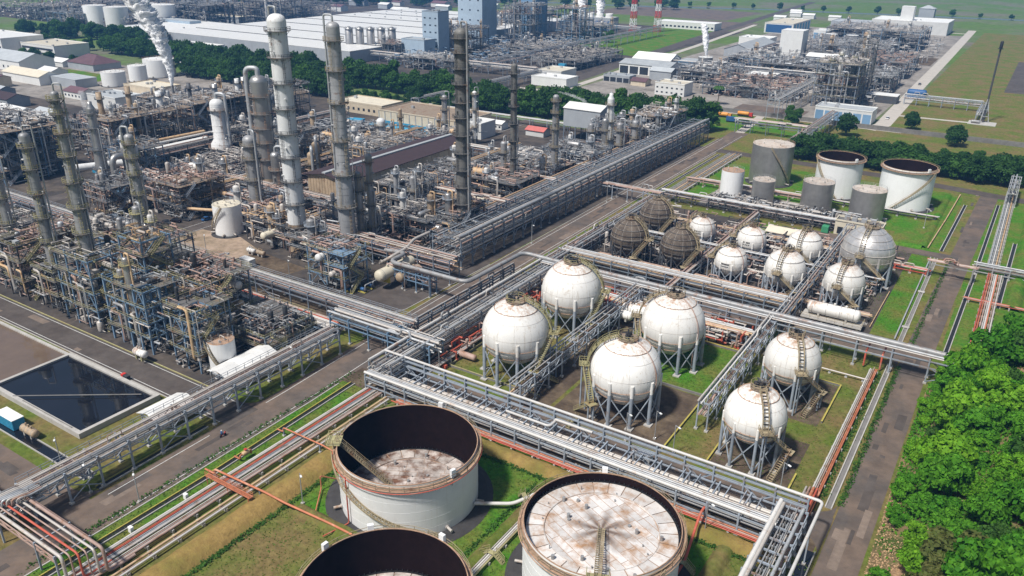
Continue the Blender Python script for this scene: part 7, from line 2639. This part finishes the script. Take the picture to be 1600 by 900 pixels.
# undergrowth carpet
g = np.random.default_rng(5)
V, F = [], []
while len(F) < 38000:
    y = g.uniform(88, 280)
    d = abs(g.normal()) * 26 + .5
    x = toe(y) + d
    if x > 90:
        continue
    if y < 142 and d < 4 + (142 - y) * .15 and g.random() < .93:
        continue
    z = hill(x, y) + g.uniform(0, .9)
    nrm = np.array([-.4, -.2, 1]) + g.normal(size=3) * .6
    nrm /= np.linalg.norm(nrm)
    t = np.cross(nrm, g.normal(size=3))
    t /= np.linalg.norm(t)
    bb = np.cross(nrm, t)
    s = g.uniform(.2, .5)
    p = np.array([x, y, z])
    o = len(V)
    V += [tuple(p + t * s), tuple(p + bb * s * .6), tuple(p - t * s), tuple(p - bb * s * .6)]
    F.append((o, o + 1, o + 2, o + 3))
b = MB()
b.add(V, F)
solid('undergrowth', b, 'leaf_hill', 'low leafy undergrowth covering the green hillside', 'undergrowth', kind='stuff')
# dead leaf litter on the bare slope
V, F = [], []
while len(F) < 3500:
    y = g.uniform(92, 150)
    d = g.uniform(.2, 9)
    if y > 134 and d > 3:
        continue
    x = toe(y) + d
    p = np.array([x, y, hill(x, y) + .06])
    nrm = np.array([0, 0, 1]) + g.normal(size=3) * .5
    nrm /= np.linalg.norm(nrm)
    t = np.cross(nrm, g.normal(size=3))
    t /= np.linalg.norm(t)
    bb = np.cross(nrm, t)
    s = g.uniform(.1, .3)
    o = len(V)
    V += [tuple(p + t * s), tuple(p + bb * s * .6), tuple(p - t * s), tuple(p - bb * s * .6)]
    F.append((o, o + 1, o + 2, o + 3))
mat('litter', (.42, .27, .15), .9, 0, var=.4, scale=3, orand=0)
b = MB()
b.add(V, F)
solid('leaf_litter', b, 'litter', 'brown dead litter on the bare slope beside the east road', 'litter', kind='stuff')

# grass tufts on the rough lawns
V, F = [], []
areas = [((-104, 80, -30, 121), 7000), ((-108, 40, -66, 82), 4500), ((-127, 40, -120, 128), 2200), ((-78, 164, -50, 191), 2200), ((-110, 142, -84, 190), 1500), ((-50, 137, -16, 205), 3500), ((-33, 225, -16, 300), 2000), ((-30, 84, -14, 121), 1800)]
for (x0, y0, x1, y1), k in areas:
    P = np.stack([g.uniform(x0, x1, k), g.uniform(y0, y1, k)], 1)
    for x, y in P:
        if any((x - cx) ** 2 + (y - cy) ** 2 < (rr + 2.6) ** 2 for cx, cy, rr in ((-85.3, 96.8, 13.3), (-44, 96.8, 13), (-64.6, 66.2, 12.7))):
            continue
        h = g.uniform(.08, .22)
        a = g.uniform(0, 6.28)
        s = g.uniform(.08, .2)
        o = len(V)
        ca, sa = math.cos(a) * s, math.sin(a) * s
        V += [(x - ca, y - sa, 0), (x + ca, y + sa, 0), (x + ca * .6 + g.normal() * .1, y + sa * .6 + g.normal() * .1, h), (x - ca * .8 + g.normal() * .1, y - sa * .8 + g.normal() * .1, h * .8)]
        F.append((o, o + 1, o + 2, o + 3))
b = MB()
b.add(V, F)
solid('grass_tufts', b, 'leaf_tuft', 'tufts of rough green grass on the tank and sphere lawns', 'grass', kind='stuff')

# weed clumps; the bank strips stand in for shading at the bank foot
V, F = [], []
runs = [((-102.6, 42), (-102.6, 113), 1700), ((-100, 115.2), (-24, 115.2), 1700), ((-66.4, 84), (-66.4, 113), 500), ((-13.8, 140), (-13.9, 206), 1300), ((-17.4, 140), (-17.3, 200), 900), ((-12.9, 222), (-12.0, 300), 900), ((-127.2, 45), (-127.9, 126), 900)]
for (x0, y0), (x1, y1), k in runs:
    for _ in range(k):
        f = g.uniform()
        p = np.array([x0 + (x1 - x0) * f + g.normal() * .35, y0 + (y1 - y0) * f + g.normal() * .35, g.uniform(.05, .45)])
        nrm = np.array([0, 0, 1]) + g.normal(size=3) * .6
        nrm /= np.linalg.norm(nrm)
        t = np.cross(nrm, g.normal(size=3))
        t /= np.linalg.norm(t)
        bb = np.cross(nrm, t)
        s = g.uniform(.15, .34)
        o = len(V)
        V += [tuple(p + t * s), tuple(p + bb * s * .6), tuple(p - t * s), tuple(p - bb * s * .6)]
        F.append((o, o + 1, o + 2, o + 3))
b = MB()
b.add(V, F)
solid('weeds', b, 'leaf_mid', 'strips of dark weeds along the drains, and at earth banks standing in for shade', 'weeds', kind='stuff')
# ------------------------------------------------------------------ drums, vehicles, lamps and other small things
T = drum('long white horizontal drum on a concrete platform by the sphere road', (-40.5, 222.6, 1.9), 12.5, 1.75, 'sphere_white', 'x', lift=.5)
T = thing('drum_platform', 'concrete platform carrying the long white drum', 'platform', (-34, 222.6, 0))
pbox(T, 'slab', 'concrete', (-34.2, 222.4, 1.7), (16.5, 5.5, .35))
for x in (-41.5, -36.6, -31.8, -27):
    for y in (220.2, 224.6):
        pbar(T, 'column', 'concrete', (x, y, 0), (x, y, 1.55), .5)
b = MB()
b.rail([(-42.3, 219.8, 1.88), (-26.1, 219.8, 1.88), (-26.1, 225, 1.88)], 1.1, 2.2, .08)
part(T, 'handrail', b, 'stair_tan')
drum('small white drum tucked behind the rear big sphere', (-84.5, 191.5, 2.2), 6.5, 1.5, 'sphere_white', 'x', lift=.4)
drum('second small white drum behind the rear big sphere', (-86, 187.5, 2.2), 5.0, 1.3, 'sphere_white', 'x', lift=.4)
drum('small white drum on yellow legs beside the pond road', (-178, 99.9, .8), 3.6, 1.0, 'sphere_white', 'x', saddle='yellow', lift=.9)
drum('white ended tan drum under the white tower', (-212, 171.5, 3.6), 11, 1.3, 'roof_cream', 'y', lift=.5)
drum('pale drum standing on the ground under the white tower', (-214.5, 166.5, .3), 3, .8, 'pipe_white', 'x')
drum('brown drum on the ground under the white tower', (-210, 166.8, .3), 3, .8, 'tower_tan', 'x')
drum('white drum on a deck beside the car park', (-289, 183, 9.4), 9, 1.3, 'sphere_white', 'x')


def car(label, x, y, rz, m, L=4.3, W=1.75, van=False, group=None):
    T = thing('parked_car' if not van else 'van', label, 'van' if van else 'car', (x, y, .03), group)
    T.rotation_euler = (0, 0, rz)
    h1, h2 = (.85, 1.5) if not van else (1.0, 1.95)

    def prism(prof, w, name, mm):
        b = MB()
        n = len(prof)
        vs = [(px, -w / 2, pz) for px, pz in prof] + [(px, w / 2, pz) for px, pz in prof]
        fs = [tuple(range(n)), tuple(reversed(range(n, 2 * n)))] + [(i + n, (i + 1) % n + n, (i + 1) % n, i) for i in range(n)]
        b.add(vs, fs)
        o = bpy.data.objects.new(name, mk_mesh(name, b, mm))
        COL.objects.link(o)
        o.parent = T
        return o

    a = L / 2
    body = prism([(-a, .3), (a, .3), (a, h1 * .75), (a * .55, h1), (-a * .9, h1), (-a, h1 * .9)], W, 'body', m)
    if van:
        prism([(-a * .98, h1), (a * .5, h1), (a * .32, h2), (-a * .94, h2)], W * .94, 'cabin', m)
    else:
        prism([(-a * .8, h1), (a * .45, h1), (a * .12, h2), (-a * .5, h2)], W * .88, 'cabin', 'window_dark')
        prism([(-a * .5, h2), (a * .12, h2), (a * .1, h2 + .04), (-a * .48, h2 + .04)], W * .86, 'roof', m)
    for g in (-1, 1):
        if van:
            prism([(-a * .6, h1 + .15), (a * .35, h1 + .15), (a * .26, h2 - .2), (-a * .6, h2 - .2)], .02, 'side_window', 'window_dark').location = (0, g * W * .475, 0)
        for f in (-.62, .62):
            w = bpy.data.objects.new('wheel', unit('cyl12', 'black'))
            COL.objects.link(w)
            w.parent = T
            w.location = (a * f, g * (W / 2 - .08), .32)
            w.scale = (.33, .33, .22)
            w.rotation_euler = (math.pi / 2, 0, 0)
        hl = bpy.data.objects.new('headlight', unit('box', 'lamp_white'))
        COL.objects.link(hl)
        hl.parent = T
        hl.location = (a - .01, g * W * .36, h1 * .62)
        hl.scale = (.06, .3, .16)
    if van:
        prism([(a * .505, h1 + .06), (a * .52, h1 + .06), (a * .345, h2 - .1), (a * .33, h2 - .1)], W * .84, 'windscreen', 'window_dark')
    return T


car('white van on the front road behind the tank with the shiny roof', -52.5, 132.6, R(178), 'white_paint', 4.8, 1.8, True)
PC = 'cars parked at the crossing of the cross road'
for i, (dx, dy, m, l) in enumerate(((0, 0, 'black', 'black parked car nearest the unit road'), (1.4, 3.2, 'machine', 'dark grey parked car second in the row'), (2.6, 6.4, 'rust_dark', 'dark maroon parked car third in the row'), (3.8, 9.6, 'machine', 'dark parked car at the far end of the row'))):
    car(l, -266 + dx, 167 + dy, R(10), m, group=PC)
car('small blue car beside the parked dark cars', -255.5, 181.5, R(80), 'blue_dark')
car('white car parked in front of the far workshop', -74, 545, R(90), 'white_paint', 4.6, 1.9)
car('silver car on the white road', -77, 700, R(90), 'silver', 4.6, 1.9)

# rider on a scooter on the main road
T = thing('motor_scooter', 'small red scooter ridden along the main road', 'scooter', (-131.8, 89.5, .03))
b = MB()
b.tube([(-131.8, 88.95, .36), (-131.8, 89.3, .55), (-131.8, 89.9, .6), (-131.8, 90.15, .95)], .14, 8)
part(T, 'body', b, 'red_paint')
for dy in (-.6, .55):
    b = MB()
    b.tube([(-131.86, 89.5 + dy, .31), (-131.74, 89.5 + dy, .31)], .29, 14)
    part(T, 'wheel', b, 'black')
b = MB()
b.bar((-132.1, 90.12, 1.02), (-131.5, 90.12, 1.02), .05)
part(T, 'handlebar', b, 'black')
b = MB()
b.cbox((-131.8, 89.15, .72), (.28, .7, .14))
part(T, 'seat', b, 'black')


def person(label, x, y, z, joints, radii, edges, m_body, parts):
    me = bpy.data.meshes.new('person')
    me.from_pydata(joints, edges, [])
    o = bpy.data.objects.new('person', me)
    COL.objects.link(o)
    o.location = (x, y, z)
    sk = o.modifiers.new('skin', 'SKIN')
    for i, r in enumerate(radii):
        me.skin_vertices[0].data[i].radius = (r, r)
    me.skin_vertices[0].data[0].use_root = True
    o.modifiers.new('sub', 'SUBSURF').levels = 1
    o.modifiers['sub'].render_levels = 1
    me.materials.append(MATS[m_body])
    tag(o, label, 'person', kind='thing')
    for nm, mb, m in parts:
        q = bpy.data.objects.new(nm, mk_mesh(nm, mb, m))
        COL.objects.link(q)
        q.parent = o
    return o


J = [(0, 0, .80), (0, .06, 1.1), (0, .1, 1.32), (0, .12, 1.45), (0, .14, 1.58), (-.19, .1, 1.3), (-.24, .3, 1.12), (-.24, .56, 1.06), (.19, .1, 1.3), (.24, .3, 1.12), (.24, .56, 1.06),
     (-.12, .02, .78), (-.16, .4, .72), (-.15, .38, .35), (-.15, .5, .30), (.12, .02, .78), (.16, .4, .72), (.15, .38, .35), (.15, .5, .30)]
ED = [(0, 1), (1, 2), (2, 3), (3, 4), (2, 5), (5, 6), (6, 7), (2, 8), (8, 9), (9, 10), (0, 11), (11, 12), (12, 13), (13, 14), (0, 15), (15, 16), (16, 17), (17, 18)]
RA = [.15, .15, .16, .07, .09, .08, .055, .045, .08, .055, .045, .1, .075, .055, .045, .1, .075, .055, .045]
hel = MB()
hel.lathe(0, .14, [(.15 * math.cos(a), 1.60 + .15 * math.sin(a)) for a in np.linspace(-.2, 1.5, 6)], 12, True)
person('rider in a blue shirt and white helmet on the scooter', -131.8, 89.1, 0.03, J, RA, ED, 'blue_dark', [('helmet', hel, 'white_paint')])

# tank lorries and boxes near the north gate
TL = 'orange tank lorries near the north gate'
for i, (x, y, m, l) in enumerate(((-166, 481, 'orange_paint', 'orange tank lorry closest to the tree belt'), (-160, 489, 'orange_paint', 'orange tank lorry beside the garden path'), (-150, 499, 'orange_paint', 'orange and red tank lorry by the boundary wall'))):
    T = thing('tank_lorry', l, 'lorry', (x, y, 0), TL)
    b = MB()
    b.capsule((x - 3.5, y, 2.0), (x + 3.0, y, 2.0), 1.2, 12, 3, .4)
    part(T, 'tank', b, m)
    pbox(T, 'cab', 'red_paint' if i == 2 else 'orange_paint', (x + 4.6, y, 1.6), (1.8, 2.2, 2.2))
    pbox(T, 'windscreen', 'window_dark', (x + 5.5, y, 2.0), (.08, 1.9, .9))
    pbox(T, 'chassis', 'black', (x + .6, y, .75), (9.6, 1.0, .3))
    for k in (-2.6, -1.4, 4.4):
        for g in (-1, 1):
            pcyl(T, 'wheel', 'black', (x + k, y + g * 1.0, .5), (x + k, y + g * 1.25, .5), .5, 12)
T = thing('lorry', 'blue and white lorry parked beside the orange ones', 'lorry', (-150, 478, 0))
pbox(T, 'cargo_box', 'blue_dark', (-151, 478, 2.0), (5.5, 2.4, 2.4))
pbox(T, 'cab', 'white_paint', (-147.1, 478, 1.6), (1.9, 2.3, 2.2))
pbox(T, 'windscreen', 'window_dark', (-146.1, 478, 2.0), (.08, 2.0, .9))
for k in (-153, -152, -147.2):
    for g in (-1, 1):
        pcyl(T, 'wheel', 'black', (k, 478 + g * 1.0, .5), (k, 478 + g * 1.25, .5), .5, 12)


def container(label, x, y, L, W, h, m, rz=0.0, name='container', cat='container', roof=None, group=None, z=0.0):
    T = thing(name, label, cat, (x, y, z), group)
    T.rotation_euler = (0, 0, rz)

    def bx(nm, mm, c, d):
        o = bpy.data.objects.new(nm, unit('box', mm))
        COL.objects.link(o)
        o.parent = T
        o.location = c
        o.scale = d
    bx('body', m, (0, 0, h / 2 + .15), (L, W, h))
    bx('roof', roof or m, (0, 0, h + .2), (L + .1, W + .1, .1))
    bx('door', m, (L / 2 + .02, 0, h / 2 + .1), (.06, W * .7, h * .8))
    bx('skid', 'steel_dark', (0, 0, .08), (L * .96, W * .9, .15))
    n = int(L / .6)
    for i in range(n):
        bx('rib', m, (-L / 2 + (i + .5) * L / n, -W / 2 - .03, h / 2 + .15), (.12, .06, h * .9))
    return T


container('pale blue container tank beside the dark pond corner', -174.5, 66.6, 7.0, 2.6, 2.4, 'blue_paint', 0, roof='roof_white')
container('blue cabin under the furnace frames', -350, 197, 8, 3, 3, 'blue_paint', .1, roof='galv')
container('small blue cabin beside the furnace cabin', -334, 196, 6, 3, 3, 'blue_paint', .1)
container('brown roofed blue equipment box on the dark yard', -318, 188, 10, 5, 3.2, 'blue_dark', .1, roof='deck_tan')
container('grey blue cabinet on the dark yard', -311, 183, 5, 3, 3.4, 'wall_blue', .1)
container('white roofed container beside the unit rack', -206, 149.5 + 9.5, 5, 2.5, 2.5, 'wall_white', 0)
container('cream box on the roof of the central pipe racks', -178, 252, 5, 4, 4.5, 'roof_cream', 0, name='equipment_box', cat='box')
container('bright blue cabinet beside the far switchyard', -333, 592, 6, 4, 6, 'blue_paint', 0)
drum('tan drum lying beside the pale blue container', (-168.5, 66.4, .1), 4.5, .9, 'tower_tan', 'x')
T = container('blue tank box before the beige building', -322, 334, 9, 7, 5, 'blue_paint', .2)
T = thing('generator', 'red topped generator on the pond bank', 'generator', (-171.5, 93.0, 0))
pbox(T, 'body', 'machine', (-171.4, 92.4, .75), (2.2, 1.0, 1.0))
pbox(T, 'hood', 'red_paint', (-172.3, 92.4, .8), (.9, 1.05, 1.15))
pbox(T, 'skid', 'black', (-171.6, 92.4, .15), (2.8, 1.1, .2))

# lamp posts
LP = [(-137.4, 62.5, 'lamp post at the corner of the rack and the left road'), (-150, 64, 'lamp post beside the channel at the left road'), (-126.9, 66, 'lamp post on the verge of the main road'),
      (-100.5, 83, 'lamp post on the bright grass left of the open tank'), (-70.5, 83.5, 'lamp post between the two open tanks'), (-109, 136.8, 'lamp post by the road in front of the first sphere'),
      (-58, 136.8, 'lamp post before the big middle sphere'), (-53, 141, 'lamp post beside the bare dirt plot'), (-47.5, 138, 'lamp post between the big and small sphere plots'), (-24.8, 137.6, 'lamp post beside the front small sphere pit'),
      (-33, 118, 'leaning lamp post before the front rack'), (-147.5, 99.5, 'lamp post at the end of the pond road'), (-141, 118, 'lamp post on the verge before the white shelter'), (-185, 157.9, 'lamp post beside the asphalt pad'),
      (-226, 158.2, 'lamp post on the bare ground before the white tank'), (-24.5, 330, 'lamp post on the grass bank by the tank farm'), (-139.5, 230, 'lamp post beside the main road near the huge rack'),
      (-139.8, 290, 'lamp post further along the main road'), (-31, 206, 'lamp post beside the sphere road')]
for (x, y, l) in LP:
    T = thing('lamp_post', l, 'lamp post', (x, y, 0), 'lamp posts')
    pcyl(T, 'pole', 'galv', (x, y, 0), (x, y, 7.2), .1, 8)
    pbox(T, 'base', 'concrete', (x, y, .2), (.6, .6, .4))
    pbar(T, 'arm', 'galv', (x, y, 7.15), (x + 1.0, y - .6, 7.3), .09)
    pbox(T, 'lamp_head', 'lamp_white', (x + 1.1, y - .66, 7.3), (.7, .35, .14), -.55)

# tank side pipework
pipe_thing('white pipe leaving the open tank toward the front rack', [(-72.2, 100, 1.4), (-66, 104, 1.4), (-63, 108, 2.6), (-60, 112, 2.6), (-58, 118, 2.4), (-56, 121, 2.4)], .36, 'pipe_white', posts=[(-63.5, 107, 2.3), (-58.6, 116, 2.2)])
pipes_low('cream pipe run between the two big tanks', 'y', -62.2, 1.6, 84, 121, 4, ['pipe_pale', 'pipe_white', 'pipe_pale', 'yellow'], seed=91, z=.6)
pipe_thing('red fire pipe descending from the front rack to the shiny tank', [(-34.5, 121, 3.2), (-34.5, 119, 3.2), (-33, 108, 1.0), (-33, 98, .7), (-32, 88, .7)], .26, 'pipe_red')
pipe_thing('second red fire pipe beside the shiny tank', [(-29.5, 104, .6), (-29.8, 90, .6)], .2, 'pipe_red')
pipe_thing('tan fire pipe bent on the grass left of the open tank', [(-99.5, 92, .5), (-100.6, 88, 3.4), (-100.6, 88, .6), (-96.5, 82.5, .5)], .13, 'pipe_orange')


def stile(label, x, y, rz, z=1.3, m='yellow'):
    T = thing('pipe_stile', label, 'steps', (x, y, 0), 'step over stiles')
    d = Vector((math.cos(rz), math.sin(rz), 0))
    for nm, a, c in (('stair', -2.4, -.7), ('stair', 2.4, .7)):
        b = MB()
        b.stair(Vector((x, y, .05)) + d * a, Vector((x, y, z)) + d * c, .9, .4)
        part(T, nm, b, m)
    b = MB()
    b.cbox((x, y, z), (1.6, .9, .1), rz)
    part(T, 'platform', b, m)
    return T


stile('yellow step over stile between the two big tanks', -62, 91, 0)
stile('yellow stile over the white pipe beside the open tank', -65, 106.5, R(-40), 2.2)
stile('yellow stile over the red pipe beside the shiny tank', -33.2, 107, 0, 1.5)
stile('yellow stile across the pipes before the middle spheres', -70.5, 136.6, R(80), 1.4)
b = MB()
for i in range(40):
    rg2 = random.Random(i)
T = thing('valve_station', 'orange valve set beside the ground pipes', 'valves', (-119.9, 86.5, 0))
b = MB()
b.tube(bend([(-123, 85.4, .7), (-121.2, 85.4, .7), (-121.2, 85.4, 1.5), (-121.2, 88.2, 1.5), (-121.2, 88.2, .5)], .3), .2, 8)
part(T, 'pipe', b, 'pipe_orange')
b = MB()
b.capsule((-121.2, 86.2, 1.5), (-121.2, 87.6, 1.5), .45, 10, 3)
part(T, 'valve_body', b, 'pipe_tan')
b = MB()
b.tube([(-121.2, 86.9, 1.5), (-121.2, 86.9, 2.3)], .06, 6)
b.tube([(-121.2, 86.9, 2.28), (-121.2, 86.9, 2.34)], .35, 12)
part(T, 'hand_wheel', b, 'red_paint')
for i, (x, y) in enumerate(((-120.2, 71.5), (-120.4, 60))):
    T = thing('hydrant_cabinet', ('white hydrant cabinet beside the ground pipes', 'white hydrant cabinet nearer the pipe bridge')[i], 'cabinet', (x, y, 0))
    pbox(T, 'body', 'white_paint', (x, y, .75), (.9, .6, 1.2))
    pbox(T, 'stand', 'galv', (x, y, .08), (.7, .4, .16))
    pbox(T, 'door', 'white_paint', (x, y - .31, .75), (.8, .04, 1.1))
# ------------------------------------------------------------------ steam
def volmat(name, dens, col=(1, 1, 1), aniso=0.0, noise=None, emit=0.0):
    m = bpy.data.materials.new(name)
    m.use_nodes = True
    N, L = m.node_tree.nodes, m.node_tree.links
    N.clear()
    out = N.new('ShaderNodeOutputMaterial')
    v = N.new('ShaderNodeVolumePrincipled')
    v.inputs['Color'].default_value = (*col, 1)
    v.inputs['Density'].default_value = dens
    v.inputs['Anisotropy'].default_value = aniso
    L.new(v.outputs[0], out.inputs['Volume'])
    MATS[name] = m
    return m


volmat('steam_thin', .2, (1, 1, 1), 0.0)


mat('steam_white', (.96, .96, .97), 1.0, 0, var=.02, scale=.2, orand=0, spec=0, bump=.5, bscale=1.2)
_sb = MATS['steam_white'].node_tree.nodes['Principled BSDF']
_sb.inputs['Subsurface Weight'].default_value = .8
_sb.inputs['Subsurface Radius'].default_value = (1, 1, 1)
_sb.inputs['Subsurface Scale'].default_value = 2.0


def plume(label, pts, radii, seed, m='steam_white', group=None, k=44, n=26, amp=.3):
    from mathutils import noise as mn
    P = [Vector(p) for p in pts]
    L = [0]
    for a, c in zip(P[:-1], P[1:]):
        L.append(L[-1] + (c - a).length)

    def at(t, arr):
        s = t * L[-1]
        for i in range(len(L) - 1):
            if s <= L[i + 1] or i == len(L) - 2:
                f = (s - L[i]) / (L[i + 1] - L[i])
                return arr[i] + (arr[i + 1] - arr[i]) * f
    b = MB()
    vs = []
    for i in range(k + 1):
        t = i / k
        c, r = at(t, P), at(t, radii)
        if i == k:
            r *= .35
        for j in range(n):
            a = 2 * math.pi * j / n
            d = Vector((math.cos(a), math.sin(a), 0))
            q = c + d * r
            w = mn.noise(q * (1.1 / max(1.0, r)) + Vector((seed, 0, 0))) + .5 * mn.noise(q * (2.6 / max(1.0, r)) + Vector((0, seed, 0))) + .3 * mn.noise(q * (5.5 / max(1.0, r)))
            q = c + d * r * (1 + amp * 1.6 * w) + Vector((0, 0, r * .5 * w))
            vs.append(tuple(q))
    b.add(vs, [(i * n + j, i * n + (j + 1) % n, (i + 1) * n + (j + 1) % n, (i + 1) * n + j) for i in range(k) for j in range(n)] + [tuple(reversed(range(n))), tuple(range(k * n, (k + 1) * n))], True)
    return solid('steam_plume', b, m, label, 'steam', group, kind='thing')


T = thing('steam_vent', 'thin vent pipe under the tall white steam plume', 'vent', (-420, 288, 0))
pcyl(T, 'vent_pipe', 'pipe_grey', (-420, 288, 0), (-420, 288, 20.5), .7, 10)
pbox(T, 'base', 'concrete', (-420, 288, .3), (3, 3, .6))
plume('tall billowing white steam plume rising at the upper left', [(-420, 288, 20), (-419.6, 288.4, 27), (-420.5, 287.8, 36), (-422.5, 286.4, 47), (-425.5, 284.4, 55), (-429, 282, 63), (-433, 279.4, 72), (-438, 276, 84)],
      [.6, 1.6, 2.7, 4.2, 5.2, 5.6, 6.4, 8.5], 3.1, amp=.36, k=110, n=40)
SP = 'steam plumes of the cooling tower'
plume('steam plume on the nearer half of the cooling tower', [(-490.5, 916, 18), (-490.5, 916, 26), (-491, 916, 34), (-492, 916, 46)], [3.5, 4.5, 4.6, 6.0], 5.2, group=SP)
plume('steam plume on the farther half of the cooling tower', [(-465.5, 916, 18), (-465.5, 916, 26), (-466, 916, 34), (-467, 916, 46)], [3.5, 4.5, 4.6, 6.0], 7.7, group=SP)
plume('slim white steam plume in the far plant', [(-244, 684, 9), (-245, 683.5, 17), (-246, 683, 26), (-248, 681, 36)], [.6, 1.8, 2.8, 2.2], 9.4)
plume('small wisp of steam above the shed on stilts', [(-206, 398, 15), (-209, 396, 19), (-216, 392, 22), (-222, 390, 23)], [.5, 1.6, 2.0, 1.2], 2.4, 'steam_thin')
plume('small puff of steam at the far left edge', [(-500, 225, 8), (-500, 225, 14), (-501, 225, 21)], [.5, 1.4, 1.8], 4.4, 'steam_thin')
plume('small puff of steam beside the tapered silver stack', [(-430, 240, 10), (-430, 240, 16), (-431, 240, 23)], [.5, 1.3, 1.6], 6.4, 'steam_thin')
plume('small puff of steam near the tallest banded tower', [(-392, 236, 12), (-392, 236, 16), (-393, 236, 21)], [.5, 1.3, 1.5], 8.4, 'steam_thin')

# ------------------------------------------------------------------ haze
volmat('haze_air', .00014, (.17, .47, 1.0), 0.0)
b = MB()
b.box(-4700, -1700, -1.5, 4700, 6700, 112)
solid('haze', b, 'haze_air', kind='stuff')
